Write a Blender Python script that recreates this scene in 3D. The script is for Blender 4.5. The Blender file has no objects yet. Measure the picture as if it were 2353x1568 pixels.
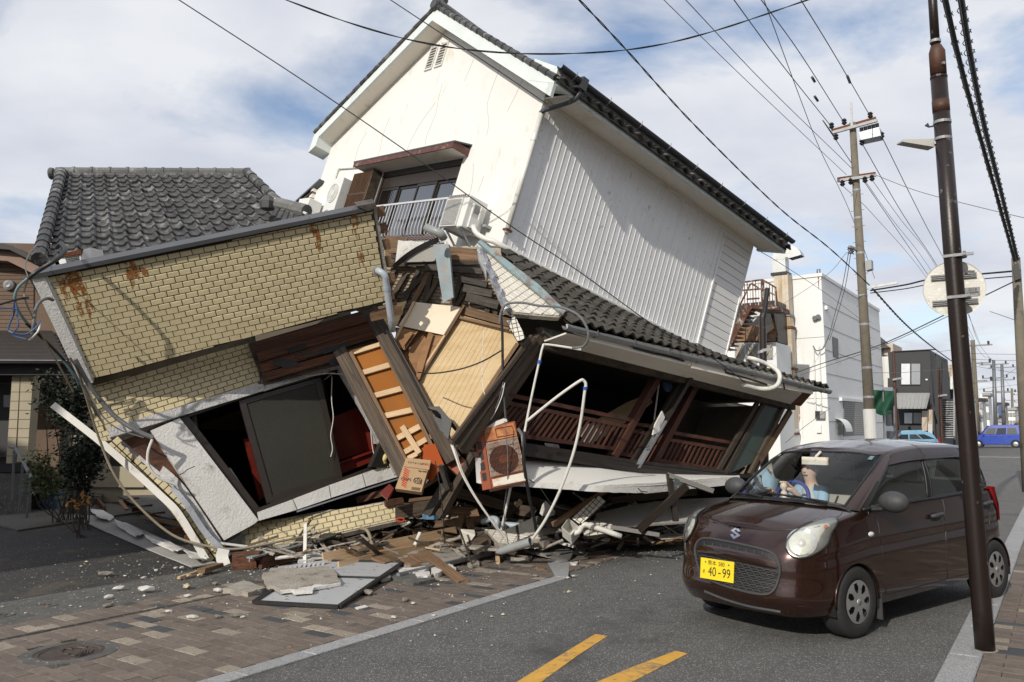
import bpy,bmesh,math,random
import numpy as np
from mathutils import Vector,Matrix,noise as mnoise
from mathutils.bvhtree import BVHTree
random.seed(7)
RND=random.Random(11)
sc=bpy.context.scene
COL=sc.collection
# ---------------------------------------------------------------- camera
FPX,CX,CY=1803.0,1176.5,784.0
PITCH,ROLL,EYE=math.radians(6.451),math.radians(0.4165),1.657
_f=np.array([0,math.cos(PITCH),math.sin(PITCH)])
_u=np.array([0,-math.sin(PITCH),math.cos(PITCH)])
_x=np.array([1.0,0,0])
CR=math.cos(ROLL)*_x-math.sin(ROLL)*_u
CU=math.cos(ROLL)*_u+math.sin(ROLL)*_x
CF=_f
CO=np.array([0,0,EYE])
cam=bpy.data.objects.new('camera',bpy.data.cameras.new('camera'))
COL.objects.link(cam)
cam.data.sensor_width=36.0
cam.data.lens=36.0*FPX/2353.0
cam.data.clip_start=0.05
cam.data.clip_end=3000
cam.matrix_world=Matrix(((CR[0],CU[0],-CF[0],CO[0]),(CR[1],CU[1],-CF[1],CO[1]),(CR[2],CU[2],-CF[2],CO[2]),(0,0,0,1)))
sc.camera=cam
# ---------------------------------------------------------------- light
SUN=np.array([-0.45,-0.75,0.48]);SUN/=np.linalg.norm(SUN)
sl=bpy.data.lights.new('sun','SUN')
sl.energy=3.5
sl.angle=math.radians(0.6)
sl.color=(1.0,0.94,0.84)
so=bpy.data.objects.new('sun',sl)
COL.objects.link(so)
so.rotation_euler=Vector(SUN).to_track_quat('Z','Y').to_euler()
w=bpy.data.worlds.new('World')
sc.world=w
w.use_nodes=True
nt=w.node_tree
nt.nodes.clear()
def _n(t,**k):
 n=nt.nodes.new(t)
 for a,b in k.items():
  setattr(n,a,b)
 return n
sky=_n('ShaderNodeTexSky',sky_type='NISHITA',sun_disc=False)
sky.sun_elevation=math.asin(SUN[2])
sky.sun_rotation=math.atan2(SUN[0],SUN[1])
sky.air_density=1.0;sky.dust_density=0.8;sky.ozone_density=2.0
tc=_n('ShaderNodeTexCoord')
sep=_n('ShaderNodeSeparateXYZ');nt.links.new(tc.outputs['Generated'],sep.inputs[0])
zz=_n('ShaderNodeMath',operation='ADD');nt.links.new(sep.outputs[2],zz.inputs[0]);zz.inputs[1].default_value=0.22
zm=_n('ShaderNodeMath',operation='MAXIMUM');nt.links.new(zz.outputs[0],zm.inputs[0]);zm.inputs[1].default_value=0.05
dx=_n('ShaderNodeMath',operation='DIVIDE');nt.links.new(sep.outputs[0],dx.inputs[0]);nt.links.new(zm.outputs[0],dx.inputs[1])
dy=_n('ShaderNodeMath',operation='DIVIDE');nt.links.new(sep.outputs[1],dy.inputs[0]);nt.links.new(zm.outputs[0],dy.inputs[1])
cmb=_n('ShaderNodeCombineXYZ');nt.links.new(dx.outputs[0],cmb.inputs[0]);nt.links.new(dy.outputs[0],cmb.inputs[1])
cmb.inputs[2].default_value=3.1
mp=_n('ShaderNodeMapping');nt.links.new(cmb.outputs[0],mp.inputs[0])
mp.inputs['Location'].default_value=(7.7,2.9,0.0)
mp.inputs['Rotation'].default_value=(0,0,0.0)
mp.inputs['Scale'].default_value=(1.0,1.25,1.0)
n1=_n('ShaderNodeTexNoise');nt.links.new(mp.outputs[0],n1.inputs['Vector'])
n1.inputs['Scale'].default_value=1.25;n1.inputs['Detail'].default_value=9;n1.inputs['Roughness'].default_value=0.56;n1.inputs['Distortion'].default_value=0.3
r1=_n('ShaderNodeValToRGB');nt.links.new(n1.outputs['Fac'],r1.inputs[0])
r1.color_ramp.elements[0].position=0.33;r1.color_ramp.elements[0].color=(0.10,0.10,0.10,1)
r1.color_ramp.elements[1].position=0.47;r1.color_ramp.elements[1].color=(0.97,0.97,0.97,1)
n2=_n('ShaderNodeTexNoise');nt.links.new(mp.outputs[0],n2.inputs['Vector'])
n2.inputs['Scale'].default_value=2.3;n2.inputs['Detail'].default_value=7;n2.inputs['Roughness'].default_value=0.5
r2=_n('ShaderNodeValToRGB');nt.links.new(n2.outputs['Fac'],r2.inputs[0])
r2.color_ramp.elements[0].position=0.33;r2.color_ramp.elements[0].color=(4.3,4.5,5.1,1)
r2.color_ramp.elements[1].position=0.66;r2.color_ramp.elements[1].color=(5.7,5.8,6.05,1)
mx=_n('ShaderNodeMix',data_type='RGBA')
nt.links.new(r1.outputs[0],mx.inputs[0]);nt.links.new(sky.outputs[0],mx.inputs[6]);nt.links.new(r2.outputs[0],mx.inputs[7])
bg=_n('ShaderNodeBackground');bg.inputs[1].default_value=0.15
nt.links.new(mx.outputs[2],bg.inputs[0])
wo=_n('ShaderNodeOutputWorld');nt.links.new(bg.outputs[0],wo.inputs[0])
sc.view_settings.view_transform='Standard'
sc.view_settings.look='None'
sc.view_settings.exposure=0.0
sc.view_settings.gamma=1.0
sc.view_settings.use_curve_mapping=False
sc.render.engine='CYCLES'
sc.cycles.max_bounces=6
sc.cycles.transparent_max_bounces=12
sc.cycles.use_denoising=True
# ---------------------------------------------------------------- geometry helpers
def nrm(v):
 v=np.asarray(v,float)
 return v/(np.linalg.norm(v)+1e-12)
def ray(u,v):
 return CF+(u-CX)/FPX*CR-(v-CY)/FPX*CU
def W(u,v,d):
 """world point seen at picture position u, v and d metres along the view axis"""
 return CO+d*ray(u,v)
def G(u,v,z=0.0):
 d=ray(u,v)
 return CO+d*((z-EYE)/d[2])
class PL:
 """a plane in the world, normal towards the street"""
 def __init__(s,p,n,ex=None):
  s.p=np.asarray(p,float);s.n=nrm(n)
  if s.n@(CO-s.p)<0:s.n=-s.n
  if ex is None:ex=np.cross([0,0,1.0],s.n)
  ex=np.asarray(ex,float);s.ex=nrm(ex-s.n*(ex@s.n));s.ey=np.cross(s.n,s.ex)
 def hit(s,u,v,off=0.0):
  d=ray(u,v)
  return CO+d*(((s.p+s.n*off-CO)@s.n)/(d@s.n))
 def uv(s,q):
  q=np.asarray(q)-s.p
  return np.array([q@s.ex,q@s.ey])
 def at(s,a,b,off=0.0):
  return s.p+s.ex*a+s.ey*b+s.n*off
def PL3(a,b,c):
 A,B,C_=W(*a),W(*b),W(*c)
 return PL(A,np.cross(B-A,C_-A),B-A)
class MB:
 def __init__(s):s.v=[];s.f=[]
 def add(s,vs,fs):
  k=len(s.v);s.v+=[tuple(map(float,p)) for p in vs];s.f+=[tuple(i+k for i in f) for f in fs]
  return s
 def hexa(s,b,t):
  """bottom quad b and top quad t"""
  return s.add(list(b)+list(t),[(3,2,1,0),(4,5,6,7),(0,1,5,4),(1,2,6,5),(2,3,7,6),(3,0,4,7)])
 def box(s,c,x,y,z):
  c,x,y,z=map(lambda q:np.asarray(q,float),(c,x,y,z))
  return s.hexa([c-x-y-z,c+x-y-z,c+x+y-z,c-x+y-z],[c-x-y+z,c+x-y+z,c+x+y+z,c-x+y+z])
 def abox(s,x0,x1,y0,y1,z0,z1):
  return s.hexa([(x0,y0,z0),(x1,y0,z0),(x1,y1,z0),(x0,y1,z0)],[(x0,y0,z1),(x1,y0,z1),(x1,y1,z1),(x0,y1,z1)])
 def beam(s,p,q,wd,th,up=(0,0,1)):
  p,q=np.asarray(p,float),np.asarray(q,float)
  a=nrm(q-p);b=np.cross(np.asarray(up,float),a)
  if np.linalg.norm(b)<1e-4:b=np.cross([1,0.1,0],a)
  b=nrm(b);c=np.cross(a,b)
  return s.box((p+q)/2,(q-p)/2,b*wd/2,c*th/2)
 def prism(s,pts,vec):
  n=len(pts);vec=np.asarray(vec,float)
  a=[np.asarray(p,float) for p in pts];b=[p+vec for p in a]
  return s.add(a+b,[tuple(range(n)),tuple(range(2*n-1,n-1,-1))]+[(i,i+n,(i+1)%n+n,(i+1)%n) for i in range(n)])
 def tube(s,pts,r,n=6,caps=True,smooth=0):
  pts=[np.asarray(p,float) for p in pts]
  if smooth:pts=spline(pts,smooth)
  rs=list(np.interp(np.linspace(0,1,len(pts)),np.linspace(0,1,len(r)),r)) if isinstance(r,(list,tuple)) else [r]*len(pts)
  rings=[];ref=None
  for i,p in enumerate(pts):
   t=nrm(pts[min(i+1,len(pts)-1)]-pts[max(i-1,0)])
   if ref is None:ref=np.cross(t,[0.3,0.2,1.0]) if abs(t[2])<0.95 else np.cross(t,[1,0,0])
   b=nrm(ref-t*(ref@t));c=np.cross(t,b);ref=b
   rings.append([p+rs[i]*(b*math.cos(a)+c*math.sin(a)) for a in [2*math.pi*k/n for k in range(n)]])
  vs=[q for R_ in rings for q in R_];fs=[]
  for i in range(len(pts)-1):
   for k in range(n):
    fs.append((i*n+k,i*n+(k+1)%n,(i+1)*n+(k+1)%n,(i+1)*n+k))
  if caps:
   fs.append(tuple(range(n-1,-1,-1)));fs.append(tuple((len(pts)-1)*n+k for k in range(n)))
  return s.add(vs,fs)
 def grid(s,fn,nu,nv,close=False):
  vs=[fn(i/nu,j/nv) for j in range(nv+1) for i in range(nu+1)]
  fs=[(j*(nu+1)+i,j*(nu+1)+i+1,(j+1)*(nu+1)+i+1,(j+1)*(nu+1)+i) for j in range(nv) for i in range(nu)]
  return s.add(vs,fs)
 def lathe(s,prof,c,axis,n=24):
  axis=nrm(axis);b=nrm(np.cross(axis,[0.31,0.2,1]) if abs(axis[2])<0.9 else np.cross(axis,[1,0,0]));d=np.cross(axis,b);c=np.asarray(c,float)
  vs=[];m=len(prof)
  for k in range(n):
   a=2*math.pi*k/n;e=b*math.cos(a)+d*math.sin(a)
   for r,h in prof:vs.append(c+e*r+axis*h)
  fs=[(k*m+i,((k+1)%n)*m+i,((k+1)%n)*m+i+1,k*m+i+1) for k in range(n) for i in range(m-1)]
  return s.add(vs,fs)
 def mesh(s,name,mats,smooth=False,fix=True):
  me=bpy.data.meshes.new(name)
  me.from_pydata(s.v,[],s.f);me.validate()
  if fix:
   bm=bmesh.new();bm.from_mesh(me)
   bmesh.ops.recalc_face_normals(bm,faces=bm.faces[:]);bm.to_mesh(me);bm.free()
  for m in (mats if isinstance(mats,(list,tuple)) else [mats]):me.materials.append(m)
  if smooth:me.polygons.foreach_set('use_smooth',[True]*len(me.polygons))
  return me
def spline(pts,k=6):
 pts=[np.asarray(p,float) for p in pts]
 if len(pts)<3:return pts
 out=[]
 for i in range(len(pts)-1):
  p0=pts[i-1] if i else 2*pts[0]-pts[1]
  p1,p2=pts[i],pts[i+1]
  p3=pts[i+2] if i+2<len(pts) else 2*pts[-1]-pts[-2]
  for j in range(k):
   t=j/k
   out.append(0.5*(2*p1+(p2-p0)*t+(2*p0-5*p1+4*p2-p3)*t*t+(3*p1-p0-3*p2+p3)*t**3))
 out.append(pts[-1])
 return out
def link(name,me,parent=None,mat4=None):
 o=bpy.data.objects.new(name,me);COL.objects.link(o)
 if parent is not None:
  o.parent=parent
  o.matrix_parent_inverse=inv_of(parent)
 if mat4 is not None:o.matrix_basis=mat4
 return o
_wm={}
def inv_of(p):
 """world matrix of a parent, followed up the chain (no view-layer update needed)"""
 return world_of(p).inverted()
def world_of(p):
 m=p.matrix_basis.copy()
 if p.parent is not None:m=world_of(p.parent)@p.matrix_parent_inverse@m
 return m
def tag(o,label,cat,group=None):
 o['label']=label;o['category']=cat
 if group:o['group']=group
 return o
def thing(name,label,cat,loc=(0,0,0),rz=0.0,group=None):
 o=bpy.data.objects.new(name,None);COL.objects.link(o)
 o.location=[float(q) for q in loc];o.rotation_euler=(0,0,rz);o.empty_display_size=0.2
 return tag(o,label,cat,group)
def part(name,mb,mat,parent,smooth=False,label=None,kind=None,fix=True):
 o=link(name,mb.mesh(name,mat,smooth,fix),parent)
 if label:o['label']=label
 if kind:o['kind']=kind
 return o
def solo(name,mb,mat,label,cat,group=None,smooth=False):
 """a thing of one mesh; its origin is moved to its own base"""
 vs=np.array(mb.v);base=np.array([vs[:,0].mean(),vs[:,1].mean(),vs[:,2].min()])
 mb.v=[tuple(p) for p in (vs-base)]
 o=link(name,mb.mesh(name,mat,smooth));o.location=base
 return tag(o,label,cat,group)
def struct(name,mb,mat,smooth=False):
 o=link(name,mb.mesh(name,mat,smooth));o['kind']='structure'
 return o
def basis(x,y,z,p):
 return Matrix(((x[0],y[0],z[0],p[0]),(x[1],y[1],z[1],p[1]),(x[2],y[2],z[2],p[2]),(0,0,0,1)))
def clip(poly,region):
 """2-D polygon clipped to a convex counter-clockwise region"""
 out=[np.asarray(p,float) for p in poly]
 m=len(region)
 for i in range(m):
  a,b=np.asarray(region[i],float),np.asarray(region[(i+1)%m],float)
  inn=lambda p:(b[0]-a[0])*(p[1]-a[1])-(b[1]-a[1])*(p[0]-a[0])>=-1e-9
  res=[]
  for k in range(len(out)):
   p,q=out[k],out[(k+1)%len(out)]
   ip,iq=inn(p),inn(q)
   if ip:res.append(p)
   if ip!=iq:
    d=q-p;e=b-a
    den=e[0]*d[1]-e[1]*d[0]
    if abs(den)>1e-12:
     t=(e[1]*(p[0]-a[0])-e[0]*(p[1]-a[1]))/den
     res.append(p+d*t)
  out=res
  if len(out)<3:return []
 return out
def area2(p):
 return 0.5*sum(p[i][0]*p[(i+1)%len(p)][1]-p[(i+1)%len(p)][0]*p[i][1] for i in range(len(p)))
def ccw(p):
 return p if area2(p)>0 else p[::-1]
def slab(mb,pl,px,th,off=0.0):
 """outline in picture units laid on a plane: front face at off, th thick behind it"""
 mb.prism([pl.hit(u,v,off) for u,v in px],-pl.n*th)
 return mb
def jag(a,b,n,amp,rnd=None):
 """points from a to b (2-D) with ragged offsets"""
 rnd=rnd or RND
 a,b=np.asarray(a,float),np.asarray(b,float);d=b-a;q=np.array([-d[1],d[0]])/(np.linalg.norm(d)+1e-9)
 return [tuple(a+d*((i+(rnd.uniform(-.3,.3) if 0<i<n else 0))/n)+q*(rnd.uniform(-amp,amp) if 0<i<n else 0)) for i in range(n+1)]
# ---------------------------------------------------------------- materials
def M(name,col,col2=None,ns=4.0,rough=0.75,metal=0.0,bump=0.15,bs=60.0,rnd=0.0,amt=1.0,det=6.0,dirt=None,speck=None,coat=0.0,spec=0.5,stretch=None,wave=None,rnoise=0.0,trans=0.0,gen=False,streak=None):
 m=bpy.data.materials.new(name);m.use_nodes=True
 t=m.node_tree;N=t.nodes;L=t.links
 b=N['Principled BSDF']
 tc=N.new('ShaderNodeTexCoord');co=tc.outputs['Object']
 if stretch:
  mp=N.new('ShaderNodeMapping');mp.inputs['Scale'].default_value=stretch;L.new(co,mp.inputs[0]);co=mp.outputs[0]
 oi=N.new('ShaderNodeObjectInfo')
 wv=N.new('ShaderNodeMath');wv.operation='MULTIPLY';wv.inputs[1].default_value=40.0;L.new(oi.outputs['Random'],wv.inputs[0])
 def noise(scale,detail=det,rg=0.6,dist=0.0,vec=None):
  n=N.new('ShaderNodeTexNoise');n.noise_dimensions='4D'
  n.inputs['Scale'].default_value=scale;n.inputs['Detail'].default_value=detail;n.inputs['Roughness'].default_value=rg;n.inputs['Distortion'].default_value=dist
  L.new(vec or co,n.inputs['Vector']);L.new(wv.outputs[0],n.inputs['W'])
  return n.outputs['Fac']
 def ramp(src,p0,p1):
  r=N.new('ShaderNodeMapRange');r.inputs[1].default_value=p0;r.inputs[2].default_value=p1;L.new(src,r.inputs[0]);return r.outputs[0]
 def mix(fac,a,bcol,mode='MIX'):
  x=N.new('ShaderNodeMix');x.data_type='RGBA';x.blend_type=mode
  if isinstance(fac,(int,float)):x.inputs[0].default_value=fac
  else:L.new(fac,x.inputs[0])
  for i,c in ((6,a),(7,bcol)):
   if isinstance(c,(tuple,list)):x.inputs[i].default_value=(*c[:3],1)
   else:L.new(c,x.inputs[i])
  return x.outputs[2]
 col2=col2 or tuple(c*0.8 for c in col)
 nf=noise(ns)
 c=mix(ramp(nf,0.5-0.22/amt,0.5+0.22/amt),col,col2)
 if wave:
  mp2=N.new('ShaderNodeMapping');mp2.inputs['Scale'].default_value=wave[1];L.new(tc.outputs['Object'],mp2.inputs[0])
  g=noise(1.0,8.0,0.65,0.4,mp2.outputs[0])
  c=mix(ramp(g,0.38,0.62),c,wave[0])
 if speck:
  v=N.new('ShaderNodeTexVoronoi');v.inputs['Scale'].default_value=speck[1];L.new(co,v.inputs['Vector'])
  sp=N.new('ShaderNodeSeparateColor');L.new(v.outputs['Color'],sp.inputs[0])
  c=mix(ramp(sp.outputs[0],speck[2],speck[2]+0.02),c,speck[0])
 if dirt:
  c=mix(ramp(noise(dirt[2],8.0,0.7,0.6),0.62-0.3*dirt[1],0.72-0.2*dirt[1]),c,dirt[0])
 if streak:
  mp3=N.new('ShaderNodeMapping');mp3.inputs['Scale'].default_value=streak[2];L.new(tc.outputs['Object'],mp3.inputs[0])
  c=mix(ramp(noise(1.0,6.0,0.65,0.2,mp3.outputs[0]),0.66-0.3*streak[1],0.80-0.2*streak[1]),c,streak[0])
 if rnd:
  mr=N.new('ShaderNodeMapRange');mr.inputs[3].default_value=1-rnd;mr.inputs[4].default_value=1+rnd;L.new(oi.outputs['Random'],mr.inputs[0])
  cm=N.new('ShaderNodeVectorMath');cm.operation='SCALE';L.new(c,cm.inputs[0]);L.new(mr.outputs[0],cm.inputs[3]);c=cm.outputs[0]
 L.new(c,b.inputs['Base Color'])
 b.inputs['Roughness'].default_value=rough;b.inputs['Metallic'].default_value=metal
 b.inputs['Specular IOR Level'].default_value=spec
 b.inputs['Coat Weight'].default_value=coat;b.inputs['Coat Roughness'].default_value=0.04
 if trans:b.inputs['Transmission Weight'].default_value=trans
 if rnoise:
  rr=N.new('ShaderNodeMapRange');rr.inputs[3].default_value=max(0,rough-rnoise);rr.inputs[4].default_value=min(1,rough+rnoise);L.new(nf,rr.inputs[0]);L.new(rr.outputs[0],b.inputs['Roughness'])
 if bump:
  bp=N.new('ShaderNodeBump');bp.inputs['Strength'].default_value=bump;bp.inputs['Distance'].default_value=0.02
  L.new(noise(bs,4.0,0.6),bp.inputs['Height']);L.new(bp.outputs[0],b.inputs['Normal'])
 return m
def glass(name,tint,op=0.35,rough=0.02,bump=0.0,mir=1.0,ior=1.6):
 """window pane: part see-through, part mirror, as glass looks from outside"""
 m=bpy.data.materials.new(name);m.use_nodes=True
 N=m.node_tree.nodes;L=m.node_tree.links;N.clear()
 out=N.new('ShaderNodeOutputMaterial');tr=N.new('ShaderNodeBsdfTransparent');tr.inputs[0].default_value=(*tint,1)
 gl=N.new('ShaderNodeBsdfGlossy');gl.inputs['Roughness'].default_value=rough;gl.inputs[0].default_value=(mir,mir,mir,1)
 df=N.new('ShaderNodeBsdfDiffuse');df.inputs[0].default_value=(*[0.6*c for c in tint],1)
 m0=N.new('ShaderNodeMixShader');m0.inputs[0].default_value=op;L.new(tr.outputs[0],m0.inputs[1]);L.new(df.outputs[0],m0.inputs[2])
 fr=N.new('ShaderNodeFresnel');fr.inputs[0].default_value=ior
 mx=N.new('ShaderNodeMixShader');L.new(fr.outputs[0],mx.inputs[0]);L.new(m0.outputs[0],mx.inputs[1]);L.new(gl.outputs[0],mx.inputs[2])
 if bump:
  tc=N.new('ShaderNodeTexCoord');n=N.new('ShaderNodeTexNoise');n.inputs['Scale'].default_value=6;L.new(tc.outputs['Object'],n.inputs[0])
  bp=N.new('ShaderNodeBump');bp.inputs['Strength'].default_value=bump;L.new(n.outputs[0],bp.inputs['Height']);L.new(bp.outputs[0],gl.inputs['Normal'])
 L.new(mx.outputs[0],out.inputs[0])
 return m
mt={}
mt['asphalt']=M('asphalt',(.125,.122,.118),(.085,.083,.08),3.0,.9,bump=.6,bs=170,speck=((.36,.35,.32),150,.9),dirt=((.06,.06,.058),.25,.7))
mt['old_asphalt']=M('old_asphalt',(.045,.043,.041),(.028,.027,.026),2.2,.95,bump=.5,bs=120,speck=((.2,.19,.17),70,.965),dirt=((.085,.07,.052),.3,1.3))
mt['concrete_dk']=M('concrete_dk',(.13,.125,.115),(.08,.076,.07),5,.92,bump=.5,bs=90,speck=((.3,.29,.26),60,.96),dirt=((.05,.048,.043),.35,2.0))
mt['ground']=M('ground',(.12,.115,.105),(.08,.076,.07),.8,.95,bump=.3,bs=20)
mt['gravel']=M('gravel',(.16,.15,.13),(.06,.055,.05),30,.95,bump=1,bs=60)
mt['joint']=M('joint',(.10,.09,.078),(.06,.055,.048),20,.95,bump=.4)
mt['paver_brown']=M('paver_brown',(.185,.148,.122),(.14,.112,.092),7,.88,bump=.5,bs=70,rnd=.14,speck=((.09,.075,.06),110,.93),dirt=((.10,.085,.07),.3,4))
mt['paver_light']=M('paver_light',(.36,.31,.245),(.27,.23,.18),9,.88,bump=.6,bs=80,rnd=.1,speck=((.16,.13,.1),120,.9))
mt['paver_dark']=M('paver_dark',(.07,.075,.08),(.05,.053,.057),8,.8,bump=.4,bs=80,rnd=.12)
mt['granite']=M('granite',(.40,.40,.40),(.28,.28,.28),60,.8,bump=.2,bs=120,rnd=.06,speck=((.16,.16,.16),190,.75),dirt=((.22,.2,.17),.2,3))
mt['yellow']=M('yellow',(.72,.40,.07),(.58,.31,.055),8,.75,bump=.5,bs=90,speck=((.3,.2,.1),60,.965),dirt=((.17,.15,.12),.34,6))
mt['whiteline']=M('whiteline',(.62,.62,.6),(.45,.45,.43),8,.8,dirt=((.2,.19,.18),.3,2))
mt['iron']=M('iron',(.10,.075,.062),(.06,.046,.04),18,.6,.3,bump=.5,bs=60,dirt=((.16,.12,.1),.3,6))
mt['drain']=M('drain',(.035,.032,.02),(.02,.018,.012),20,.5)
mt['stucco']=M('stucco',(.755,.745,.71),(.715,.70,.66),1.6,.85,bump=.35,bs=110,streak=((.52,.46,.36),.22,(5.5,5.5,.5)),dirt=((.62,.56,.45),.12,1.4))
mt['metal_white']=M('metal_white',(.86,.86,.855),(.81,.81,.80),2.0,.45,bump=.05,bs=3,dirt=((.55,.45,.32),.16,9),spec=.6)
mt['siding']=M('siding',(.84,.83,.81),(.79,.78,.76),3,.7,bump=.4,bs=90)
mt['soffit']=M('soffit',(.80,.75,.66),(.74,.68,.58),1.5,.8,dirt=((.6,.5,.36),.15,2))
mt['fascia']=M('fascia',(.70,.74,.72),(.6,.64,.62),2.0,.7,streak=((.4,.42,.4),.22,(3,3,1)))
mt['tile']=M('roof_tile',(.062,.061,.059),(.034,.033,.032),3,.5,bump=.3,bs=40,rnd=.3,dirt=((.24,.235,.225),.34,2.2))
mt['tile_old']=M('roof_tile_old',(.075,.068,.056),(.038,.034,.028),9,.8,bump=.8,bs=50,rnd=.3,dirt=((.15,.135,.105),.3,7))
mt['tile_ridge']=M('ridge_tile',(.16,.158,.15),(.075,.073,.07),5,.6,bump=.3,bs=30,rnd=.2,dirt=((.3,.3,.29),.25,4))
mt['gutter_dk']=M('gutter_dark',(.035,.037,.042),(.05,.05,.055),3,.4)
mt['pipe_dk']=M('pipe_dark',(.07,.075,.085),(.05,.05,.06),3,.35)
mt['brown_trim']=M('brown_trim',(.13,.045,.035),(.08,.03,.025),5,.6,dirt=((.3,.24,.2),.2,12))
mt['dark_frame']=M('dark_frame',(.022,.017,.014),(.035,.026,.02),4,.4)
mt['frame_brown']=M('frame_brown',(.05,.034,.025),(.03,.02,.015),6,.45,dirt=((.12,.1,.08),.2,6))
mt['alu_white']=M('alu_white',(.66,.66,.66),(.55,.55,.55),4,.4,metal=.2)
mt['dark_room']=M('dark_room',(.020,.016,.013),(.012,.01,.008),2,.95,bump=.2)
mt['dim_wall']=M('dim_wall',(.25,.21,.16),(.16,.13,.1),2,.9)
for nm,a,b_,g,dk in (('wood_old',(.13,.092,.06),(.085,.06,.04),(.04,.028,.02),((.025,.02,.016),.35,3)),('wood_red',(.20,.075,.03),(.12,.042,.018),(.05,.02,.012),((.02,.015,.012),.3,3)),('wood_grey',(.12,.105,.09),(.08,.07,.06),(.035,.03,.026),((.03,.026,.022),.3,3)),('wood_new',(.68,.51,.32),(.60,.43,.26),(.52,.35,.20),None),('wood_mid',(.30,.185,.10),(.21,.125,.068),(.12,.07,.038),((.05,.035,.025),.2,3)),('wood_rail',(.12,.040,.020),(.075,.024,.012),(.05,.016,.01),((.02,.012,.01),.25,3)),('wood_slat',(.30,.165,.08),(.18,.09,.045),(.06,.032,.02),((.03,.02,.015),.35,4))):
 mt[nm]=M(nm,a,b_,2.5,.8,bump=.5,bs=14,rnd=.25 if nm!='wood_new' else .1,wave=(g,(1.3,9,9)),dirt=dk)
mt['ply_orange']=M('ply_orange',(.34,.13,.030),(.26,.095,.022),1.5,.8,spec=.1,bump=.05,dirt=((.24,.10,.03),.25,2))
mt['panel_tan']=M('panel_tan',(.62,.48,.29),(.56,.42,.24),1.2,.75,spec=.2,bump=.05,wave=((.52,.37,.195),(.7,9,9)),dirt=((.34,.24,.13),.10,3))
mt['panel_light']=M('panel_light',(.74,.64,.49),(.68,.57,.42),1.2,.6,bump=.05,dirt=((.5,.4,.28),.12,2))
mt['panel_brown']=M('panel_brown',(.36,.20,.10),(.26,.14,.065),1.6,.8,spec=.15,bump=.1,wave=((.20,.11,.055),(.8,8,8)))
mt['car_coil']=M('coil',(.10,.10,.10),None,6,.7)
mt['mud']=M('mud_wall',(.46,.40,.32),(.30,.26,.205),9,.95,bump=1.2,bs=28,dirt=((.12,.10,.075),.3,6))
mt['lath']=M('lath',(.33,.22,.13),(.2,.13,.08),5,.85,rnd=.2)
mt['brick']=M('brick_tile',(.60,.52,.33),(.54,.455,.27),6,.5,bump=.12,bs=50,rnd=.07,dirt=((.42,.35,.21),.14,5),speck=((.48,.39,.22),160,.9))
mt['grout']=M('grout',(.04,.034,.025),(.025,.022,.017),10,.95)
mt['grout_lt']=M('grout_light',(.20,.165,.10),(.12,.1,.07),10,.95)
mt['rust_stain']=M('rust_stain',(.34,.13,.03),(.20,.065,.015),12,.85,dirt=((.46,.27,.09),.4,14))
mt['cap_grey']=M('cap_grey',(.085,.088,.095),(.065,.067,.072),2,.5,metal=.2,dirt=((.08,.07,.05),.25,3))
mt['white_paint']=M('white_paint',(.66,.65,.625),(.58,.57,.545),2.5,.75,bump=.6,bs=36,dirt=((.28,.26,.23),.16,3),streak=((.34,.29,.22),.12,(4,4,.7)))
mt['white_rough']=M('white_rough',(.62,.61,.60),(.40,.39,.38),14,.85,bump=1.0,bs=46,dirt=((.17,.165,.16),.25,5))
mt['skirt']=M('skirt',(.68,.66,.61),(.62,.6,.55),1.0,.7,bump=.08,dirt=((.4,.37,.32),.1,4))
mt['metal_grey']=M('metal_grey',(.42,.44,.47),(.3,.31,.33),3,.45,metal=.6,dirt=((.2,.2,.2),.25,4))
mt['metal_blue']=M('metal_bluish',(.30,.37,.40),(.2,.25,.28),5,.6,metal=.2,dirt=((.35,.26,.2),.4,9))
mt['rust']=M('rust',(.22,.07,.025),(.10,.035,.018),8,.85,bump=.5,bs=40,dirt=((.035,.02,.015),.3,5))
mt['stair_rust']=M('stair_rust',(.13,.05,.025),(.06,.026,.016),3,.85,bump=.4,bs=30,dirt=((.5,.46,.42),.38,3.5))
mt['rust_ac']=M('rusty_casing',(.33,.075,.022),(.22,.05,.018),4,.55,bump=.15,dirt=((.12,.03,.015),.25,4))
mt['rust_lt']=M('rust_light',(.62,.30,.10),(.45,.17,.05),4,.6,wave=((.30,.08,.025),(6,1.2,6)))
mt['cream_ac']=M('cream_casing',(.74,.70,.62),(.66,.6,.5),3,.45,dirt=((.5,.24,.09),.35,4))
mt['ac_white']=M('ac_white',(.72,.72,.69),(.66,.66,.63),2,.4,bump=.02,dirt=((.5,.45,.36),.12,5))
mt['ac_grey']=M('ac_grey',(.34,.34,.33),(.28,.28,.27),4,.5)
mt['pvc']=M('pvc',(.72,.71,.66),(.62,.6,.55),4,.35,dirt=((.4,.36,.3),.15,8))
mt['pvc_grey']=M('pvc_grey',(.42,.47,.52),(.34,.38,.43),3,.4,dirt=((.25,.25,.24),.2,5))
mt['pipe_grey']=M('pipe_grey',(.32,.33,.33),(.25,.26,.26),4,.4,dirt=((.16,.15,.14),.2,6))
mt['hose']=M('hose',(.25,.215,.15),(.19,.16,.11),10,.6)
mt['cable_blk']=M('cable_black',(.012,.012,.013),(.02,.02,.02),10,.5)
mt['cable_grey']=M('cable_grey',(.17,.175,.18),(.11,.11,.11),10,.6,bump=.4)
mt['cable_teal']=M('cable_teal',(.15,.24,.24),(.1,.16,.17),10,.55)
mt['cable_blue']=M('cable_blue',(.06,.12,.26),(.05,.09,.2),10,.5)
mt['blue_tape']=M('blue_tape',(.03,.10,.42),None,5,.5)
mt['tile_white']=M('tile_white',(.66,.63,.56),(.58,.54,.47),6,.4,rnd=.07,dirt=((.35,.3,.24),.14,6))
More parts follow.
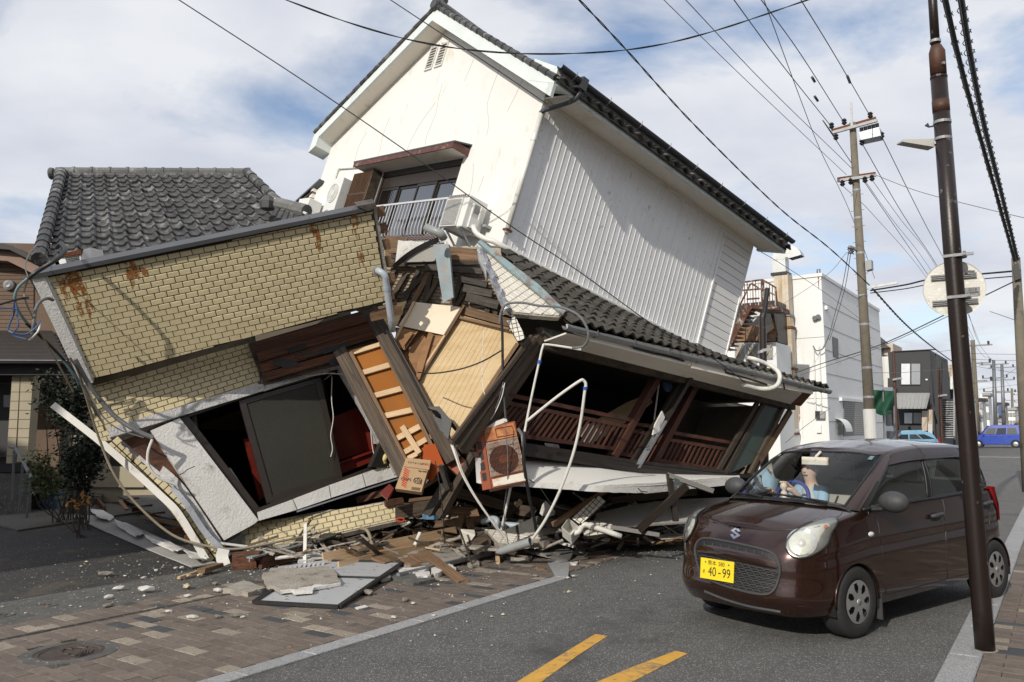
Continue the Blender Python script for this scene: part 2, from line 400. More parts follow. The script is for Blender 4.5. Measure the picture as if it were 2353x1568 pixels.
mt['teal_metal']=M('teal_metal',(.23,.33,.34),(.32,.40,.40),4,.5,metal=.2,dirt=((.20,.075,.05),.42,4))
mt['foil']=M('foil',(.5,.51,.53),(.22,.22,.24),9,.28,metal=.7,bump=.9,bs=24)
mt['mortar']=M('mortar',(.42,.385,.33),(.28,.25,.21),5,.95,bump=1,bs=40,dirt=((.14,.12,.1),.3,5))
mt['plaster_white']=M('plaster_white',(.72,.71,.68),(.6,.58,.54),6,.9,bump=.6,bs=40,dirt=((.35,.31,.26),.2,6))
mt['slate']=M('slate',(.12,.118,.11),(.08,.078,.072),6,.85,bump=.5,bs=40,dirt=((.24,.22,.2),.25,5))
mt['board_grey']=M('board_grey',(.46,.47,.48),(.4,.41,.42),2,.5,dirt=((.3,.3,.3),.15,6),speck=((.12,.1,.08),34,.975))
mt['cement_sheet']=M('cement_sheet',(.40,.385,.36),(.33,.315,.29),2,.85,bump=.2,dirt=((.22,.2,.18),.2,4))
mt['cardboard']=M('cardboard',(.44,.30,.17),(.38,.255,.14),4,.85)
mt['black']=M('black',(.012,.012,.012),(.02,.02,.02),6,.5)
mt['print_black']=M('print_black',(.03,.025,.02),None,6,.8)
mt['print_red']=M('print_red',(.5,.06,.03),None,6,.8)
mt['cloth_yellow']=M('cloth_yellow',(.80,.68,.30),(.66,.54,.2),8,.9,bump=.5)
mt['red_lacquer']=M('red_lacquer',(.17,.022,.014),(.11,.014,.01),3,.25)
mt['orange_board']=M('orange_board',(.36,.075,.018),(.29,.06,.015),2,.8,spec=.15)
mt['wired_glass']=M('wired_glass',(.040,.038,.030),(.030,.028,.022),1.2,.5,bump=.35,bs=60,spec=.25)
mt['green_glass']=M('green_glass',(.07,.095,.085),(.05,.07,.06),1.0,.12,bump=.0)
mt['glass_room']=glass('glass_room',(.15,.16,.18),.65,.05,mir=.30)
mt['leaf']=M('leaf',(.018,.030,.012),(.012,.020,.008),6,.6,rnd=.2)
mt['leaf_lt']=M('leaf_light',(.10,.13,.035),(.06,.085,.02),6,.6)
mt['leaf_dry']=M('leaf_dry',(.42,.22,.05),(.3,.14,.03),6,.7)
mt['trunk']=M('trunk',(.07,.055,.04),None,6,.9)
mt['blue_debris']=M('blue_plastic',(.06,.16,.26),None,6,.6)
def alpha_stain(name,ca,cb,sc_):
 m=bpy.data.materials.new(name);m.use_nodes=True
 N=m.node_tree.nodes;L=m.node_tree.links;b=N['Principled BSDF'];out=N['Material Output']
 tc=N.new('ShaderNodeTexCoord');n=N.new('ShaderNodeTexNoise');n.inputs['Scale'].default_value=sc_;n.inputs['Detail'].default_value=8;n.inputs['Roughness'].default_value=.7;L.new(tc.outputs['Object'],n.inputs[0])
 r=N.new('ShaderNodeMapRange');r.inputs[1].default_value=.40;r.inputs[2].default_value=.62;L.new(n.outputs[0],r.inputs[0])
 n2=N.new('ShaderNodeTexNoise');n2.inputs['Scale'].default_value=sc_*3;L.new(tc.outputs['Object'],n2.inputs[0])
 x=N.new('ShaderNodeMix');x.data_type='RGBA';L.new(n2.outputs[0],x.inputs[0]);x.inputs[6].default_value=(*ca,1);x.inputs[7].default_value=(*cb,1);L.new(x.outputs[2],b.inputs[0]);b.inputs['Roughness'].default_value=.85
 t=N.new('ShaderNodeBsdfTransparent');mx=N.new('ShaderNodeMixShader');L.new(r.outputs[0],mx.inputs[0]);L.new(t.outputs[0],mx.inputs[1]);L.new(b.outputs[0],mx.inputs[2]);L.new(mx.outputs[0],out.inputs[0]);return m
mt['rust_stain']=alpha_stain('rust_stain',(.12,.035,.01),(.48,.20,.045),14)
mt['nb_brown']=M('nb_brown',(.17,.115,.08),(.135,.09,.062),3,.85,rnd=.1)
mt['nb_cream']=M('nb_cream',(.44,.385,.28),(.39,.34,.245),3,.85,rnd=.04)
mt['nb_pink']=M('nb_pink',(.30,.20,.155),(.26,.175,.135),2,.8)
mt['nb_roof']=M('nb_roof',(.032,.025,.021),(.022,.018,.016),5,.6,rnd=.1)
mt['bld_white']=M('bld_white',(.80,.80,.78),(.74,.74,.72),.8,.8,bump=.1,streak=((.58,.55,.48),.10,(1.6,1.6,.12)))
mt['bld_dark']=M('bld_dark',(.032,.033,.034),(.026,.027,.028),1.5,.6)
mt['bld_beige']=M('bld_beige',(.55,.46,.37),(.48,.4,.32),1,.8)
mt['shutter']=M('shutter',(.34,.325,.31),(.28,.27,.25),2,.5,metal=.3)
mt['shutter_lt']=M('shutter_light',(.58,.55,.48),(.52,.49,.42),2,.5)
mt['curtain']=M('curtain',(.72,.74,.76),(.6,.62,.64),3,.3)
mt['curtain_dk']=M('curtain_dark',(.33,.34,.36),(.28,.29,.3),3,.25)
mt['pole_conc']=M('pole_concrete',(.19,.165,.125),(.14,.12,.09),4,.9,bump=.3,dirt=((.09,.08,.06),.2,3))
mt['pole_panel']=M('pole_panel',(.62,.61,.58),(.56,.55,.52),2,.7,dirt=((.45,.4,.33),.15,4))
mt['pole_brown']=M('pole_brown',(.020,.0125,.010),(.016,.010,.008),3,.36,metal=.1,bump=.08,bs=90,speck=((.5,.48,.45),40,.994),dirt=((.045,.02,.012),.2,3))
mt['pole_rust']=M('pole_rust',(.095,.038,.018),(.05,.022,.013),4,.6,bump=.2,dirt=((.04,.022,.016),.3,3))
mt['galv']=M('galvanised',(.36,.365,.37),(.26,.265,.27),6,.55,metal=.25,dirt=((.2,.13,.08),.2,5))
mt['galv_dk']=M('galvanised_dark',(.22,.225,.235),(.16,.165,.17),6,.5,metal=.5)
mt['lamp_grey']=M('lamp_grey',(.42,.41,.38),(.35,.34,.31),6,.6)
mt['sign_back']=M('sign_back',(.78,.76,.71),(.66,.64,.58),7,.45,metal=.15,speck=((.85,.84,.8),55,.93),dirt=((.42,.38,.3),.25,5))
mt['sticker']=M('sticker',(.30,.30,.30),None,6,.6)
mt['net_green']=M('net_green',(.02,.10,.055),(.014,.075,.04),5,.8,bump=.5)
mt['duct']=M('duct',(.62,.62,.6),(.5,.5,.48),3,.35,metal=.7)
mt['duct_rust']=M('duct_rust',(.42,.31,.17),(.52,.5,.45),2,.45,metal=.5,streak=((.26,.14,.045),.5,(7,7,.35)))
mt['pillar_wood']=mt['wood_grey']
# ---------------------------------------------------------------- ground, road, pavements
ST=np.array([.573,.8195,0.0]);ST/=np.linalg.norm(ST)
SN=np.array([ST[1],-ST[0],0.0])
def S(s,n,z=0.0):return ST*s+SN*n+np.array([0,0,z])
def strip(mb,s0,s1,n0,n1,z,th=.02):
 return mb.prism([S(s0,n0,z),S(s1,n0,z),S(s1,n1,z),S(s0,n1,z)],(0,0,-th))
def frame_mat(p,ax,ay,az):return basis(ax,ay,az,p)
struct('ground',MB().prism([(-500,-500,-.06),(700,-500,-.06),(700,900,-.06),(-500,900,-.06)],(0,0,-.3)),mt['ground'])
rd=MB()
strip(rd,-30,8.0,-4.66,-.82,0,.05)
strip(rd,8.0,36,-5.4,-.82,-.001,.05)
strip(rd,36,52,-60,60,-.002,.05)
strip(rd,52,300,-5.4,-.82,-.001,.05)
struct('road',rd,mt['asphalt'])
lot=MB();strip(lot,-12,12.5,-22,-8.72,-.004,.05);struct('asphalt_lot',lot,mt['old_asphalt'])
lt2=MB();strip(lt2,8.0,36,-22,-5.4,-.012,.04);struct('building_plot',lt2,mt['concrete_dk'])
apr=MB();strip(apr,-12,10,-8.72,-7.605,-.001,.05);struct('concrete_apron',apr,mt['concrete_dk'])
grv=MB();grv.prism([G(-60,1195),G(250,1160),G(350,1175),G(40,1222)],(0,0,.03));o=struct('gravel_strip',grv,mt['gravel'])
def unit_box(name,mat,bev=.06,jit=0.0):
 """unit box with softened edges, shared by alike pieces"""
 bm=bmesh.new();bmesh.ops.create_cube(bm,size=1.0)
 me=bpy.data.meshes.new(name);bm.to_mesh(me);bm.free();me.materials.append(mat);return me
def soft_box(name,mat,x,y,z,b):
 """box x by y by z, top edges chamfered by b, centred, top at z = 0"""
 mb=MB();X,Y=x/2,y/2
 v=[(-X,-Y,-z),(X,-Y,-z),(X,Y,-z),(-X,Y,-z),(-X,-Y,-b),(X,-Y,-b),(X,Y,-b),(-X,Y,-b),(-X+b,-Y+b,0),(X-b,-Y+b,0),(X-b,Y-b,0),(-X+b,Y-b,0)]
 f=[(0,1,5,4),(1,2,6,5),(2,3,7,6),(3,0,4,7),(4,5,9,8),(5,6,10,9),(6,7,11,10),(7,4,8,11),(8,9,10,11)]
 mb.add(v,f);return mb.mesh(name,mat)
def pave(root,s0,s1,n0,n1,limit,skip=None,rnd=None):
 ls,ln=.1245,.275
 rnd=rnd or random.Random(5)
 kinds=[soft_box('paver',mt[k],ls-.005,ln-.005,.03,.003) for k in ('paver_brown','paver_light','paver_dark')]
 cells=[]
 i=0;s=s0
 while s<s1:
  n=n0-(ln/2 if i%2 else 0)
  while n<n1-.02:
   a,b=max(n,n0),min(n+ln,n1)
   k=rnd.random();kk=0 if k<.80 else (1 if k<.905 else 2)
   if b-a>.03 and not (skip and skip(s+ls/2,(a+b)/2)):cells.append((s+ls/2,(a+b)/2,b-a,kk,rnd.uniform(-.002,.0025),rnd.uniform(-.008,.008),rnd.uniform(-.006,.006)))
   n+=ln
  s+=ls;i+=1
 def dist(c):
  p=S(c[0],c[1]);q=p-CO;z=q@CF
  if z<.5:return 99+np.linalg.norm(p)
  u,v=CX+FPX*(q@CR)/z,CY-FPX*(q@CU)/z
  return np.linalg.norm(p)+(0 if -40<u<2393 and v<1610 else 60)
 cells.sort(key=dist)
 rest={0:MB(),1:MB(),2:MB()}
 for j,(cs,cn,wd,kk,dz,tx,ty) in enumerate(cells):
  p=S(cs,cn,.012+dz)
  az=nrm([tx,ty,1]);ax=nrm(ST-az*(ST@az));ay=np.cross(az,ax)
  if j<limit:
   link('paver',kinds[kk],root,basis(ax,ay*(wd/ln),az,p))
  else:
   X,Y=ax*(ls-.005)/2,ay*(wd-.005)/2
   rest[kk].add([p-X-Y,p+X-Y,p+X+Y,p-X+Y,p-X-Y-az*.03,p+X-Y-az*.03,p+X+Y-az*.03,p-X+Y-az*.03],[(0,1,2,3),(0,4,5,1),(1,5,6,2),(2,6,7,3),(3,7,4,0)])
 mb=MB();ids=[]
 for kk in rest:
  mb.add(rest[kk].v,rest[kk].f);ids+=[kk]*len(rest[kk].f)
 if mb.f:
  me=mb.mesh('paver_field',[mt['paver_brown'],mt['paver_light'],mt['paver_dark']],fix=False)
  me.polygons.foreach_set('material_index',ids[:len(me.polygons)])
  o=link('paver_field',me,root);o['kind']='stuff'
 return root
pv=MB();strip(pv,1.2,10.2,-7.6,-4.83,-.012,.05)
pavement=struct('pavement',pv,mt['joint'])
MH=G(160,1503);MHs,MHn=MH@ST,MH@SN
pave(pavement,1.6,9.8,-7.6,-4.835,298,skip=lambda s,n:(s-MHs)**2+(n-MHn)**2<.285**2)
pv2=MB();strip(pv2,-4,36,-.60,3.6,-.012,.05)
pavement2=struct('pavement_across',pv2,mt['joint'])
pave(pavement2,5.4,30,-.60,2.6,298,rnd=random.Random(9))
kb=MB();strip(kb,1.2,7.6,-4.83,-4.66,-.03,.05);kerb=struct('kerb',kb,mt['joint'])
kst=soft_box('kerbstone',mt['granite'],.594,.165,.09,.006)
for i in range(11):
 link('kerbstone',kst,kerb,basis(ST,SN,[0,0,1],S(1.35+.6*i-.3+.35,-4.745,.016+RND.uniform(-.002,.002))))
turn=MB()
a,b=S(7.72,-4.83,.017),S(7.72,-4.66,.017);c,d_=G(1310,1292,.017),G(1258,1292,.017)
turn.prism([a,d_,c,b],(0,0,-.09));part('kerbstone',turn,mt['granite'],kerb)
t2=MB();e=c-b;t2.prism([d_+e*.015,d_+e*.9,c+e*.9,c+e*.015],(0,0,-.09));part('kerbstone',t2,mt['granite'],kerb)
kb2=MB();strip(kb2,-4,36,-.82,-.60,-.03,.05);kerb2=struct('kerb_across',kb2,mt['joint'])
kst2=soft_box('kerbstone',mt['granite'],.99,.212,.09,.008)
for i in range(34):
 link('kerbstone',kst2,kerb2,basis(ST,SN,[0,0,1],S(3.2+i,-.71,.014)))
mk=MB()
for px in ([(1187,1569),(1276,1514),(1368,1458),(1396,1463),(1328,1507),(1243,1569)],[(1370,1569),(1456,1533),(1553,1497),(1580,1503),(1524,1532),(1450,1569)]):
 q=[G(u,v) for u,v in px]
 for k in (0,-1):
  dd=nrm(q[k]-q[1 if k==0 else -2]);q[k]=q[k]+dd*2.0
 mk.prism([p+np.array([0,0,.004]) for p in q],(0,0,-.003))
struct('road_markings',mk,mt['yellow'])
wl=MB()
strip(wl,36.2,36.6,-.6,12,.004,.004);strip(wl,50,50.3,-20,30,.004,.004);strip(wl,36.3,60,-.75,-.55,.004,.004)
struct('stop_line',wl,mt['whiteline'])
mh=thing('manhole_cover','round rusty iron manhole cover with raised swirls set in the brick pavement','manhole cover',S(MHs,MHn,.014))
part('collar',MB().lathe([(.335,-.04),(.335,.003),(.24,.005),(.24,-.02)],S(MHs,MHn,.012),(0,0,1),48),mt['concrete_dk'],mh,label='pebbled concrete ring round the lid')
part('lid',MB().lathe([(.24,-.03),(.24,.0),(.225,.004),(.205,.004),(.198,-.002),(0,-.002)],S(MHs,MHn,.012),(0,0,1),48),mt['iron'],mh)
rl=MB()
for k in range(7):
 a0=RND.uniform(0,6.3);r0=RND.uniform(.04,.15)
 rl.tube([S(MHs+r0*math.cos(a0+t*.4),MHn+(r0+.02*t)*math.sin(a0+t*.4),.014) for t in range(6)],.006,4,smooth=3)
for k in range(5):
 rl.tube([S(MHs+.07+.022*k,MHn+.05-.03*k,.013),S(MHs-.02+.022*k,MHn+.17-.022*k,.013)],.005,4)
part('relief',rl,mt['iron'],mh)
for (u,v,wd) in ((107,1391,'with a figure, nearer the drain side kerb of the lot'),(7,1414,'cut off by the picture edge')):
 p=G(u,v)
 hc=thing('valve_cover',{107:'small round grey valve cover in the concrete apron, the whole one',7:'small round grey valve cover at the end of the concrete apron, half out of sight'}[u],'valve cover',p,group='valve covers in the apron')
 part('cover_lid',MB().lathe([(.10,-.02),(.10,.004),(.082,.005),(.078,.002),(0,.002)],p,(0,0,1),28),mt['concrete_dk'],hc)
 r=MB();r.tube([p+ST*(.03*math.cos(t))+SN*.035*math.sin(t)+np.array([0,0,.004]) for t in np.linspace(0,5,9)],.006,4);part('rib',r,mt['iron'],hc)
dr=thing('drain_channel','narrow slotted drain running along the brick pavement','drain',S(5,-7.1,.0))
part('channel',strip(MB(),1.6,8.6,-7.135,-7.065,.0155,.03),mt['concrete_dk'],dr)
ds=MB().abox(-.06,.06,-.02,.02,-.02,.006).mesh('drain_slot',mt['drain'])
for i in range(50):link('drain_slot',ds,dr,basis(ST,SN,[0,0,1],S(1.7+.138*i,-7.1,.0115)))
# ---------------------------------------------------------------- the tilted white house
HT=np.array([-.115,10.802,4.315])
HM=np.array([[.71820373,-.63742145,.27906503],[.65752917,.75292491,.02755841],[-.22768133,.16370085,.95987668]])
HX,HY,HZ=HM[:,0],HM[:,1],HM[:,2]
def H(x,y,z):return HT+HX*x+HY*y+HZ*z
def hbox(mb,x0,x1,y0,y1,z0,z1):
 return mb.hexa([H(x0,y0,z0),H(x1,y0,z0),H(x1,y1,z0),H(x0,y1,z0)],[H(x0,y0,z1),H(x1,y0,z1),H(x1,y1,z1),H(x0,y1,z1)])
def hprism(mb,pts,vec):
 return mb.prism([H(*p) for p in pts],HX*vec[0]+HY*vec[1]+HZ*vec[2])
house=thing('tilted_house','white two-storey house leaning over its crushed ground floor','house',(0.8,12.5,0))
AY,SL=3.42,.555
def rz(y,base=4.17):return base-SL*abs(y-AY)
GW=6.72
wl_=MB()
lo=-.9
T=(.16,0,0)
hprism(wl_,[(0,GW,lo),(0,5.0,lo),(0,5.0,rz(5.0)),(0,GW,rz(GW))],T)
hprism(wl_,[(0,5.0,lo),(0,4.12,lo),(0,4.12,rz(4.12)),(0,5.0,rz(5.0))],T)
hprism(wl_,[(0,4.12,1.44),(0,AY,1.44),(0,AY,rz(AY)),(0,4.12,rz(4.12))],T)
hprism(wl_,[(0,AY,1.44),(0,1.62,1.44),(0,1.62,rz(1.62)),(0,AY,rz(AY))],T)
hprism(wl_,[(0,4.12,-.9),(0,4.12,.12),(0,2.3,.12),(0,2.3,.0),(0,2.6,-.12),(0,3.2,-.3)],T)
edge=[(0,1.62,-.02),(0,1.45,-.01),(0,1.22,-.16),(0,1.02,-.18),(0,.86,-.26),(0,.62,-.36),(0,.52,-.28),(0,.4,-.2),(0,.3,-.1),(0,0,-.12)]
hprism(wl_,[(0,1.62,.12)]+edge+[(0,0,rz(0)),(0,1.62,rz(1.62))],T)
hprism(wl_,[(0,2.3,.12),(0,2.3,.0),(0,2.1,-.01),(0,1.62,-.02),(0,1.62,.12)],T)
gable=part('gable_wall',wl_,mt['stucco'],house)
cr=MB()
for pts in ([(3.0,3.0),(2.98,2.7),(2.9,2.4),(2.97,2.0),(2.9,1.8)],[(3.02,2.65),(3.3,2.3),(3.45,2.0),(3.5,1.7)],[(1.35,3.05),(1.42,2.6),(1.38,2.3),(1.2,2.0),(1.15,1.75)],[(.62,2.75),(.72,2.4),(.83,2.1)],[(4.55,2.6),(4.6,2.2),(4.5,1.9),(4.6,1.6)],[(5.3,2.4),(5.45,2.1),(5.4,1.8)],[(1.28,1.3),(1.2,1.0),(1.15,.75)],[(2.2,3.3),(2.3,2.9)],[(.9,1.05),(.95,.8)]):
 cr.tube([H(-.001,y+RND.uniform(-.02,.02),z) for y,z in pts],.0035,4,smooth=4)
part('wall_crack',cr,mt['cement_sheet'],house)
core=MB();hprism(core,[(.5,.3,-.05),(.5,1.6,.0),(.5,4.2,-.6),(.5,GW-.1,-.6),(.5,GW-.1,rz(GW-.1)-.1),(.5,AY,rz(AY)-.1),(.5,.3,rz(.3)-.1)],(5.1,0,0));part('inner_shell',core,mt['dim_wall'],house)
win=part('window',hbox(hbox(hbox(hbox(hbox(MB(),.02,.1,1.6,4.14,1.33,1.45),.02,.12,1.6,4.14,.06,.12),.02,.12,1.6,1.66,.12,1.33),.02,.12,4.06,4.13,.12,1.33),.04,.1,1.66,4.06,1.12,1.33),mt['dark_frame'],house)
ya=np.linspace(1.66,4.06,5)
for i in range(4):
 f=MB();x0=.05 if i%2 else .075
 hbox(f,x0,x0+.03,ya[i],ya[i]+.035,.12,1.12);hbox(f,x0,x0+.03,ya[i+1]-.035,ya[i+1],.12,1.12);hbox(f,x0,x0+.03,ya[i]+.035,ya[i+1]-.035,.12,.17);hbox(f,x0,x0+.03,ya[i]+.035,ya[i+1]-.035,1.07,1.12)
 part('sash',f,mt['dark_frame'],win)
 g=MB();g.grid(lambda a,b:H(x0+.012+.0006*math.sin(a*60),ya[i]+.03+(ya[i+1]-ya[i]-.06)*a,.16+.92*b),60,1)
 part('pane',g,mt['glass_room'],win,smooth=True)
rm=MB();hbox(rm,.40,.44,1.6,4.14,.05,1.5);hbox(rm,.12,.40,1.55,1.6,.05,1.5);hbox(rm,.12,.40,4.14,4.19,.05,1.5);hbox(rm,.12,.40,1.6,4.14,.0,.05)
part('room_lining',rm,mt['curtain_dk'],house)
sb=part('shutter_box',hbox(hbox(MB(),-.16,0,4.15,4.87,.3,1.40),-.19,0,4.12,4.16,.25,1.42),mt['wood_old'],house)
um={}
def ub(mat):
 if mat not in um:um[mat]=unit_box('board_'+mat,mt[mat])
 return um[mat]
def board(name,p,q,wd,th,mat,parent,up=(0,0,1),label=None):
 """one straight board from p to q, shared unit mesh, grain along it"""
 p,q=np.asarray(p,float),np.asarray(q,float)
 a=q-p;L_=np.linalg.norm(a);a=a/L_
 b=np.cross(np.asarray(up,float),a);b=nrm(b) if np.linalg.norm(b)>1e-4 else nrm(np.cross([1,.1,0],a));c=np.cross(a,b)
 o=link(name,ub(mat),parent,basis(a*L_,b*wd,c*th,(p+q)/2))
 if label:o['label']=label
 return o
for i in range(12):
 y=4.19+.058*i
 board('slat',H(-.168,y,.3-RND.uniform(0,.02)),H(-.168-RND.uniform(0,.006),y,1.38),.012,.05,'wood_slat',sb,up=HX)
board('batten',H(-.185,4.16,.95),H(-.185,4.87,.95),.014,.035,'wood_old',sb,up=HZ)
hd=part('window_hood',hprism(MB(),[(-.335,1.48,1.53),(-.335,4.72,1.53),(0,4.72,1.62),(0,1.48,1.62)],(0,0,.025)),mt['cap_grey'],house)
part('fascia',hbox(hbox(MB(),-.33,-.31,1.5,4.7,1.44,1.53),-.31,-.002,1.5,1.52,1.44,1.56),mt['brown_trim'],hd)
part('soffit',hbox(MB(),-.31,-.002,1.52,4.68,1.445,1.46),mt['soffit'],hd)
rl_=part('window_railing',hbox(hbox(MB(),-.25,-.22,1.32,3.75,.60,.632),-.02,.0,1.5,3.6,-.0,.03),mt['alu_white'],house)
for i in range(24):
 y=1.34+i*.1
 part('bar',MB().tube([H(-.235,y,.6),H(-.235,y,.16),H(-.21,y,.06),H(-.12,y,.03),H(-.01,y,.03)],.0075,5),mt['alu_white'],rl_)
part('sill_board',hbox(MB(),-.05,.04,1.5,4.2,.045,.095),mt['brown_trim'],house)
for (a,b) in ((3.52,3.76),(3.20,3.44)):
 v=part('gable_vent',hbox(hbox(hbox(MB(),-.03,-.002,a,b,3.39,3.42),-.025,-.002,a,a+.02,3.42,3.9),-.025,-.002,b-.02,b,3.42,3.9),mt['stucco'],house)
 part('vent_back',hbox(MB(),-.004,-.001,a+.02,b-.02,3.42,3.88),mt['dim_wall'],v)
 for k in range(8):
  z=3.44+k*.055
  part('louvre',hprism(MB(),[(-.03,a+.02,z),(-.03,b-.02,z),(-.004,b-.02,z+.035),(-.004,a+.02,z+.035)],(0,0,.006)),mt['stucco'],v)
OV,EO=-.34,-.57
def rake(mb,x0,x1,y0,y1,d0,d1):
 """sloping bar along the roof between y0 and y1, d0..d1 below the wall-top line"""
 return mb.hexa([H(x0,y0,rz(y0)+d0),H(x1,y0,rz(y0)+d0),H(x1,y1,rz(y1)+d0),H(x0,y1,rz(y1)+d0)],[H(x0,y0,rz(y0)+d1),H(x1,y0,rz(y0)+d1),H(x1,y1,rz(y1)+d1),H(x0,y1,rz(y1)+d1)])
YL=6.95
sf=MB();rake(sf,OV+.05,0,0,AY,-.02,.0);rake(sf,OV+.05,0,AY,GW,-.02,.0);part('verge_soffit',sf,mt['soffit'],house)
bb=MB();rake(bb,OV,OV+.05,EO,AY,-.03,.2);rake(bb,OV,OV+.05,AY,YL,-.03,.2);part('bargeboard',bb,mt['fascia'],house)
eb=MB();hprism(eb,[(OV-.004,EO,2.12),(OV-.004,EO,2.36),(OV-.004,.02,2.62),(OV-.004,.02,2.28)],(.34+.0,0,0));part('eave_end',eb,mt['fascia'],house)
eb=MB();hprism(eb,[(OV-.004,YL,2.0),(OV-.004,YL,2.36),(OV-.004,GW-.02,2.5),(OV-.004,GW-.02,2.12)],(.36,0,0));part('eave_end',eb,mt['fascia'],house)
LW_=5.68
part('eave_soffit',hprism(MB(),[(0,EO+.04,2.12),(LW_+.25,EO+.04,2.12),(LW_+.25,0,2.17),(0,0,2.17)],(0,0,.02)),mt['soffit'],house)
part('eave_fascia',hbox(MB(),0,LW_+.25,EO,EO+.04,2.10,2.36),mt['fascia'],house)
part('eave_end',hprism(MB(),[(LW_+.2,EO,2.09),(LW_+.2,EO,2.36),(LW_+.2,.02,2.62),(LW_+.2,.02,2.14)],(.06,0,0)),mt['fascia'],house)
def wave(t):return .5-.5*math.cos(2*math.pi*t)
roof=part('roof',(lambda m:(rake(m,OV+.02,LW_+.24,EO-.02,AY,.2,.23),rake(m,OV+.02,LW_+.24,AY,YL,.2,.23),m)[2])(MB()),mt['tile'],house)
fld=MB()
nx=27;px_=(LW_+.26-OV)/nx;
for side in (0,1):
 y0,y1=(EO-.05,AY) if side==0 else (YL+.05,AY)
 rows=17
 for j in range(rows):
  ya_,yb_=y0+(y1-y0)*j/rows,y0+(y1-y0)*(j+1.08)/rows
  fld.grid(lambda a,b:H(OV+(LW_+.26-OV)*a,ya_+(yb_-ya_)*b,rz(ya_+(yb_-ya_)*b)+.235+.045*wave(a*nx)+.03*(1-b)),nx*6,1)
part('tile_field',fld,mt['tile'],roof,smooth=True,kind='stuff')
def rtile(w_,l_,h_,th=.02):
 """one S-shaped pantile, w across, l down the slope, lower end at y=0"""
 mb=MB();n=10
 top=lambda a,b:(w_*(a-.5),l_*b,h_*wave(a)+th*1.2*(1-b))
 for k in (0,1):
  mb.grid(lambda a,b:tuple(np.array(top(a,b))-np.array([0,0,th*k])),n,1)
 m=n+1
 fs=[]
 for i in range(n):fs+=[(i,i+1,2*m+i+1,2*m+i),(m+i,m+i+1,3*m+i+1,3*m+i)]
 fs+=[(0,m,3*m,2*m),(n,m+n,3*m+n,2*m+n)]
 mb.add([],[]);mb.f+=fs
 return mb.mesh('tile',mt['tile'],smooth=False)
et=rtile(px_,.3,.055,.025)
sy=nrm(HY+HZ*SL);sn_=np.cross(HX,sy)
for i in range(nx):
 link('tile',et,roof,basis(HX,sy,sn_,H(OV+px_*(i+.5),EO-.09,rz(EO-.09)+.25+RND.uniform(-.006,.006))))
vt=MB()
vt.tube([(0,0,0),(0,.13,0),(0,.26,0)],[.052,.047,.042],9)
vtm=vt.mesh('verge_tile',mt['tile'])
syL=nrm(-HY+HZ*SL)
for k in range(19):
 y=EO-.02+k*.212
 link('verge_tile',vtm,roof,basis(HX,sy,sn_,H(OV+.0,y,rz(y)+.25)))
for k in range(17):
 y=YL-k*.212
 link('verge_tile',vtm,roof,basis(-HX,syL,np.cross(-HX,syL),H(OV+.0,y,rz(y)+.25)))
rg=MB();rg.tube([H(OV-.04,AY,rz(AY)+.30),H(LW_+.25,AY,rz(AY)+.30)],.1,10);part('ridge',rg,mt['tile_ridge'],roof)
oni=MB();oni.lathe([(.0,0),(.10,.0),(.12,.05),(.10,.13),(0,.13)],H(OV-.08,AY,rz(AY)+.27),HX,14);oni.lathe([(0,-.07),(.055,-.06),(.075,0),(.06,.06),(0,.09)],H(OV+.1,AY-.02,rz(AY)+.42),HZ,12)
part('ridge_end',oni,mt['tile'],roof)
gu=MB()
gu.grid(lambda a,b:H(OV-.03+(LW_+.33-OV)*a,EO-.065+.062*math.cos(math.pi*(1+b)),2.36-.062*math.sin(math.pi*b)),1,8)
gu.grid(lambda a,b:H(OV-.03+(LW_+.33-OV)*a,EO-.065+.055*math.cos(math.pi*(1+b)),2.362-.055*math.sin(math.pi*b)),1,8)
gt=part('gutter',gu,mt['gutter_dk'],house,fix=False)
for i in range(9):
 part('gutter_bracket',MB().tube([H(-.1+i*.72,EO-.13,2.40),H(-.1+i*.72,EO-.137,2.34),H(-.1+i*.72,EO-.07,2.285),H(-.1+i*.72,EO-.0,2.33)],.006,4),mt['galv'],gt)
part('gutter_outlet',hbox(MB(),.02,.13,EO-.14,EO-.0,2.22,2.40),mt['gutter_dk'],gt)
part('outlet_pipe',MB().tube([H(.07,EO-.07,2.24),H(.07,EO-.065,2.14),H(.06,EO+.05,2.06),H(.0,-.10,1.98),H(-.03,-.055,1.92)],.034,10,smooth=3),mt['pipe_dk'],gt,smooth=True)
dp=part('downpipe',MB().tube([H(-.01,-.045,1.95),H(-.01,-.045,.1)],.038,12),mt['pvc'],house,smooth=True)
part('pipe_socket',MB().tube([H(-.01,-.045,1.6),H(-.01,-.045,1.5)],.045,12),mt['pvc'],dp)
part('pipe_bracket',hbox(MB(),-.06,.05,-.09,.0,.12,.15),mt['rust'],dp)
part('corner_trim',hbox(MB(),-.012,.05,-.012,.05,-.1,2.2),mt['stucco'],house)
sw=part('side_wall',hbox(MB(),.02,LW_-.02,.01,.16,-.14,2.16),mt['dim_wall'],house)
nr=40;pr=4.72/nr
rib=MB()
prof=[(0,0),(.007,-.006),(.019,-.006),(.026,0),(pr-.001,0)]
def ribm(zlo):
 mb=MB();n=len(prof)
 vs=[(x,y,zlo) for x,y in prof]+[(x,y,2.15) for x,y in prof]+[(0,.008,zlo),(pr-.001,.008,zlo),(0,.008,2.15),(pr-.001,.008,2.15)]
 fs=[(i,i+1,n+i+1,n+i) for i in range(n-1)]+[tuple(list(range(n))+[2*n+1,2*n])]
 return mb.add(vs,fs).mesh('cladding_sheet',mt['metal_white'])
rm_=ribm(-.09)
for i in range(nr):
 link('cladding_sheet',rm_,sw,basis(HX,nrm(HY+HX*RND.uniform(-.004,.004)),HZ,H(.04+i*pr,0-RND.uniform(0,.003),0)))
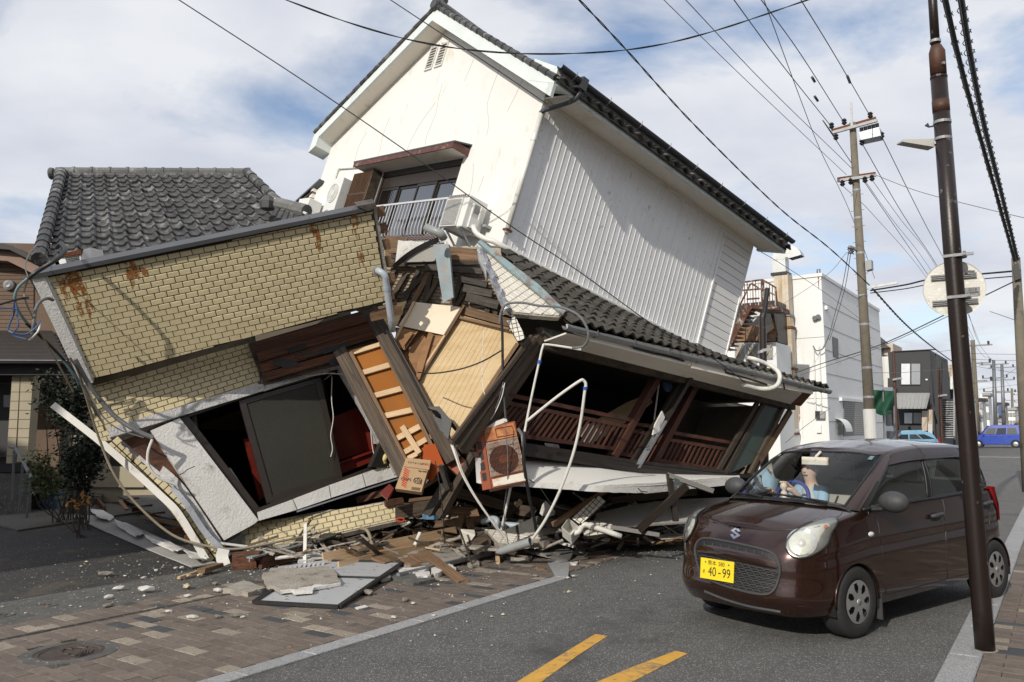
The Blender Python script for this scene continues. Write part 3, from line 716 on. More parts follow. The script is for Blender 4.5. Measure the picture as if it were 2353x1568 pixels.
for i in range(15):
 z=-.05+i*.147
 part('siding_board',hprism(MB(),[(4.80,-.005,z),(LW_,-.005,z),(LW_,0,z+.138),(4.80,0,z+.138)],(0,.012,0)),mt['siding'],sw)
part('corner_strip',hbox(hbox(MB(),4.765,4.80,-.03,0,-.06,2.15),LW_,LW_+.025,-.02,.1,-.06,2.15),mt['metal_white'],sw)
part('top_trim',hbox(MB(),.04,LW_,-.035,.0,2.10,2.165),mt['soffit'],sw)
part('base_flashing',hbox(MB(),.0,LW_,-.05,.02,-.13,-.09),mt['metal_white'],sw)
part('far_wall',hprism(MB(),[(LW_-.02,.16,-.8),(LW_-.02,GW,-.8),(LW_-.02,GW,rz(GW)),(LW_-.02,AY,rz(AY)),(LW_-.02,.16,rz(.16))],(.05,0,0)),mt['siding'],house)
part('back_wall',hbox(MB(),.16,LW_-.02,GW-.16,GW,-.8,2.3),mt['stucco'],house)
lr=part('side_roof',hprism(MB(),[(-.12,6.5,1.42),(-.12,7.35,1.0),(.6,7.35,1.0),(.6,6.5,1.42)],(0,0,.05)),mt['pipe_dk'],house)
part('rafter_end',hbox(MB(),-.08,.5,6.72,6.82,1.10,1.30),mt['soffit'],lr);part('eave_lining',hprism(MB(),[(-.1,6.72,1.18),(-.1,7.25,.95),(.5,7.25,.95),(.5,6.72,1.18)],(0,0,.05)),mt['wood_old'],lr)
hbk=MB();hbox(hbk,.0,.6,6.72,7.1,-.8,1.05);part('side_wing',hbk,mt['stucco'],house)
part('conduit',MB().tube([H(-.03,6.0,.9),H(-.03,5.98,1.62),H(-.03,5.93,1.68),H(-.03,4.75,1.60)],.022,8),mt['stucco'],house)
# ------------------------------------------- crushed ground floor under the lean-to roof
LE=nrm([.75,.65,-.10]);LA=W(1205,1045,9.5)
LWP=PL(LA,np.cross(LE,[0,0,1]),LE)
LN=LWP.n
gf=house
def lx(u,v,off=0):return LWP.hit(u,v,off)
def lbar(name,mat,a,b,wd,th,off=0,parent=None,label=None):
 return board(name,lx(*a,off),lx(*b,off),th,wd,mat,parent or gf,up=LN,label=label) if False else board(name,lx(*a,off),lx(*b,off),wd,th,mat,parent or gf,up=LN,label=label)
def roomq(u,v,back):return LWP.hit(u,v)-LN*back
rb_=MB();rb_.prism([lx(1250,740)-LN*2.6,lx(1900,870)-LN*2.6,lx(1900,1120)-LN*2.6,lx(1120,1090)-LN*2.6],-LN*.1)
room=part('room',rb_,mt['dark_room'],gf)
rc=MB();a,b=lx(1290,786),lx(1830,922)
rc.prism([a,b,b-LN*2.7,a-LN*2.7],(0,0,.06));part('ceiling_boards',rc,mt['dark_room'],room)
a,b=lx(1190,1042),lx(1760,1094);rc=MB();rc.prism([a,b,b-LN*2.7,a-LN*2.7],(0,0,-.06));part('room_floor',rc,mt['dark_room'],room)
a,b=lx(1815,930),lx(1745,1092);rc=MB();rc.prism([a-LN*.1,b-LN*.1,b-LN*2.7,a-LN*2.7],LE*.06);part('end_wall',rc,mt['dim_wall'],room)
part('plaster_panel',slab(MB(),PL(LA-LN*1.7,LN,LE),[(1590,905),(1735,935),(1660,1075),(1535,1050)],.05),mt['dim_wall'],room)
part('plaster_panel',slab(MB(),PL(LA-LN*2.2,LN+np.array([0,0,.3]),LE),[(1345,830),(1480,850),(1470,895),(1350,880)],.05),mt['dim_wall'],room)
part('fallen_board',slab(MB(),PL(LA-LN*.9,LN+np.array([0,0,.5]),LE),[(1370,965),(1440,925),(1490,905),(1500,925),(1450,965),(1395,1000)],.03),mt['panel_tan'],room)
part('fallen_board',slab(MB(),PL(LA-LN*.7,LN+np.array([0,0,.3]),LE),[(1330,985),(1375,965),(1395,1000),(1350,1025)],.03),mt['cement_sheet'],room)
part('paper_heap',slab(MB(),PL(LA-LN*.15,LN+np.array([0,0,1.]),LE),[(1252,1018),(1283,1022),(1287,1030),(1256,1027)],.01),mt['plaster_white'],room)
part('pipe_stub',MB().tube([lx(1516,868,-.3),lx(1503,965,-.3)],.012,6),mt['pvc'],room)
part('blue_sheet',MB().lathe([(0,-.05),(.1,-.02),(.12,.03),(0,.08)],lx(1532,886,-.9),LN,8),mt['cable_blue'],room)
sl_=MB()
for k,(dv,off,hgt) in enumerate(((0,.03,.05),(9,.09,.05),(18,.14,.06))):
 a,b,c=lx(1200,1023+dv,off),lx(1454,1062+dv,off),lx(1660,1084+dv,off)
 sl_.beam(a,b,.12,hgt);sl_.beam(b,c,.12,hgt)
part('window_sill',sl_,mt['dark_frame'],gf)
for a,b,wd,mat,off in (((1512,862),(1406,1050),.13,'wood_rail',-.12),((1598,882),(1496,1068),.12,'wood_rail',-.12),((1474,980),(1420,1064),.07,'wood_rail',-.2)):
 lbar('post',mat,a,b,.10,wd,off)
fr=part('window_frame',MB().beam(lx(1596,850,.06),lx(1455,1088,.06),.06,.09,LN).beam(lx(1578,855,.0),lx(1440,1082,.0),.05,.06,LN),mt['dark_frame'],gf)
part('frame_cover',MB().beam(lx(1527,968,.12),lx(1455,1090,.12),.03,.085,LN),mt['metal_grey'],fr)
part('frame_splinter',slab(MB(),LWP,[(1522,945),(1528,960),(1512,995),(1500,1000),(1506,975)],.02,.14),mt['plaster_white'],fr)
for a,b in (((1746,915),(1642,1096)),((1757,921),(1661,1096))):lbar('post','wood_old',a,b,.07,.05,-.02,label='brown window jamb')
part('cracked_pane',slab(MB(),LWP,[(1755,920),(1800,932),(1738,1060),(1664,1094)],.008,-.03),mt['green_glass'],gf)
lbar('post','wood_mid',(1816,944),(1745,1060),.10,.05,.0,label='tan end jamb');lbar('post','wood_old',(1800,935),(1722,1090),.06,.06,-.01)
def railing(top,mid,bot,n,off):
 r=part('railing',MB().beam(lx(*top[0],off),lx(*top[1],off),.05,.055,LN).beam(lx(*mid[0],off),lx(*mid[1],off),.05,.045,LN).beam(lx(*bot[0],off),lx(*bot[1],off),.05,.05,LN),mt['wood_rail'],gf)
 for i in range(n):
  t=(i+.5)/n
  a=lx(*(np.array(mid[0])*(1-t)+np.array(mid[1])*t),off);b=lx(*(np.array(bot[0])*(1-t)+np.array(bot[1])*t),off)
  board('baluster',a,b,.028,.042,'wood_rail',r,up=LN)
railing(((1168,908),(1450,966)),((1163,926),(1440,981)),((1110,990),(1414,1032)),24,-.1)
railing(((1452,974),(1500,980)),((1448,990),(1495,998)),((1420,1042),(1462,1050)),4,-.13)
railing(((1540,994),(1676,1017)),((1532,1010),(1668,1033)),((1508,1058),(1646,1078)),13,-.1)
for a,b,wd,off in (((1240,774),(1062,1035),.11,.0),((1222,774),(1044,1020),.06,.06),((1206,796),(1040,1012),.045,.12),((1246,800),(1085,1030),.09,-.12),((1230,778),(1050,1030),.04,.1)):
 lbar('post','wood_old',a,b,wd,wd,off,label='rotten splintered corner post')
GO=.5
g0,g1=lx(1316,752,GO),lx(1905,898,GO)
lt_=part('lintel',MB().beam(lx(1238,792,.02),lx(1822,936,.02),.1,.10,LN),mt['wood_old'],gf)
part('lean_soffit',(lambda m:m.prism([lx(1250,786,.06),lx(1816,930,.06),lx(1842,905,GO-.04),lx(1300,768,GO-.04)],(0,0,.02)))(MB()),mt['soffit'],gf)
fa=part('lean_fascia',(lambda m:(slab(m,LWP,[(1352,758),(1590,812),(1588,842),(1355,784)],.03,GO-.02),slab(m,LWP,[(1592,812),(1870,878),(1868,906),(1764,886),(1590,846)],.03,GO-.015),m)[2])(MB()),mt['soffit'],gf)
ck=MB()
for pts in ([(1448,787),(1456,800),(1500,812),(1540,820),(1572,830)],[(1660,836),(1668,856),(1720,870),(1762,884)],[(1532,806),(1542,822)],[(1800,878),(1803,896)]):
 ck.tube([lx(u,v,GO-.008) for u,v in pts],[.010+.006*RND.random() for _ in pts],4)
part('fascia_crack',ck,mt['black'],fa,kind='stuff')
part('beam_end',slab(MB(),LWP,[(1246,752),(1340,776),(1352,800),(1258,786)],.12,.1),mt['concrete_dk'],gf)
part('torn_soffit',slab(MB(),LWP,[(1303,745),(1350,756),(1352,776),(1325,768),(1306,758)],.02,GO-.01),mt['plaster_white'],gf)
gq=[g0+(g1-g0)*t for t in np.linspace(-.02,1.0,24)]
gm=MB();up_=np.array([0,0,1.0])
gm.grid(lambda a,b:(g0+(g1-g0)*(a*1.02-.02))+LN*(.0+.062*math.cos(math.pi*b))-up_*.062*math.sin(math.pi*b),1,8)
gm.grid(lambda a,b:(g0+(g1-g0)*(a*1.02-.02))+LN*(.0+.054*math.cos(math.pi*b))-up_*(.054*math.sin(math.pi*b)-.002),1,8)
gt2=part('lean_gutter',gm,mt['pipe_grey'],gf,fix=False)
for i in range(9):
 p=g0+(g1-g0)*(.06+i*.112)
 part('gutter_bracket',MB().tube([p+LN*.07+up_*.02,p+LN*.065-up_*.04,p-up_*.07,p-LN*.06-up_*.04],.007,4),mt['galv_dk'],gt2)
tip=g1
part('eave_end_board',(lambda m:m.prism([lx(1790,880,GO-.06),lx(1868,898,GO-.06),lx(1840,930,.05),lx(1770,915,.05)],(0,0,-.03)))(MB()),mt['wood_red'],gf)
ga,gb_=g0+up_*.03-LE*.02,g1+up_*.03
wa,wb=H(-.05,-.06,-.16),H(LW_+.0,-.06,-.2)+HX*1.3+up_*-.12
def LS(a,b):return (ga*(1-a)+gb_*a)*(1-b)+(wa*(1-a)+wb*a)*b
NTX,NTY=32,9
lroof=part('lean_roof',MB().grid(lambda a,b:LS(a,b)-up_*.05,8,4),mt['wood_old'],gf)
for i in range(NTX):
 for j in range(NTY):
  a,b=(i+.5)/NTX,(j)/NTY
  p=LS(a,b);ax=LS(a+.5/NTX,b)-LS(a-.5/NTX,b);ay=LS(a,b+1.0/NTY)-p
  w_,l_=np.linalg.norm(ax),np.linalg.norm(ay)
  X=ax/w_;Z=nrm(np.cross(ax,ay));Y=np.cross(Z,X)
  if Z[2]<0:Z=-Z;Y=-Y
  key='lt'
  if key not in um:um[key]=rtile(1.0,1.18,.045/.17,.022/.17);um[key].materials[0]=mt['tile_old']
  jx=RND.uniform(-.03,.03)
  Xr=X*math.cos(jx)+Y*math.sin(jx);Yr=np.cross(Z,Xr)
  if (Yr@ay)<0:Yr=-Yr;Xr=-Xr
  if i*NTY+j<300:link('tile',um[key],lroof,basis(Xr*w_*1.02,Yr*l_,Z*w_,p+Z*RND.uniform(0,.012)))
# ---------------------------------------------------------------- tiled shop, tipped forward, left of the house
shop=thing('tiled_shop','collapsed shop faced in beige brick tiles with a sagging pantile roof','shop',(-3.2,11.5,0))
PA=PL3((200,868,9.6),(70,630,9.05),(855,470,9.95))
tl,tr_,bl,br_=PA.hit(70,636),PA.hit(855,484),PA.hit(205,868),PA.hit(886,690)
PA=PL(tl,PA.n,tr_-tl)
def poly2(px):return ccw([tuple(PA.uv(PA.hit(u,v))) for u,v in px])
sbk={}
def bricks(pl,px,cols_w,row_h,root,limit,mats,proud=.012,th=.03,gap=.009,hole=None,stagger=.5,origin=None,order=None):
 """running-bond tiles laid on plane pl inside a convex outline, ragged where the outline says so"""
 reg=ccw([tuple(pl.uv(pl.hit(u,v))) for u,v in px])
 xs=[p[0] for p in reg];ys=[p[1] for p in reg]
 ox,oy=origin if origin is not None else (min(xs),max(ys))
 rest=MB();full=[];cut=[]
 j0=int(math.floor((oy-max(ys))/row_h))-1;j1=int(math.ceil((oy-min(ys))/row_h))+1
 for j in range(j0,j1):
  y1=oy-j*row_h;y0=y1-row_h+gap;sh=(j%2)*stagger*cols_w
  i0=int(math.floor((min(xs)-ox-sh)/cols_w))-1;i1=int(math.ceil((max(xs)-ox-sh)/cols_w))+1
  for i in range(i0,i1):
   x0=ox+sh+i*cols_w;x1=x0+cols_w-gap
   q=clip([(x0,y0),(x1,y0),(x1,y1),(x0,y1)],reg)
   if len(q)<3 or abs(area2(q))<.18*(x1-x0)*(y1-y0):continue
   c=((x0+x1)/2,(y0+y1)/2)
   if hole and hole(pl.at(*c)):continue
   (full if abs(area2(q))>.985*(x1-x0)*(y1-y0) else cut).append((c,q))
 key=(round(cols_w,4),round(row_h,4),mats)
 if key not in sbk:sbk[key]=soft_box('brick',mt[mats],cols_w-gap,row_h-gap,th,.005)
 full.sort(key=lambda e:np.linalg.norm(pl.at(*e[0])-CO))
 n=0
 for c,q in full:
  t=[RND.uniform(-.012,.012) for _ in range(2)]
  z=nrm(pl.n+pl.ex*t[0]+pl.ey*t[1]);x=nrm(pl.ex-z*(pl.ex@z));y=np.cross(z,x)
  p=pl.at(c[0],c[1],proud+RND.uniform(-.002,.002))
  if n<limit:link('brick',sbk[key],root,basis(x,y,z,p));n+=1
  else:
   X,Y=x*(cols_w-gap)/2,y*(row_h-gap)/2
   rest.hexa([p-X-Y-z*th,p+X-Y-z*th,p+X+Y-z*th,p-X+Y-z*th],[p-X-Y,p+X-Y,p+X+Y,p-X+Y])
 for c,q in cut:rest.prism([pl.at(a,b,proud) for a,b in q],-pl.n*th)
 if rest.f:part('brick_field',rest,mt[mats],root,kind='stuff')
par=part('parapet',slab(MB(),PA,[(66,640),(858,484),(893,694),(860,704),(700,745),(586,772),(205,876)],.28,0),mt['grout'],shop)
Wp=np.linalg.norm(tr_-tl);Hp=np.linalg.norm(bl-tl)
pc=Wp/29.0;pr_=Hp/18.6
bricks(PA,[(100,640),(856,486),(888,690),(208,872)],pc,pr_,par,299,'brick',origin=tuple(PA.uv(PA.hit(100,640))))
rs=MB()
def rust(u,v,n,du=0.0):
 for k in range(n):
  a=PA.uv(PA.hit(u+du*k+RND.uniform(-5,5),v+k*8));wv_=RND.uniform(.02,.06)*(1-k/(n+3));hv=RND.uniform(.06,.13)
  pts=[]
  for q in range(10):
   an=q/10*2*math.pi;rr_=RND.uniform(.6,1.15)
   pts.append(PA.at(a[0]+wv_*rr_*math.cos(an),a[1]+hv*rr_*math.sin(an),.0135+.0003*RND.random()))
  rs.prism(pts,-PA.n*.004)
rust(158,640,13,3.0);rust(170,634,12,3.4);rust(186,650,8,3.0);rust(145,648,4,2);rust(290,622,4,5);rust(305,612,3,6);rust(330,618,2,5);rust(812,498,6,2);rust(720,520,7,2.5);rust(826,580,3,2)
part('rust_stain',rs,mt['rust_stain'],par,kind='stuff')
cap=part('parapet_cap',(lambda m:m.prism([PA.hit(66,633,.07),PA.hit(858,474,.07),PA.hit(858,474,.07)-PA.n*.30,PA.hit(66,633,.07)-PA.n*.30],-PA.ey*.05))(MB()),mt['cap_grey'],shop)
part('cap_end',slab(MB(),PA,[(820,474),(862,466),(866,476),(846,486)],.3,.085),mt['wood_grey'],cap)
part('corner_trim',slab(slab(MB(),PA,[(72,640),(101,634),(214,880),(188,885)],.05,.05),PA,[(98,636),(108,634),(216,874),(212,880)],.08,.03),mt['white_paint'],shop)
part('side_return',(lambda m:m.prism([PA.hit(72,642,.0),PA.hit(186,884,.0),PA.hit(186,884)-PA.n*.9,PA.hit(72,642)-PA.n*.9],PA.ex*.05))(MB()),mt['white_paint'],shop)
for k in range(7):
 v=488+k*38;e=(864+k*6.2,v)
 q=PA.hit(e[0],e[1],-.06)
 board('sheathing_board',q-PA.ex*.3,q+PA.ex*RND.uniform(.05,.14),.13,.05,'wood_mid',par,up=PA.n)
part('mortar_edge',slab(MB(),PA,[(856,480)]+jag((866,478),(898,690),9,3)+[(888,694)],.05,-.01),mt['mortar'],par)
vp=part('vent_pipe',MB().tube([PA.hit(866,622,-.05),PA.hit(872,624,.08),PA.hit(884,634,.13),PA.hit(888,655,.13),PA.hit(902,762,.14)],.045,12,smooth=4),mt['pvc_grey'],shop,smooth=True)
part('pipe_collar',MB().tube([PA.hit(888.5,660,.13),PA.hit(889.6,668,.13)],.05,12),mt['pvc_grey'],vp)
part('sealant',MB().lathe([(.04,.02),(.07,.015),(.075,0),(.05,-.01)],PA.hit(866,622,.0),PA.n,12),mt['mortar'],vp)
PB=PL3((245,1000,9.75),(600,880,10.75),(520,1285,10.05))
PB=PL(PB.p,PB.n,PB.hit(600,890)-PB.hit(245,1005))
low=part('lower_front',slab(MB(),PB,[(192,872),(586,768),(600,880),(250,1002)],.2,0),mt['grout_lt'],shop)
org=PB.uv(PB.hit(250,1000));wd=pc*.93
bricks(PB,[(203,890),(584,786),(598,882),(250,1000)],wd,pr_*.95,low,240,'brick',origin=(org[0],org[1]+.9),proud=.01)
bricks(PB,[(190,886),(206,882),(252,1000),(262,1015),(232,1012)],wd*.6,pr_*.95,low,20,'brick',proud=.008)
part('mortar_edge',slab(MB(),PB,[(540,790),(586,772)]+jag((588,785),(602,886),8,4)+[(570,893),(575,850),(560,812)],.05,.0),mt['mortar'],low)
lin=part('door_lintel',slab(MB(),PB,[(246,985),(590,882),(606,884),(606,898),(252,1006)],.16,.06),mt['white_rough'],shop)
part('door_lintel',slab(MB(),PB,[(606,880),(776,830),(781,846),(640,888),(606,900)],.14,.05),mt['white_rough'],shop)
pil=part('pillar',slab(MB(),PB,[(346,990),(413,961),(438,992),(594,1196),(583,1205),(515,1242)],.16,.05),mt['white_paint'],shop)
part('pillar_crack',MB().tube([PB.hit(u,v,.051) for u,v in ((402,1095),(420,1088),(432,1078),(448,1072))],.004,4),mt['black'],pil)
for px in ([(593,1177),(672,1148),(682,1172),(595,1197)],[(674,1147),(755,1116),(760,1145),(684,1171)],[(757,1115),(832,1089),(840,1119),(762,1144)],[(834,1088),(905,1064),(926,1092),(842,1118)]):
 part('sill_panel',slab(MB(),PB,px,.10,.05),mt['white_paint'],shop)
part('sill_flashing',MB().beam(PB.hit(682,1176,.08),PB.hit(930,1096,.08),.02,.03,PB.n),mt['metal_grey'],shop)
part('door_jamb',slab(MB(),PB,[(774,842),(788,838),(858,960),(880,1010),(918,1085),(905,1092),(866,1010),(842,960)],.1,.06),mt['white_rough'],shop)
part('sash_track',slab(MB(),PB,[(592,1168),(760,1108),(906,1052),(908,1064),(760,1118),(594,1178)],.12,.02),mt['dark_frame'],shop)
part('sash_track',slab(MB(),PB,[(430,950),(600,893),(776,846),(778,852),(602,902),(434,958)],.12,.01),mt['dark_frame'],shop)
df=part('sliding_door',slab(slab(slab(slab(MB(),PB,[(549,922),(563,918),(628,1150),(614,1158)],.05,-.0),PB,[(724,871),(737,867),(789,1106),(776,1110)],.05,-.0),PB,[(560,918),(726,870),(729,880),(563,928)],.05,-.004),PB,[(620,1140),(778,1090),(780,1108),(620,1158)],.05,-.004),mt['dark_frame'],shop)
part('door_glass',slab(MB(),PB,[(560,925),(727,877),(778,1094),(624,1142)],.008,-.02),mt['wired_glass'],df)
part('door_jamb',slab(MB(),PB,[(413,961),(432,955),(600,1172),(594,1194)],.12,-.01),mt['dark_frame'],shop,label='dark wooden jamb beside the white pillar')
part('broken_slat',slab(MB(),PB,[(440,955),(452,952),(455,1000),(446,985)],.02,-.15),mt['wood_grey'],shop)
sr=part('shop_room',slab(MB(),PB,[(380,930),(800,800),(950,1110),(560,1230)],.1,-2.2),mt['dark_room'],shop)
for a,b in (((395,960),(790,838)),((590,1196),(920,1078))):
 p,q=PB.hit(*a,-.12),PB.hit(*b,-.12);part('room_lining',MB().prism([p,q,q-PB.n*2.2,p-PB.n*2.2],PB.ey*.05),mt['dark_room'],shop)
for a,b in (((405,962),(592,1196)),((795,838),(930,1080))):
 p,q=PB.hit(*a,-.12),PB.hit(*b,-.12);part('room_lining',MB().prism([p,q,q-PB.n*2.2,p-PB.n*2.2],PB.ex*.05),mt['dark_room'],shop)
part('red_panel',slab(MB(),PB,[(742,968),(824,935),(866,1030),(772,1060)],.04,-.5),mt['red_lacquer'],sr)
part('red_counter',slab(slab(MB(),PB,[(775,1066),(865,1036),(876,1052),(784,1090)],.3,-.25),PB,[(780,1062),(868,1030),(868,1036),(780,1068)],.34,-.2),mt['red_lacquer'],sr)
part('red_panel',slab(MB(),PB,[(560,1010),(575,1005),(612,1140),(596,1150)],.04,-.4),mt['red_lacquer'],sr)
part('picture_board',slab(MB(),PB,[(502,1085),(530,1075),(566,1130),(548,1136)],.02,-.45),mt['board_grey'],sr)
part('grey_bucket',MB().lathe([(.0,0),(.07,0),(.09,.2),(.085,.2),(.06,.01)],PB.hit(868,1020,-.45),(0,0,1),14),mt['ac_grey'],sr)
for pts in ([(763,866),(762,920),(766,960),(760,1000),(764,1030),(760,1050)],[(852,990),(856,1030),(862,1052)]):
 part('hanging_cord',MB().tube([PB.hit(u,v,.04) for u,v in pts],.006,5,smooth=4),mt['pvc'],shop)
part('door_head_strip',MB().tube([PB.hit(u,v,.07) for u,v in ((700,866),(750,858),(790,860))],.01,6),mt['plaster_white'],shop)
PC=PL(PB.p-PB.n*.0,PB.n+PA.n*.5,PA.ex)
PC=PL3((600,800,10.75),(850,730,11.2),(620,880,10.7))
for (a,b,wd,mat) in (((585,800),(868,722),.14,'wood_red'),((592,822),(862,745),.13,'wood_red'),((600,846),(866,765),.13,'wood_red'),((605,868),(800,812),.11,'wood_red'),((592,812),(700,783),.05,'wood_grey'),((680,822),(800,792),.06,'wood_old')):
 board('old_plank',PC.hit(*a,.02+RND.uniform(0,.03)),PC.hit(*b,.02+RND.uniform(0,.03)),wd,.03,mat,shop,up=PC.n)
part('plank_backing',slab(MB(),PC,[(570,790),(862,706),(880,800),(780,838),(606,886)],.05,-.03),mt['wood_old'],shop)
tp=MB()
for px in ([(620,836),(640,826),(672,826),(690,838),(660,846),(640,842)],[(752,832),(790,808),(800,818),(782,834),(765,842)],[(655,802),(700,788),(706,800),(668,812)],[(730,806),(800,786),(806,794),(745,814)]):
 slab(tp,PC,px,.01,.06)
part('tar_paper',tp,mt['black'],shop)
PD=PL3((800,830,10.75),(905,800,10.7),(1000,1050,10.0))
part('ply_panel',slab(MB(),PD,[(800,806),(885,782),(1012,1030),(930,1072)],.03,-.03),mt['ply_orange'],shop)
for a,b,wd in (((828,859),(901,838),.075),((858,911),(929,892),.075),((883,957),(955,941),.075),((913,1008),(972,977),.075),((930,1040),(990,1004),.07),((810,812),(880,790),.06),((938,1054),(965,1040),.06)):
 board('batten',PD.hit(*a,.01),PD.hit(*b,.01),wd,.035,'wood_new',shop,up=PD.n)
board('batten',PD.hit(924,980,.045),PD.hit(964,1042,.045),.07,.025,'wood_new',shop,up=PD.n)
for a,b,wd,mat,lb in (((782,806),(930,1092),.17,'wood_old','rotten post left of the orange ply'),((852,716),(1044,1060),.2,'wood_old','rotten post right of the orange ply'),((876,790),(996,1032),.05,'wood_mid',None),((806,810),(936,1064),.05,'wood_mid',None)):
 board('post' if lb else 'batten',PD.hit(*a,.03),PD.hit(*b,.03),wd,.12 if lb else .07,mat,shop,up=PD.n,label=lb)
part('pipe_on_post',MB().tube([PD.hit(864,716,.14),PD.hit(940,855,.13),PD.hit(985,940,.12)],.014,6),mt['cable_blk'],shop)
R00,R10,R01,R11=W(150,402,15.2),W(560,402,15.8),W(108,606,11.2),W(800,640,12.0)
def RS(a,b):return (R00*(1-a)+R10*a)*(1-b)+(R01*(1-a)+R11*a)*b
sroof=part('pantile_roof',MB().grid(lambda a,b:RS(a,b)-np.array([0,0,.06]),8,6),mt['wood_old'],shop)
NA,NB=17,17
def tprof(t):
 t=(t-.30)%1.0
 return .5-.5*math.cos(2*math.pi*t/.52) if t<.52 else -.10*math.sin(math.pi*(t-.52)/.48)
for j in range(NB):
 for i in range(NA):
  a0,b0=i/NA,(j+1)/NB
  dx=RS(a0+1/NA,b0)-RS(a0,b0);dy=RS(a0,b0-1/NB)-RS(a0,b0);Z=nrm(np.cross(dx,dy));Z=Z if Z[2]>0 else -Z
  w_=np.linalg.norm(dx);jz=RND.uniform(0,.012);ja=RND.uniform(-.003,.003)
  ft=lambda t,q,lo=0:RS(a0+ja+(t*1.02-.01)/NA,b0-q*1.08/NB)+Z*(w_*.23*tprof(t*1.02-.01)+.032*(1-q)+jz-lo)
  mb=MB().grid(ft,12,1).grid(lambda t,q:ft(t,0,.032*q),12,1)
  part('tile',mb,mt['tile'],sroof,fix=False)
def roll(a0,b0,a1,b1,n,r,mat='tile'):
 for k in range(n):
  t0,t1=k/n,(k+1.12)/n
  p,q=RS(a0+(a1-a0)*t1,b0+(b1-b0)*t1)+np.array([0,0,.07]),RS(a0+(a1-a0)*t0,b0+(b1-b0)*t0)+np.array([0,0,.07])
  part('verge_tile',MB().tube([p,q],[r,r*.82],10),mt[mat],sroof)
roll(-.02,-.0,-.025,1.0,17,.105);roll(1.015,-.0,1.015,.62,9,.10)
rd0,rd1=RS(-.05,-.01)+np.array([0,0,.05]),RS(1.04,-.01)+np.array([0,0,.03])
part('ridge_base',MB().beam(rd0-np.array([0,0,.12]),rd1-np.array([0,0,.1]),.2,.14),mt['tile'],sroof)
for k in range(11):
 p,q=rd0+(rd1-rd0)*(k/11),rd0+(rd1-rd0)*((k+1.0)/11)
 part('ridge_tile',MB().tube([p,p+(q-p)*.9,p+(q-p)*.9,q+(q-p)*.04],[.085,.085,.10,.10],12),mt['tile_ridge'],sroof)
part('ridge_end',MB().lathe([(0,.0),(.11,0),(.12,.05),(.10,.08),(0,.08)],rd0-(rd1-rd0)*.012-np.array([0,0,.04]),rd0-rd1,14),mt['tile_ridge'],sroof)
p0,p1=W(618,465,13.2),W(705,486,12.6)
part('side_ridge',MB().tube([p0,p1],[.12,.11],10),mt['tile_ridge'],sroof);part('ridge_stone',MB().lathe([(0,-.12),(.12,-.08),(.14,.04),(.07,.14),(0,.15)],W(615,470,13.0),(0,0,1),7),mt['tile'],sroof)
for k in range(8):
 part('tile',rtile_mb if False else MB().tube([W(640+k*11,486+k*3.6,12.9-.05*k),W(628+k*12,505+k*5.5,12.5-.05*k)],.075,8),mt['tile'],sroof)
part('white_conduit',MB().tube([W(632,458,13),W(655,470,12.9),W(705,492,12.5)],.022,6),mt['pvc'],sroof)
bx=MB();a,b=PB.hit(210,880,-.25),PB.hit(880,780,-.25)
bx.hexa([PB.hit(260,1000,-.3)-PB.n*2.3,PB.hit(930,1060,-2.6),PB.hit(930,1060,-2.6)-PB.n*2.5,PB.hit(260,1000,-.3)-PB.n*4.5],[R01-np.array([0,0,.3]),R11-np.array([0,0,.4]),R10-np.array([0,0,.3]),R00-np.array([0,0,.3])])
part('shop_body',bx,mt['dim_wall'],shop)
# ------------------------------------------- torn-open middle between shop and house: part of the house
PM=PL3((930,720,11.1),(1180,790,10.5),(1040,1015,10.0))
PU=PL3((900,620,11.3),(1120,630,10.9),(1050,705,11.0))
mud=part('mud_wall',slab(MB(),PU,[(880,560),(1150,570),(1170,720),(1100,740),(905,720),(880,700)],.1,-.04),mt['mud'],house)
for k in range(13):
 v=612+k*8
 board('lath',PU.hit(888,v,-.035),PU.hit(1160,v+12,-.035+RND.uniform(0,.01)),.012,.012,'wood_mid',mud,up=PU.n)
for a,b,wd in (((934,628),(892,702),.07),((962,622),(932,690),.06),((982,626),(928,680),.07),((986,628),(952,692),.075),((990,630),(976,696),.07),((1008,640),(980,690),.06),((1060,640),(1040,700),.07),((1080,652),(1044,712),.06),((908,620),(886,660),.06),((1128,690),(1112,740),.07),((1146,700),(1130,745),.06)):
 board('stud',PU.hit(*a,.0),PU.hit(*b,.02),wd,.05,'wood_old' if wd!=.075 else 'wood_mid',house,up=PU.n)
for a,b,wd,mat in (((888,610),(1112,604),.05,'wood_old'),((900,590),(1108,597),.06,'wood_grey'),((978,614),(1110,624),.08,'wood_grey'),((1060,642),(1120,655),.08,'wood_grey'),((1066,662),(1132,676),.10,'wood_grey'),((1072,682),(1146,702),.12,'wood_grey'),((940,698),(1022,714),.05,'wood_mid'),((1036,575),(1100,580),.08,'wood_mid'),((1030,590),(1102,592),.09,'wood_mid'),((895,575),(930,574),.1,'wood_mid'),((1060,712),(1172,742),.11,'wood_mid'),((1048,726),(1176,760),.05,'wood_new'),((868,712),(912,698),.07,'wood_mid')):
 board('beam',PU.hit(*a,.06),PU.hit(*b,.06),wd,.06,mat,house,up=PU.n)
lw=part('lath_wall',slab(MB(),PU,[(886,540),(935,548),(930,612),(884,612)],.05,-.02),mt['wood_mid'],house)
part('plaster_flap',slab(MB(),PU,jag((915,552),(975,556),4,2)+[(968,566),(925,590),(908,606)],.03,.1),mt['plaster_white'],house)
part('sheet_flap',slab(MB(),PU,[(925,603),(962,572),(1006,562),(1000,598),(994,601)],.02,.14),mt['cement_sheet'],house)
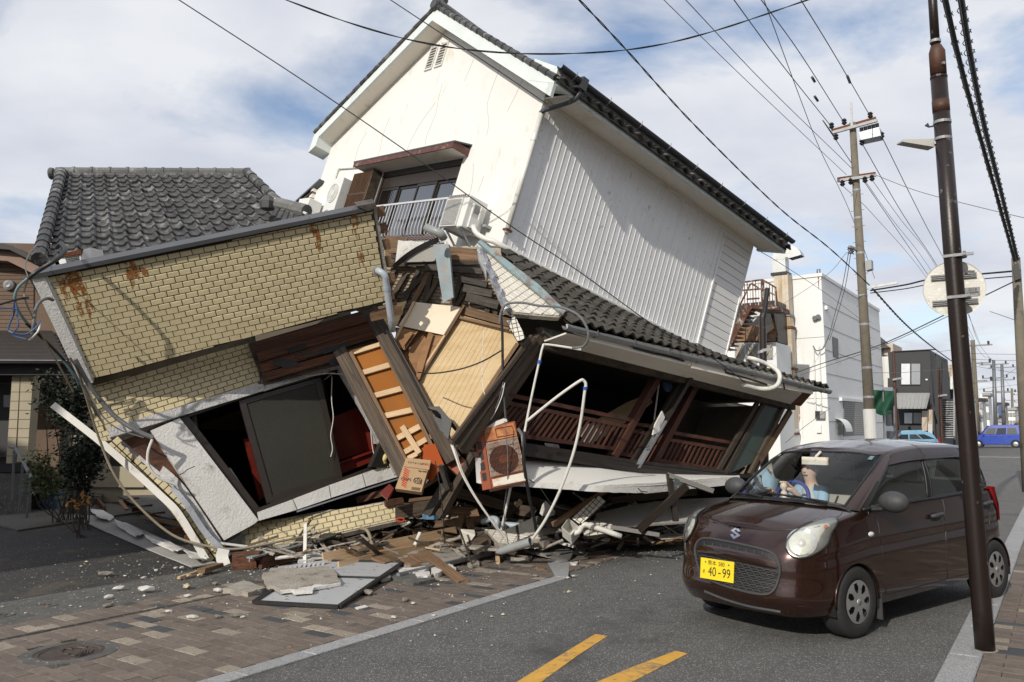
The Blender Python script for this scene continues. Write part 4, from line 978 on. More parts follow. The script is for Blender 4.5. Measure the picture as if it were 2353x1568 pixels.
part('bent_flashing',(lambda m:m.grid(lambda a,b:(lambda p:p)(PU.hit(*(np.array([902,610])*(1-a)**2+2*a*(1-a)*np.array([938,570])+a*a*np.array([1006,545])+np.array([4,12])*b),.24-.1*b)),12,1))(MB()),mt['pipe_dk'],house,fix=False)
part('bluish_strip',slab(slab(MB(),PU,[(996,562),(1029,560),(1040,683),(1018,697)],.02,.3),PU,[(1027,562),(1031,562),(1042,683),(1038,686)],.06,.33),mt['metal_blue'],house)
part('pipe_end',MB().tube([W(978,523,10.4),W(1015,538,10.3),W(1020,548,10.35)],.055,10),mt['pipe_grey'],house,smooth=True)
part('ragged_plaster',slab(MB(),PL(H(-.02,0,0),-HX,HY),[(1002,528),(1030,560),(1052,585),(1075,612),(1092,594),(1120,560),(1110,540),(1040,540)],.04,.03),mt['plaster_white'],house)
pn=part('wall_panel',slab(MB(),PM,[(951,694),(1059,706),(1024,771),(916,748)],.02,.06),mt['panel_light'],house,label='pale ply panel in full sun')
for px,mat in (([(868,705),(934,692),(912,748),(886,757)],'panel_tan'),):
 part('wall_panel',slab(MB(),PM,px,.02,.03),mt[mat],house)
reg=[(1051,731),(1171,757),(1192,792),(1038,1020),(985,985),(955,890)]
big=part('wall_panel',slab(MB(),PM,reg,.02,.0),mt['panel_tan'],house,label='large tan panel of narrow grooved boards')
gr=[]
for k in range(1,13):
 t=k/13;a=np.array([1051,731])*(1-t)+np.array([1171,757])*t;b=np.array([940,880])*(1-t)+np.array([1042,1020])*t
 part('groove',MB().tube([PM.hit(*a,.0),PM.hit(*b,.0)],.002,4),mt['panel_brown'],big)
for a,b,wd in (((1066,702),(955,884),.045),((1022,772),(960,868),.03),((952,694),(905,790),.035),((1170,757),(1046,728),.04),((1190,790),(1040,1016),.05)):
 board('batten',PM.hit(*a,.08),PM.hit(*b,.04),wd,.03,'wood_new' if wd<.04 else 'wood_mid',house,up=PM.n)
part('torn_backing',slab(MB(),PM,[(908,752),(1022,768),(970,880),(948,875),(915,812)],.02,-.06),mt['panel_brown'],house)
for px,off in (([(913,752),(960,762),(930,805),(905,790)],.05),([(985,764),(996,768),(965,870),(955,880),(960,830)],.1),([(940,800),(975,772),(986,790),(952,872),(940,850)],.02),([(996,770),(1018,772),(980,845),(972,850)],.05),([(930,760),(950,764),(925,800)],.1)):
 part('torn_ply',slab(MB(),PM,px,.012,off),mt['panel_brown'],house)
part('black_crate',(lambda m:slab(slab(slab(m,PM,[(984,935),(1010,934),(1038,968),(1034,974),(1004,944),(988,940)],.25,.35),PM,[(1010,934),(1038,968),(1030,1010),(1020,1000)],.03,.36),PM,[(988,942),(1006,944),(1030,1005),(1012,990)],.03,.1))(MB()),mt['black'],house)
PS=PL3((1105,585,10.2),(1290,712,9.7),(1160,715,9.5))
sg=thing('tiled_sign_fascia','torn strip of small white tiles hanging off the lean-to roof corner','tiled panel',W(1200,690,9.7))
part('backing',slab(MB(),PS,[(1100,572),(1118,578),(1230,655),(1300,716),(1284,730),(1180,722),(1160,712)],.06,-.01),mt['mortar'],sg)
bricks(PS,[(1112,590),(1122,584),(1228,660),(1290,716),(1284,726),(1184,718),(1172,708)],.10,.045,sg,299,'tile_white',stagger=0,gap=.006,th=.012,proud=.006,origin=tuple(PS.uv(PS.hit(1120,584))))
part('teal_flashing',(lambda m:slab(m,PS,[(1098,556),(1104,552),(1176,606),(1236,652),(1300,714),(1294,722),(1225,664),(1168,618)],.03,.06))(MB()),mt['teal_metal'],sg)
part('foil_edge',(lambda m:m.grid(lambda a,b:PS.hit(1096+62*a+14*b+2*math.sin(a*20),575+136*a-4*b,.05+.04*math.sin(a*26+b*3)*b),26,3))(MB()),mt['foil'],sg,smooth=True,fix=False)
part('end_panel',slab(MB(),PS,[(1096,562),(1104,570),(1116,600),(1118,640),(1112,620),(1100,596)],.04,.05),mt['ac_grey'],sg)
sp_=thing('tiled_stub','narrow stub of white square tiles hanging below the torn tiled strip','tiled panel',W(1190,765,9.4))
PT=PL3((1180,740,9.45),(1205,735,9.45),(1195,785,9.35))
part('backing',slab(MB(),PT,[(1164,738),(1184,728),(1208,776),(1190,786)],.05,-.01),mt['grout'],sp_)
bricks(PT,[(1164,738),(1184,728),(1208,776),(1190,786)],.058,.058,sp_,80,'tile_white',stagger=0,gap=.007,th=.012,proud=.006,origin=tuple(PT.uv(PT.hit(1164,738))))
for c,(a,b) in enumerate((((1152,712),(1190,786)),)):pass
# ---------------------------------------------------------------- crushed base and debris
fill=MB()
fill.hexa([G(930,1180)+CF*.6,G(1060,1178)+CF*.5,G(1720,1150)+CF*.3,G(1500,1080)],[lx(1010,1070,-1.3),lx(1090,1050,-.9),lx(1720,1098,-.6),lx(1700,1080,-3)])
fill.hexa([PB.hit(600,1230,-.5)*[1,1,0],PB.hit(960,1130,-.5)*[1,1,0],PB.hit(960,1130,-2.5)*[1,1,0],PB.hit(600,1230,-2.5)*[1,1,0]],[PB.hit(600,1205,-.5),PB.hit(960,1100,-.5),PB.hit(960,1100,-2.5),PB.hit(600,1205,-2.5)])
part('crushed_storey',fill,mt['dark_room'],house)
sk=MB()
a=[lx(1092,1052,.02),lx(1377,1070,.10),lx(1473,1086,.10),lx(1700,1094,.05)]
b=[W(1095,1106,8.95),W(1377,1118,9.35),W(1504,1112,9.75),W(1700,1096,10.6)]
c=[W(1100,1112,8.94),W(1377,1131,9.34),W(1490,1134,9.73),W(1700,1113,10.58)]
def pline(P_,t):
 k=min(int(t*(len(P_)-1)),len(P_)-2);f=t*(len(P_)-1)-k
 return P_[k]*(1-f)+P_[k+1]*f
cano=thing('fallen_canopy','long white sheet canopy fallen below the broken shopfront windows','canopy',W(1400,1125,9.4))
sA,sB,sC=a,b,c
part('sheet',MB().grid(lambda u,v:pline(sA,u)*(1-v)+pline(sB,u)*v+np.array([0,0,.008*math.sin(v*3.1)]),24,6).grid(lambda u,v:pline(sA,u)*(1-v)+pline(sB,u)*v+np.array([0,0,.008*math.sin(v*3.1)-.02]),24,6),mt['skirt'],cano,smooth=True,fix=False)
lipm=MB();n_=40
tp_=[pline(sB,i/n_)+np.array([0,0,.012]) for i in range(n_+1)];bt_=[pline(sC,i/n_)+np.array([0,0,RND.uniform(-.004,.004)]) for i in range(n_+1)]
inn=CF*.04
for i in range(n_):lipm.hexa([bt_[i],bt_[i+1],bt_[i+1]+inn,bt_[i]+inn],[tp_[i],tp_[i+1],tp_[i+1]+inn,tp_[i]+inn])
part('rough_lip',lipm,mt['plaster_white'],cano)
part('lip_crack',MB().tube([W(1466,1122,9.6),W(1474,1130,9.62),W(1488,1131,9.66)],.006,4),mt['black'],cano)
def timber(name,a,b,wd,th,mat,label,cat='timber',group='broken timbers in the rubble',up=(0,0,1)):
 """a timber as a thing of its own"""
 p,q=np.asarray(a,float),np.asarray(b,float)
 L_=np.linalg.norm(q-p);ax=(q-p)/L_;bb_=np.cross(np.asarray(up,float),ax);bb_=nrm(bb_) if np.linalg.norm(bb_)>1e-4 else nrm(np.cross([1,.1,0],ax));cc_=np.cross(ax,bb_)
 key='tim%d'%(int(L_*37)%3)+mat
 if key not in um:
  rr=random.Random(key);mb=MB()
  nx_=5
  def ring(x,j):return [(x+rr.uniform(-j,j),sy_*(.5+rr.uniform(-.04,.03)),sz_*(.5+rr.uniform(-.05,.03))) for sy_,sz_ in ((-1,-1),(1,-1),(1,1),(-1,1))]
  rings=[ring(-.5,.025)]+[ring(-.5+i/nx_,0) for i in range(1,nx_)]+[ring(.5,.03)]
  vs=[p_ for r_ in rings for p_ in r_];fs=[(3,2,1,0),tuple(4*nx_+k for k in range(4))]
  for i in range(nx_):
   for k in range(4):fs.append((4*i+k,4*i+(k+1)%4,4*i+4+(k+1)%4,4*i+4+k))
  um[key]=mb.add(vs,fs).mesh('timber',mt[mat])
 o=link(name,um[key],None,basis(ax*L_,bb_*wd,cc_*th,(p+q)/2))
 return tag(o,label,cat,group)
def flat(name,px,th,mat,label,cat,z=.03,ragged=0,group=None,n=4):
 """a flat piece lying on the ground; px in picture units, z height of its top (one value or one per corner)"""
 zs=z if isinstance(z,(list,tuple)) else [z]*len(px)
 pts=[]
 m=len(px)
 for i in range(m):
  a_,b_=px[i],px[(i+1)%m]
  k=n if ragged else 1
  for j in range(k):
   t=j/k;u,v=a_[0]+(b_[0]-a_[0])*t,a_[1]+(b_[1]-a_[1])*t
   if ragged and j:u+=RND.uniform(-ragged,ragged);v+=RND.uniform(-ragged,ragged)*.5
   pts.append(G(u,v,zs[i]+(zs[(i+1)%m]-zs[i])*t))
 mb=MB();c=np.mean(pts,axis=0);k=len(pts)
 vs=pts+[p+np.array([0,0,-th]) for p in pts]+[c+np.array([0,0,.004]),c-np.array([0,0,th])]
 fs=[(i,(i+1)%k,2*k) for i in range(k)]+[(k+(i+1)%k,k+i,2*k+1) for i in range(k)]+[(i,i+k,(i+1)%k+k,(i+1)%k) for i in range(k)]
 return solo(name,mb.add(vs,fs),mt[mat],label,cat,group)
PW=PL3((566,1274,10.15),(552,1204,10.55),(910,1174,10.9));PW=PL(PW.p,PW.n,PW.hit(910,1195)-PW.hit(566,1274))
fw=thing('fallen_tile_wall','strip of beige brick tiling broken off and lying against the shop base','wall panel',G(735,1262))
rag=[(566,1276)]+jag((553,1258),(554,1206),4,3)+jag((560,1203),(900,1150),9,2)+jag((905,1152),(920,1196),4,3)
part('backing',slab(MB(),PW,rag,.08,-.01),mt['mortar'],fw)
o_=PW.uv(PW.hit(560,1206));bw=np.linalg.norm(PW.hit(910,1195)-PW.hit(566,1274))/16.5
bricks(PW,[(568,1272),(556,1208),(902,1153),(917,1193)],bw,np.linalg.norm(PW.hit(566,1274)-PW.hit(552,1204))/5.6,fw,200,'brick',proud=.008,gap=.014,origin=tuple(o_))
flat('tar_sheet',[(758,1196),(780,1190),(822,1206),(815,1214),(735,1242),(720,1240),(765,1212)],.02,'tile_old','ragged black roofing felt scrap on the fallen brick tiles','felt scrap',.30,2)
flat('cardboard_scrap',[(876,1183),(897,1179),(911,1206),(888,1211)],.01,'cardboard','flattened brown cardboard scrap with a small white label','cardboard',.34)
mtl=MB()
for p,q in (((573,1282),(753,1238)),((753,1238),(972,1203)),((972,1203),(1016,1213))):
 mtl.beam(G(*p,.16),G(*q,.2),.09,.02);mtl.beam(G(p[0],p[1]+4,.12),G(q[0],q[1]+4,.16),.02,.06)
solo('metal_trim',mtl,mt['metal_blue'],'long bent bluish metal trim lying along the foot of the brick tile strip','metal trim')
timber('timber',G(597,1292,.08),G(715,1266,.1),.12,.13,'wood_red','reddish timber under the bluish trim beside the white foam board')
timber('timber',G(835,1248,.08),G(925,1234,.12),.12,.12,'wood_mid','short brown timber under the bluish trim near the pale channel')
timber('timber',G(536,1296,.06),G(590,1290,.08),.2,.14,'wood_red','splintered reddish block at the left end of the bluish trim')
timber('timber',G(538,1280,.14),G(600,1276,.16),.14,.1,'wood_red','splintered reddish piece lying on the block by the white gutter end')
flat('foam_board',[(695,1267),(814,1242),(836,1257),(745,1283),(684,1290)],.03,'plaster_white','white foam insulation board with a broken corner','foam board',.10)
tc_=thing('timber_channel','new pale timber channel lying across the rubble in front','timber',G(900,1270))
board('side_board',G(742,1284,.14),G(1048,1222,.24),.14,.025,'wood_new',tc_,up=(.3,-.95,.1));board('side_board',G(778,1304,.08),G(1056,1240,.12),.13,.025,'wood_new',tc_,up=(.3,-.95,.1));board('bottom_board',G(760,1300,.04),G(1052,1238,.08),.22,.02,'wood_new',tc_)
flat('mortar_slab',[(602,1322),(623,1305),(756,1302),(783,1336),(720,1342),(686,1356),(645,1354),(612,1340)],.045,'mortar','large cracked slab of pale mortar on top of the grey board','mortar slab',[.10,.11,.12,.10,.10,.09,.10,.10],5,'mortar slabs in the rubble')
flat('mortar_slab',[(512,1352),(560,1334),(612,1350),(570,1362)],.06,'mortar','crumbling mortar slab left of the grey board','mortar slab',.06,3,'mortar slabs in the rubble')
flat('foam_strip',[(644,1353),(780,1332),(783,1340),(722,1350),(718,1357),(676,1360),(672,1355),(645,1358)],.03,'plaster_white','white foam strip under the front edge of the cracked mortar slab','foam strip',.09)
gb=thing('framed_board','light grey board with a black rubber frame lying on the pavement','board',G(757,1345))
q4=[G(584,1385,.03),G(731,1290,.09),G(927,1293,.10),G(779,1396,.03)]
part('sheet',MB().prism(q4,(0,0,-.015)),mt['board_grey'],gb)
for i,nm in ((0,'frame'),(1,'frame'),(2,'frame'),(3,'frame')):
 part(nm,MB().beam(q4[i]+np.array([0,0,.006]),q4[(i+1)%4]+np.array([0,0,.006]),.045,.028),mt['black'],gb)
part('frame',MB().beam(q4[0]*.42+q4[1]*.58+np.array([0,0,.006]),q4[3]*.42+q4[2]*.58+np.array([0,0,.006]),.035,.024),mt['black'],gb)
lv=thing('louvre_frame','white plastic louvre frame half buried behind the cracked mortar slab','louvre',G(690,1312))
part('rail',MB().beam(G(622,1322,.08),G(760,1302,.10),.04,.05).beam(G(640,1306,.10),G(752,1290,.12),.03,.03),mt['alu_white'],lv)
for k in range(9):part('slat',MB().beam(G(650+11*k,1318-1.7*k,.09),G(658+11*k,1304-1.7*k,.11),.03,.012),mt['alu_white'],lv)
flat('mortar_slab',[(912,1282),(1002,1246),(1064,1250),(1082,1270),(1040,1288),(930,1300)],.045,'mortar','dirty mortar slab with wood remains beside the pale timber channel','mortar slab',.10,3,'mortar slabs in the rubble')
timber('plank',G(972,1268,.16),G(1066,1338,.02),.13,.03,'wood_mid','brown plank sliding down from the mortar slab onto the pavement','plank')
for k,(a,b,lb) in enumerate((((930,1284),(955,1298),'leftmost of the three short plank ends on the mortar slab'),((948,1276),(978,1294),'middle of the three short plank ends on the mortar slab'),((862,1282),(893,1294),'stub of plank in front of the pale channel'),((880,1278),(918,1292),'wider plank stub beside the pale channel'))):
 timber('plank',G(*a,.14),G(*b,.10),.13,.03,'wood_mid',lb,'plank')
timber('batten',G(978,1258,.17),G(1012,1264,.15),.03,.02,'wood_new','thin new batten on the mortar slab','batten')
for k,(px,lb) in enumerate((([(906,1306),(960,1298),(988,1302),(975,1312),(930,1316)],'white foam lump at the left end of the metal rail'),([(985,1300),(1030,1294),(1048,1304),(1020,1310),(1000,1318)],'white foam lump beside the sliding plank'),([(955,1316),(985,1312),(990,1322),(960,1326)],'small white foam chunk in front of the metal rail'))):
 flat('foam_lump',px,.06,'plaster_white',lb,'foam lump',.07,2)
solo('metal_rail',MB().beam(G(915,1322,.06),G(1128,1272,.07),.05,.04).beam(G(915,1318,.09),G(1128,1268,.10),.02,.015),mt['metal_grey'],'grey perforated metal rail under the mortar slab','metal rail')
PX=PL3((1113,1216,10.4),(1259,1232,10.1),(1152,1256,9.9));PX=PL(PX.p,PX.n,PX.hit(1249,1228)-PX.hit(1113,1216))
tb=thing('broken_tile_box','broken box section clad in small white tiles in the middle of the rubble','tiled panel',G(1150,1262))
part('backing',slab(MB(),PX,[(1113,1216),(1249,1228),(1264,1238),(1249,1246),(1176,1250),(1152,1255),(1132,1238)],.08,0),mt['mortar'],tb)
bricks(PX,[(1115,1217),(1249,1229),(1262,1238),(1249,1244),(1176,1248),(1150,1252)],.16,.055,tb,200,'tile_white',stagger=0,gap=.008,th=.012,proud=.008)
part('box_side',MB().hexa([W(1056,1218,10.2),W(1066,1262,9.9),W(1068,1262,9.95),W(1060,1218,10.3)],[W(1058,1216,10.2),W(1090,1218,10.2),W(1092,1230,10.1),W(1068,1236,10.1)]),mt['tile_white'],tb)
part('box_bottom',MB().beam(W(1062,1256,9.85),W(1150,1262,9.8),.2,.03),mt['mortar'],tb);part('box_filling',slab(MB(),PX,jag((1070,1222),(1110,1220),5,2)+jag((1128,1240),(1100,1250),4,3)+[(1072,1250)],.1,.03),mt['wood_old'],tb)
gp=MB();p,q=W(1140,1270,9.55),W(1219,1245,9.35)
gp.tube([p,p+(q-p)*.15,q],[.012,.05,.052],14,caps=False);gp.tube([q,p+(q-p)*.2],.044,14,caps=False)
solo('drain_pipe',gp,mt['pipe_grey'],'stout grey plastic pipe with an open end, flattened at the other end','pipe',smooth=True)
wp=thing('elbow_pipe','white drain pipe with an elbow lying before the tiled stick','pipe',G(1380,1240))
part('tube',MB().tube([W(1428,1233,9.7),W(1352,1207,9.75),W(1338,1210,9.75),W(1330,1222,9.7),W(1318,1226,9.7)],.034,12,smooth=4),mt['pvc'],wp,smooth=True);part('socket',MB().tube([W(1362,1210,9.75),W(1354,1207,9.75)],.042,12),mt['pvc'],wp)
hb=MB()
c0=[W(1306,1190,9.8),W(1330,1210,9.75),W(1312,1230,9.6),W(1290,1212,9.65)];dn=np.array([.02,.12,-.12])
for i in range(4):
 a_,b_=c0[i],c0[(i+1)%4];ce=np.mean(c0,axis=0);k1=lambda p:ce+(p-ce)*.92
 hb.hexa([a_+dn,b_+dn,k1(b_)+dn,k1(a_)+dn],[a_,b_,k1(b_),k1(a_)])
hb.prism([p+dn for p in c0],dn*.08);solo('rain_hopper',hb,mt['pvc'],'white square rainwater hopper with its mouth facing the street','rain hopper')
jp=MB();jp.tube([W(1108,1200,10.5),W(1130,1192,10.4),W(1142,1196,10.3),W(1140,1210,10.3)],.04,10,smooth=4);solo('pipe_joint',jp,mt['pvc_grey'],'pale grey pipe bend stuck in the rubble behind the tiled box','pipe',smooth=True)
solo('long_pipe',MB().tube([W(1130,1205,10.6),W(1240,1212,10.5)],.045,10),mt['pvc_grey'],'straight blue-grey pipe lying behind the white tiled box','pipe',smooth=True)
for px,mat,lb,z,rg_ in (([(1203,1262),(1308,1288),(1322,1260),(1248,1238)],'slate','dark slate sheet with a pale broken edge beside the kerb corner',[.12,.03,.10,.2],0),([(1262,1236),(1318,1232),(1352,1258),(1332,1274),(1316,1268)],'cement_sheet','grey mortar board leaning on the dark slate',[.2,.18,.06,.02,.08],2),([(1345,1272),(1405,1262),(1386,1255),(1352,1256)],'slate','flat grey slate on the road edge',.04,2),([(1150,1272),(1222,1278),(1216,1284),(1172,1282)],'mortar','thin weathered board under the grey pipe mouth',.05,2),([(1074,1294),(1098,1288),(1102,1296),(1080,1300)],'mortar','small mortar lump on the pavement left of the grey pipe',.05,1),([(1310,1292),(1328,1290),(1326,1296),(1312,1297)],'plaster_white','white plaster chip on the kerb corner',.03,1),([(1232,1306),(1254,1304),(1252,1310),(1236,1310)],'wood_mid','flat wood chip on the bricks near the kerb corner',.02,1),([(870,1318),(950,1340),(1000,1330),(960,1308)],'slate','curled dark felt shingle beside the grey board corner',.05,3),([(815,1396),(838,1390),(846,1394),(822,1400)],'plaster_white','white plaster strip on the bricks below the grey board',.02,1),([(868,1324),(896,1318),(898,1326),(876,1332)],'mortar','broken block of mortar right of the grey board',.06,1)):
 flat('slab' if mat!='plaster_white' else 'plaster_chip',px,.035,mat,lb,'slab',z,rg_)
timber('stick',G(1350,1284,.02),G(1406,1276,.03),.06,.04,'wood_old','dark weathered stick lying on the asphalt by the slates','stick')
timber('offcut',G(1142,1272,.10),G(1144,1292,.03),.05,.04,'wood_new','short pale wood offcut standing under the grey pipe','offcut')
timber('splinter',W(1062,1186,10.6),W(1054,1214,10.4),.09,.04,'wood_mid','split brown stump left of the pipe bend','stick');timber('splinter',W(1076,1192,10.6),W(1084,1216,10.4),.09,.05,'wood_mid','split brown stump right beside the pipe bend','stick')
part_=solo('scallop_lip',MB().beam(G(1262,1240,.22),G(1320,1256,.16),.06,.03),mt['plaster_white'],'white painted edging strip on the leaning mortar board','trim')
PK=PL3((1374,1138,9.9),(1391,1152,9.85),(1320,1202,9.75));PK=PL(PK.p,PK.n,PK.hit(1391,1152)-PK.hit(1374,1138))
tk=thing('tiled_post_piece','broken post piece clad in white square tiles leaning in the rubble','tiled panel',W(1330,1205,9.8))
part('backing',slab(MB(),PK,[(1374,1137),(1392,1153),(1334,1208),(1313,1192)],.06,0),mt['grout'],tk)
bricks(PK,[(1374,1138),(1391,1153),(1334,1206),(1314,1192)],.06,.06,tk,80,'tile_white',stagger=0,gap=.008,th=.01,proud=.007)
PJ=PL3((1352,1198,9.95),(1408,1206,9.9),(1345,1232,9.7));PJ=PL(PJ.p,PJ.n,PJ.hit(1408,1206)-PJ.hit(1352,1198))
tj=thing('tiled_sheet','flat sheet of white tiles under the white elbow pipe','tiled panel',G(1375,1240))
part('backing',slab(MB(),PJ,[(1352,1197),(1406,1206),(1410,1224),(1344,1233),(1338,1220)],.05,0),mt['grout'],tj)
bricks(PJ,[(1352,1197),(1406,1206),(1410,1224),(1344,1233),(1338,1220)],.10,.05,tj,80,'tile_white',stagger=0,gap=.008,th=.01,proud=.007)
PE=PL3((1374,1178,10.3),(1640,1146,11.1),(1415,1210,10.0))
solo('cement_board',slab(MB(),PE,[(1370,1180),(1450,1160),(1547,1148),(1700,1142),(1700,1190),(1560,1200),(1415,1210),(1366,1194)],.03),mt['cement_sheet'],'large pale grey cement board lying on edge behind the dark window bars','cement board')
for a,b,wd,lb in (((1537,1090),(1553,1198),.07,'upright dark window bar standing behind the car bonnet'),((1578,1116),(1468,1218),.09,'dark window bar slanting across the cement board'),((1533,1092),(1640,1130),.06,'dark window bar hanging off the canopy towards the car'),((1404,1212),(1516,1230),.05,'thin dark metal bar lying on the road-edge board')):
 da=9.6 if b[1]>1210 else 9.75
 o=timber('window_bar',W(a[0],a[1],da+.15),W(b[0],b[1],da-.1),wd,.04,'wood_grey',lb,'window bar','loose window bars',up=(.4,-.9,.1));o.data=o.data
 if 'dark_bar' not in um:um['dark_bar']=unit_box('window_bar',mt['dark_frame'])
 o.data=um['dark_bar']
solo('glass_shard',slab(MB(),PL(W(1560,1105,9.8),[.2,-.95,.2]),[(1550,1098),(1572,1108),(1575,1118),(1553,1112)],.006),mt['green_glass'],'triangular shard of greenish glass between the dark bars','glass shard')
rbd=thing('road_edge_board','long chewed wooden board lying on the road edge beside the car','board',G(1440,1248))
eg=MB();pts_t,pts_b=[],[]
for i in range(31):
 u=1306+i*9.2;pts_b.append(G(u,1253-.0*i+.3*(i%2)));pts_t.append(G(u,1253)+np.array([0,0,.115+RND.uniform(-.012,.008)]))
for i in range(30):eg.hexa([pts_b[i],pts_b[i+1],pts_b[i+1]+CF*.09,pts_b[i]+CF*.09],[pts_t[i],pts_t[i+1],pts_t[i+1]+CF*.09,pts_t[i]+CF*.09])
part('edge_board',eg,mt['wood_mid'],rbd)
for i in range(8):
 u=1420+i*19
 board('slat',G(u,1243,.13),G(u+22,1228-i*.3,.15),.12,.02,'wood_new' if i>5 else 'wood_mid',rbd)
solo('white_block',MB().hexa([G(1520,1240,.14),G(1568,1238,.14),G(1572,1226,.14),G(1528,1226,.14)],[G(1520,1240,.2),G(1568,1238,.2),G(1572,1226,.2),G(1528,1226,.2)]),mt['plaster_white'],'white foam block on the road-edge board next to the car','foam block')
timber('timber',W(1398,1123,10.2),W(1271,1206,9.7),.06,.06,'wood_mid','thin dark pole slanting up behind the tiled post piece')
for a,b,da,db,wd,mat,lb in (((1092,1042),(1012,1186),9.7,10.0,.11,'wood_old','long rotten timber leaning beside the hanging rusty air conditioner'),((1030,1118),(990,1180),9.9,10.1,.16,'wood_grey','black slab-like plank leaning left of the long rotten timber'),((1014,1070),(1030,1120),9.7,9.8,.07,'wood_grey','short splintered strut above the black plank'),((1052,1130),(1230,1180),11.2,11.0,.18,'wood_old','thick dark beam lying deep in the gap under the canopy'),((930,1168),(1100,1176),11.2,11.2,.16,'wood_mid','horizontal brown beam behind the fallen brick strip end'),((1105,1120),(1360,1190),11.6,11.2,.2,'wood_old','long dark beam in the shade below the white canopy'),((908,1178),(1006,1160),10.8,10.9,.2,'wood_old','broken dark trunk end right of the brick strip'),((940,1150),(1050,1136),11.0,11.0,.05,'wood_mid','thin brown rafter above the brick strip'),((1000,1205),(1130,1190),10.6,10.6,.1,'wood_mid','brown beam behind the pale channel end'),((1112,1190),(1240,1204),10.9,10.7,.08,'wood_grey','grey weathered board edge behind the tiled box'),((1196,1150),(1150,1200),11.0,10.8,.08,'wood_old','short dark strut under the hanging air conditioner'),((1008,1098),(960,1128),10.1,10.2,.05,'wood_mid','thin batten behind the cardboard box'),((1600,1130),(1400,1150),11.2,11.0,.12,'wood_old','dark beam in shade behind the cement board'),((1240,1196),(1300,1205),10.3,10.1,.14,'wood_grey','weathered block behind the grey pipe'),((885,1158),(925,1150),10.9,11,.1,'wood_red','reddish stub under the door sill end'),((820,1150),(880,1132),11.2,11.2,.12,'wood_red','reddish beam under the white sill panels')):
 timber('timber',W(a[0],a[1],da),W(b[0],b[1],db),wd,wd*.8,mat,lb)
PQ=PL(W(1240,1205,10.4),[.1,-.5,.85])
for px,mat,lb in (([(1160,1218),(1235,1186),(1262,1200),(1250,1216),(1205,1228)],'slate','grey roofing slate behind the white tiled box'),([(1213,1226),(1270,1208),(1284,1214),(1240,1232)],'mortar','rough mortar lump slab beside the grey pipe mouth')):
 solo('slab',slab(MB(),PQ,px,.04),mt[mat],lb,'slab','slabs leaning in the rubble')
solo('plaster_shard',slab(MB(),PL(W(1260,1165,10.6),[0,-1,.2]),[(1240,1180),(1246,1160),(1254,1150),(1264,1162),(1276,1176),(1274,1184),(1250,1190)],.03),mt['plaster_white'],'pointed white plaster shard standing in the dark gap','plaster shard')
solo('red_crate',slab(MB(),PL(W(1050,1085,9.9),[-.1,-.9,.4]),[(1030,1072),(1050,1040),(1078,1066),(1056,1096)],.12),mt['rust_ac'],'rusty red box end stuck beside the leaning rotten timber','box')
solo('crumpled_red_tray',slab(MB(),PL(W(885,1130,10.4),[-.1,-.8,.6]),[(872,1132),(895,1112),(905,1122),(890,1148)],.05),mt['red_lacquer'],'dark red tray under the end of the door sill','tray')
solo('blue_scrap',MB().lathe([(0,-.03),(.12,-.01),(.1,.04),(0,.05)],W(990,1190,10.1),(0,0,1),7),mt['blue_debris'],'scrap of blue plastic at the foot of the black plank','plastic scrap')
solo('red_tape_coil',MB().tube([W(920+10*math.cos(t),1195+4*math.sin(t),10.4) for t in np.linspace(0,6,14)],.01,5),mt['print_red'],'loop of red cord at the right end of the brick strip','cord')
PG=PL3((933,1052,9.75),(990,1058,9.75),(910,1122,9.6));PG=PL(PG.p,PG.n,PG.hit(968,1131)-PG.hit(908,1123))
cb=thing('cardboard_box','brown cardboard snack carton wedged below the orange ply','box',W(940,1128,9.6))
part('front',slab(MB(),PG,[(933,1052),(990,1058),(968,1131),(908,1123)],.18),mt['cardboard'],cb)
part('flap',slab(MB(),PG,[(933,1052),(990,1058),(986,1080),(928,1072)],.006,.012),mt['cardboard'],cb)
def text(name,s,size,mat,parent,p,ex,ey,nrm_,ext=.001,font=None):
 cu=bpy.data.curves.new(name,'FONT');cu.body=s;cu.size=size;cu.extrude=ext;cu.align_x='CENTER';cu.align_y='CENTER'
 if font:cu.font=font
 o=bpy.data.objects.new(name+'_src',cu);COL.objects.link(o)
 dg=bpy.context.evaluated_depsgraph_get();me=bpy.data.meshes.new_from_object(o.evaluated_get(dg))
 bpy.data.objects.remove(o);bpy.data.curves.remove(cu)
 me.name=name;me.materials.clear();me.materials.append(mat)
 return link(name,me,parent,basis(ex,ey,nrm_,p))
text('lettering','50g',.075,mt['print_black'],cb,PG.hit(960,1105,.004),PG.ex,PG.ey,PG.n)
part('oval_mark',MB().tube([PG.hit(960+9.5*math.cos(t),1105+6.5*math.sin(t),.003) for t in np.linspace(0,2*math.pi,25)],.004,4),mt['print_black'],cb)
text('lettering','Calbee',.035,mt['print_red'],cb,PG.hit(978,1067,.016),-PG.ex,-PG.ey,PG.n);text('lettering','ポテトチップス',.028,mt['print_black'],cb,PG.hit(955,1064,.016),-PG.ex,-PG.ey,PG.n);text('lettering','50g×20袋入',.026,mt['print_black'],cb,PG.hit(973,1084,.004),PG.ex,PG.ey,PG.n)
text('lettering','CHiPS',.05,mt['print_black'],cb,PG.hit(933,1102,.004),PG.ex,PG.ey,PG.n)
stp=MB()
for k in range(9):slab(stp,PG,[(928-k*.8,1077+k*4.6),(931-k*.8,1075+k*4.6),(942-k,1083+k*4.6),(940-k,1084.5+k*4.6)],.002,.003)
part('red_stripe',stp,mt['print_red'],cb,kind='stuff')
bc=MB()
for k in range(12):slab(bc,PG,[(946.5+k*1.7,1119+k*.2),(947.3+k*1.7,1119.1+k*.2),(945.8+k*1.7,1126+k*.2),(945+k*1.7,1125.9+k*.2)],.002,.003)
part('barcode',bc,mt['print_black'],cb,kind='stuff')
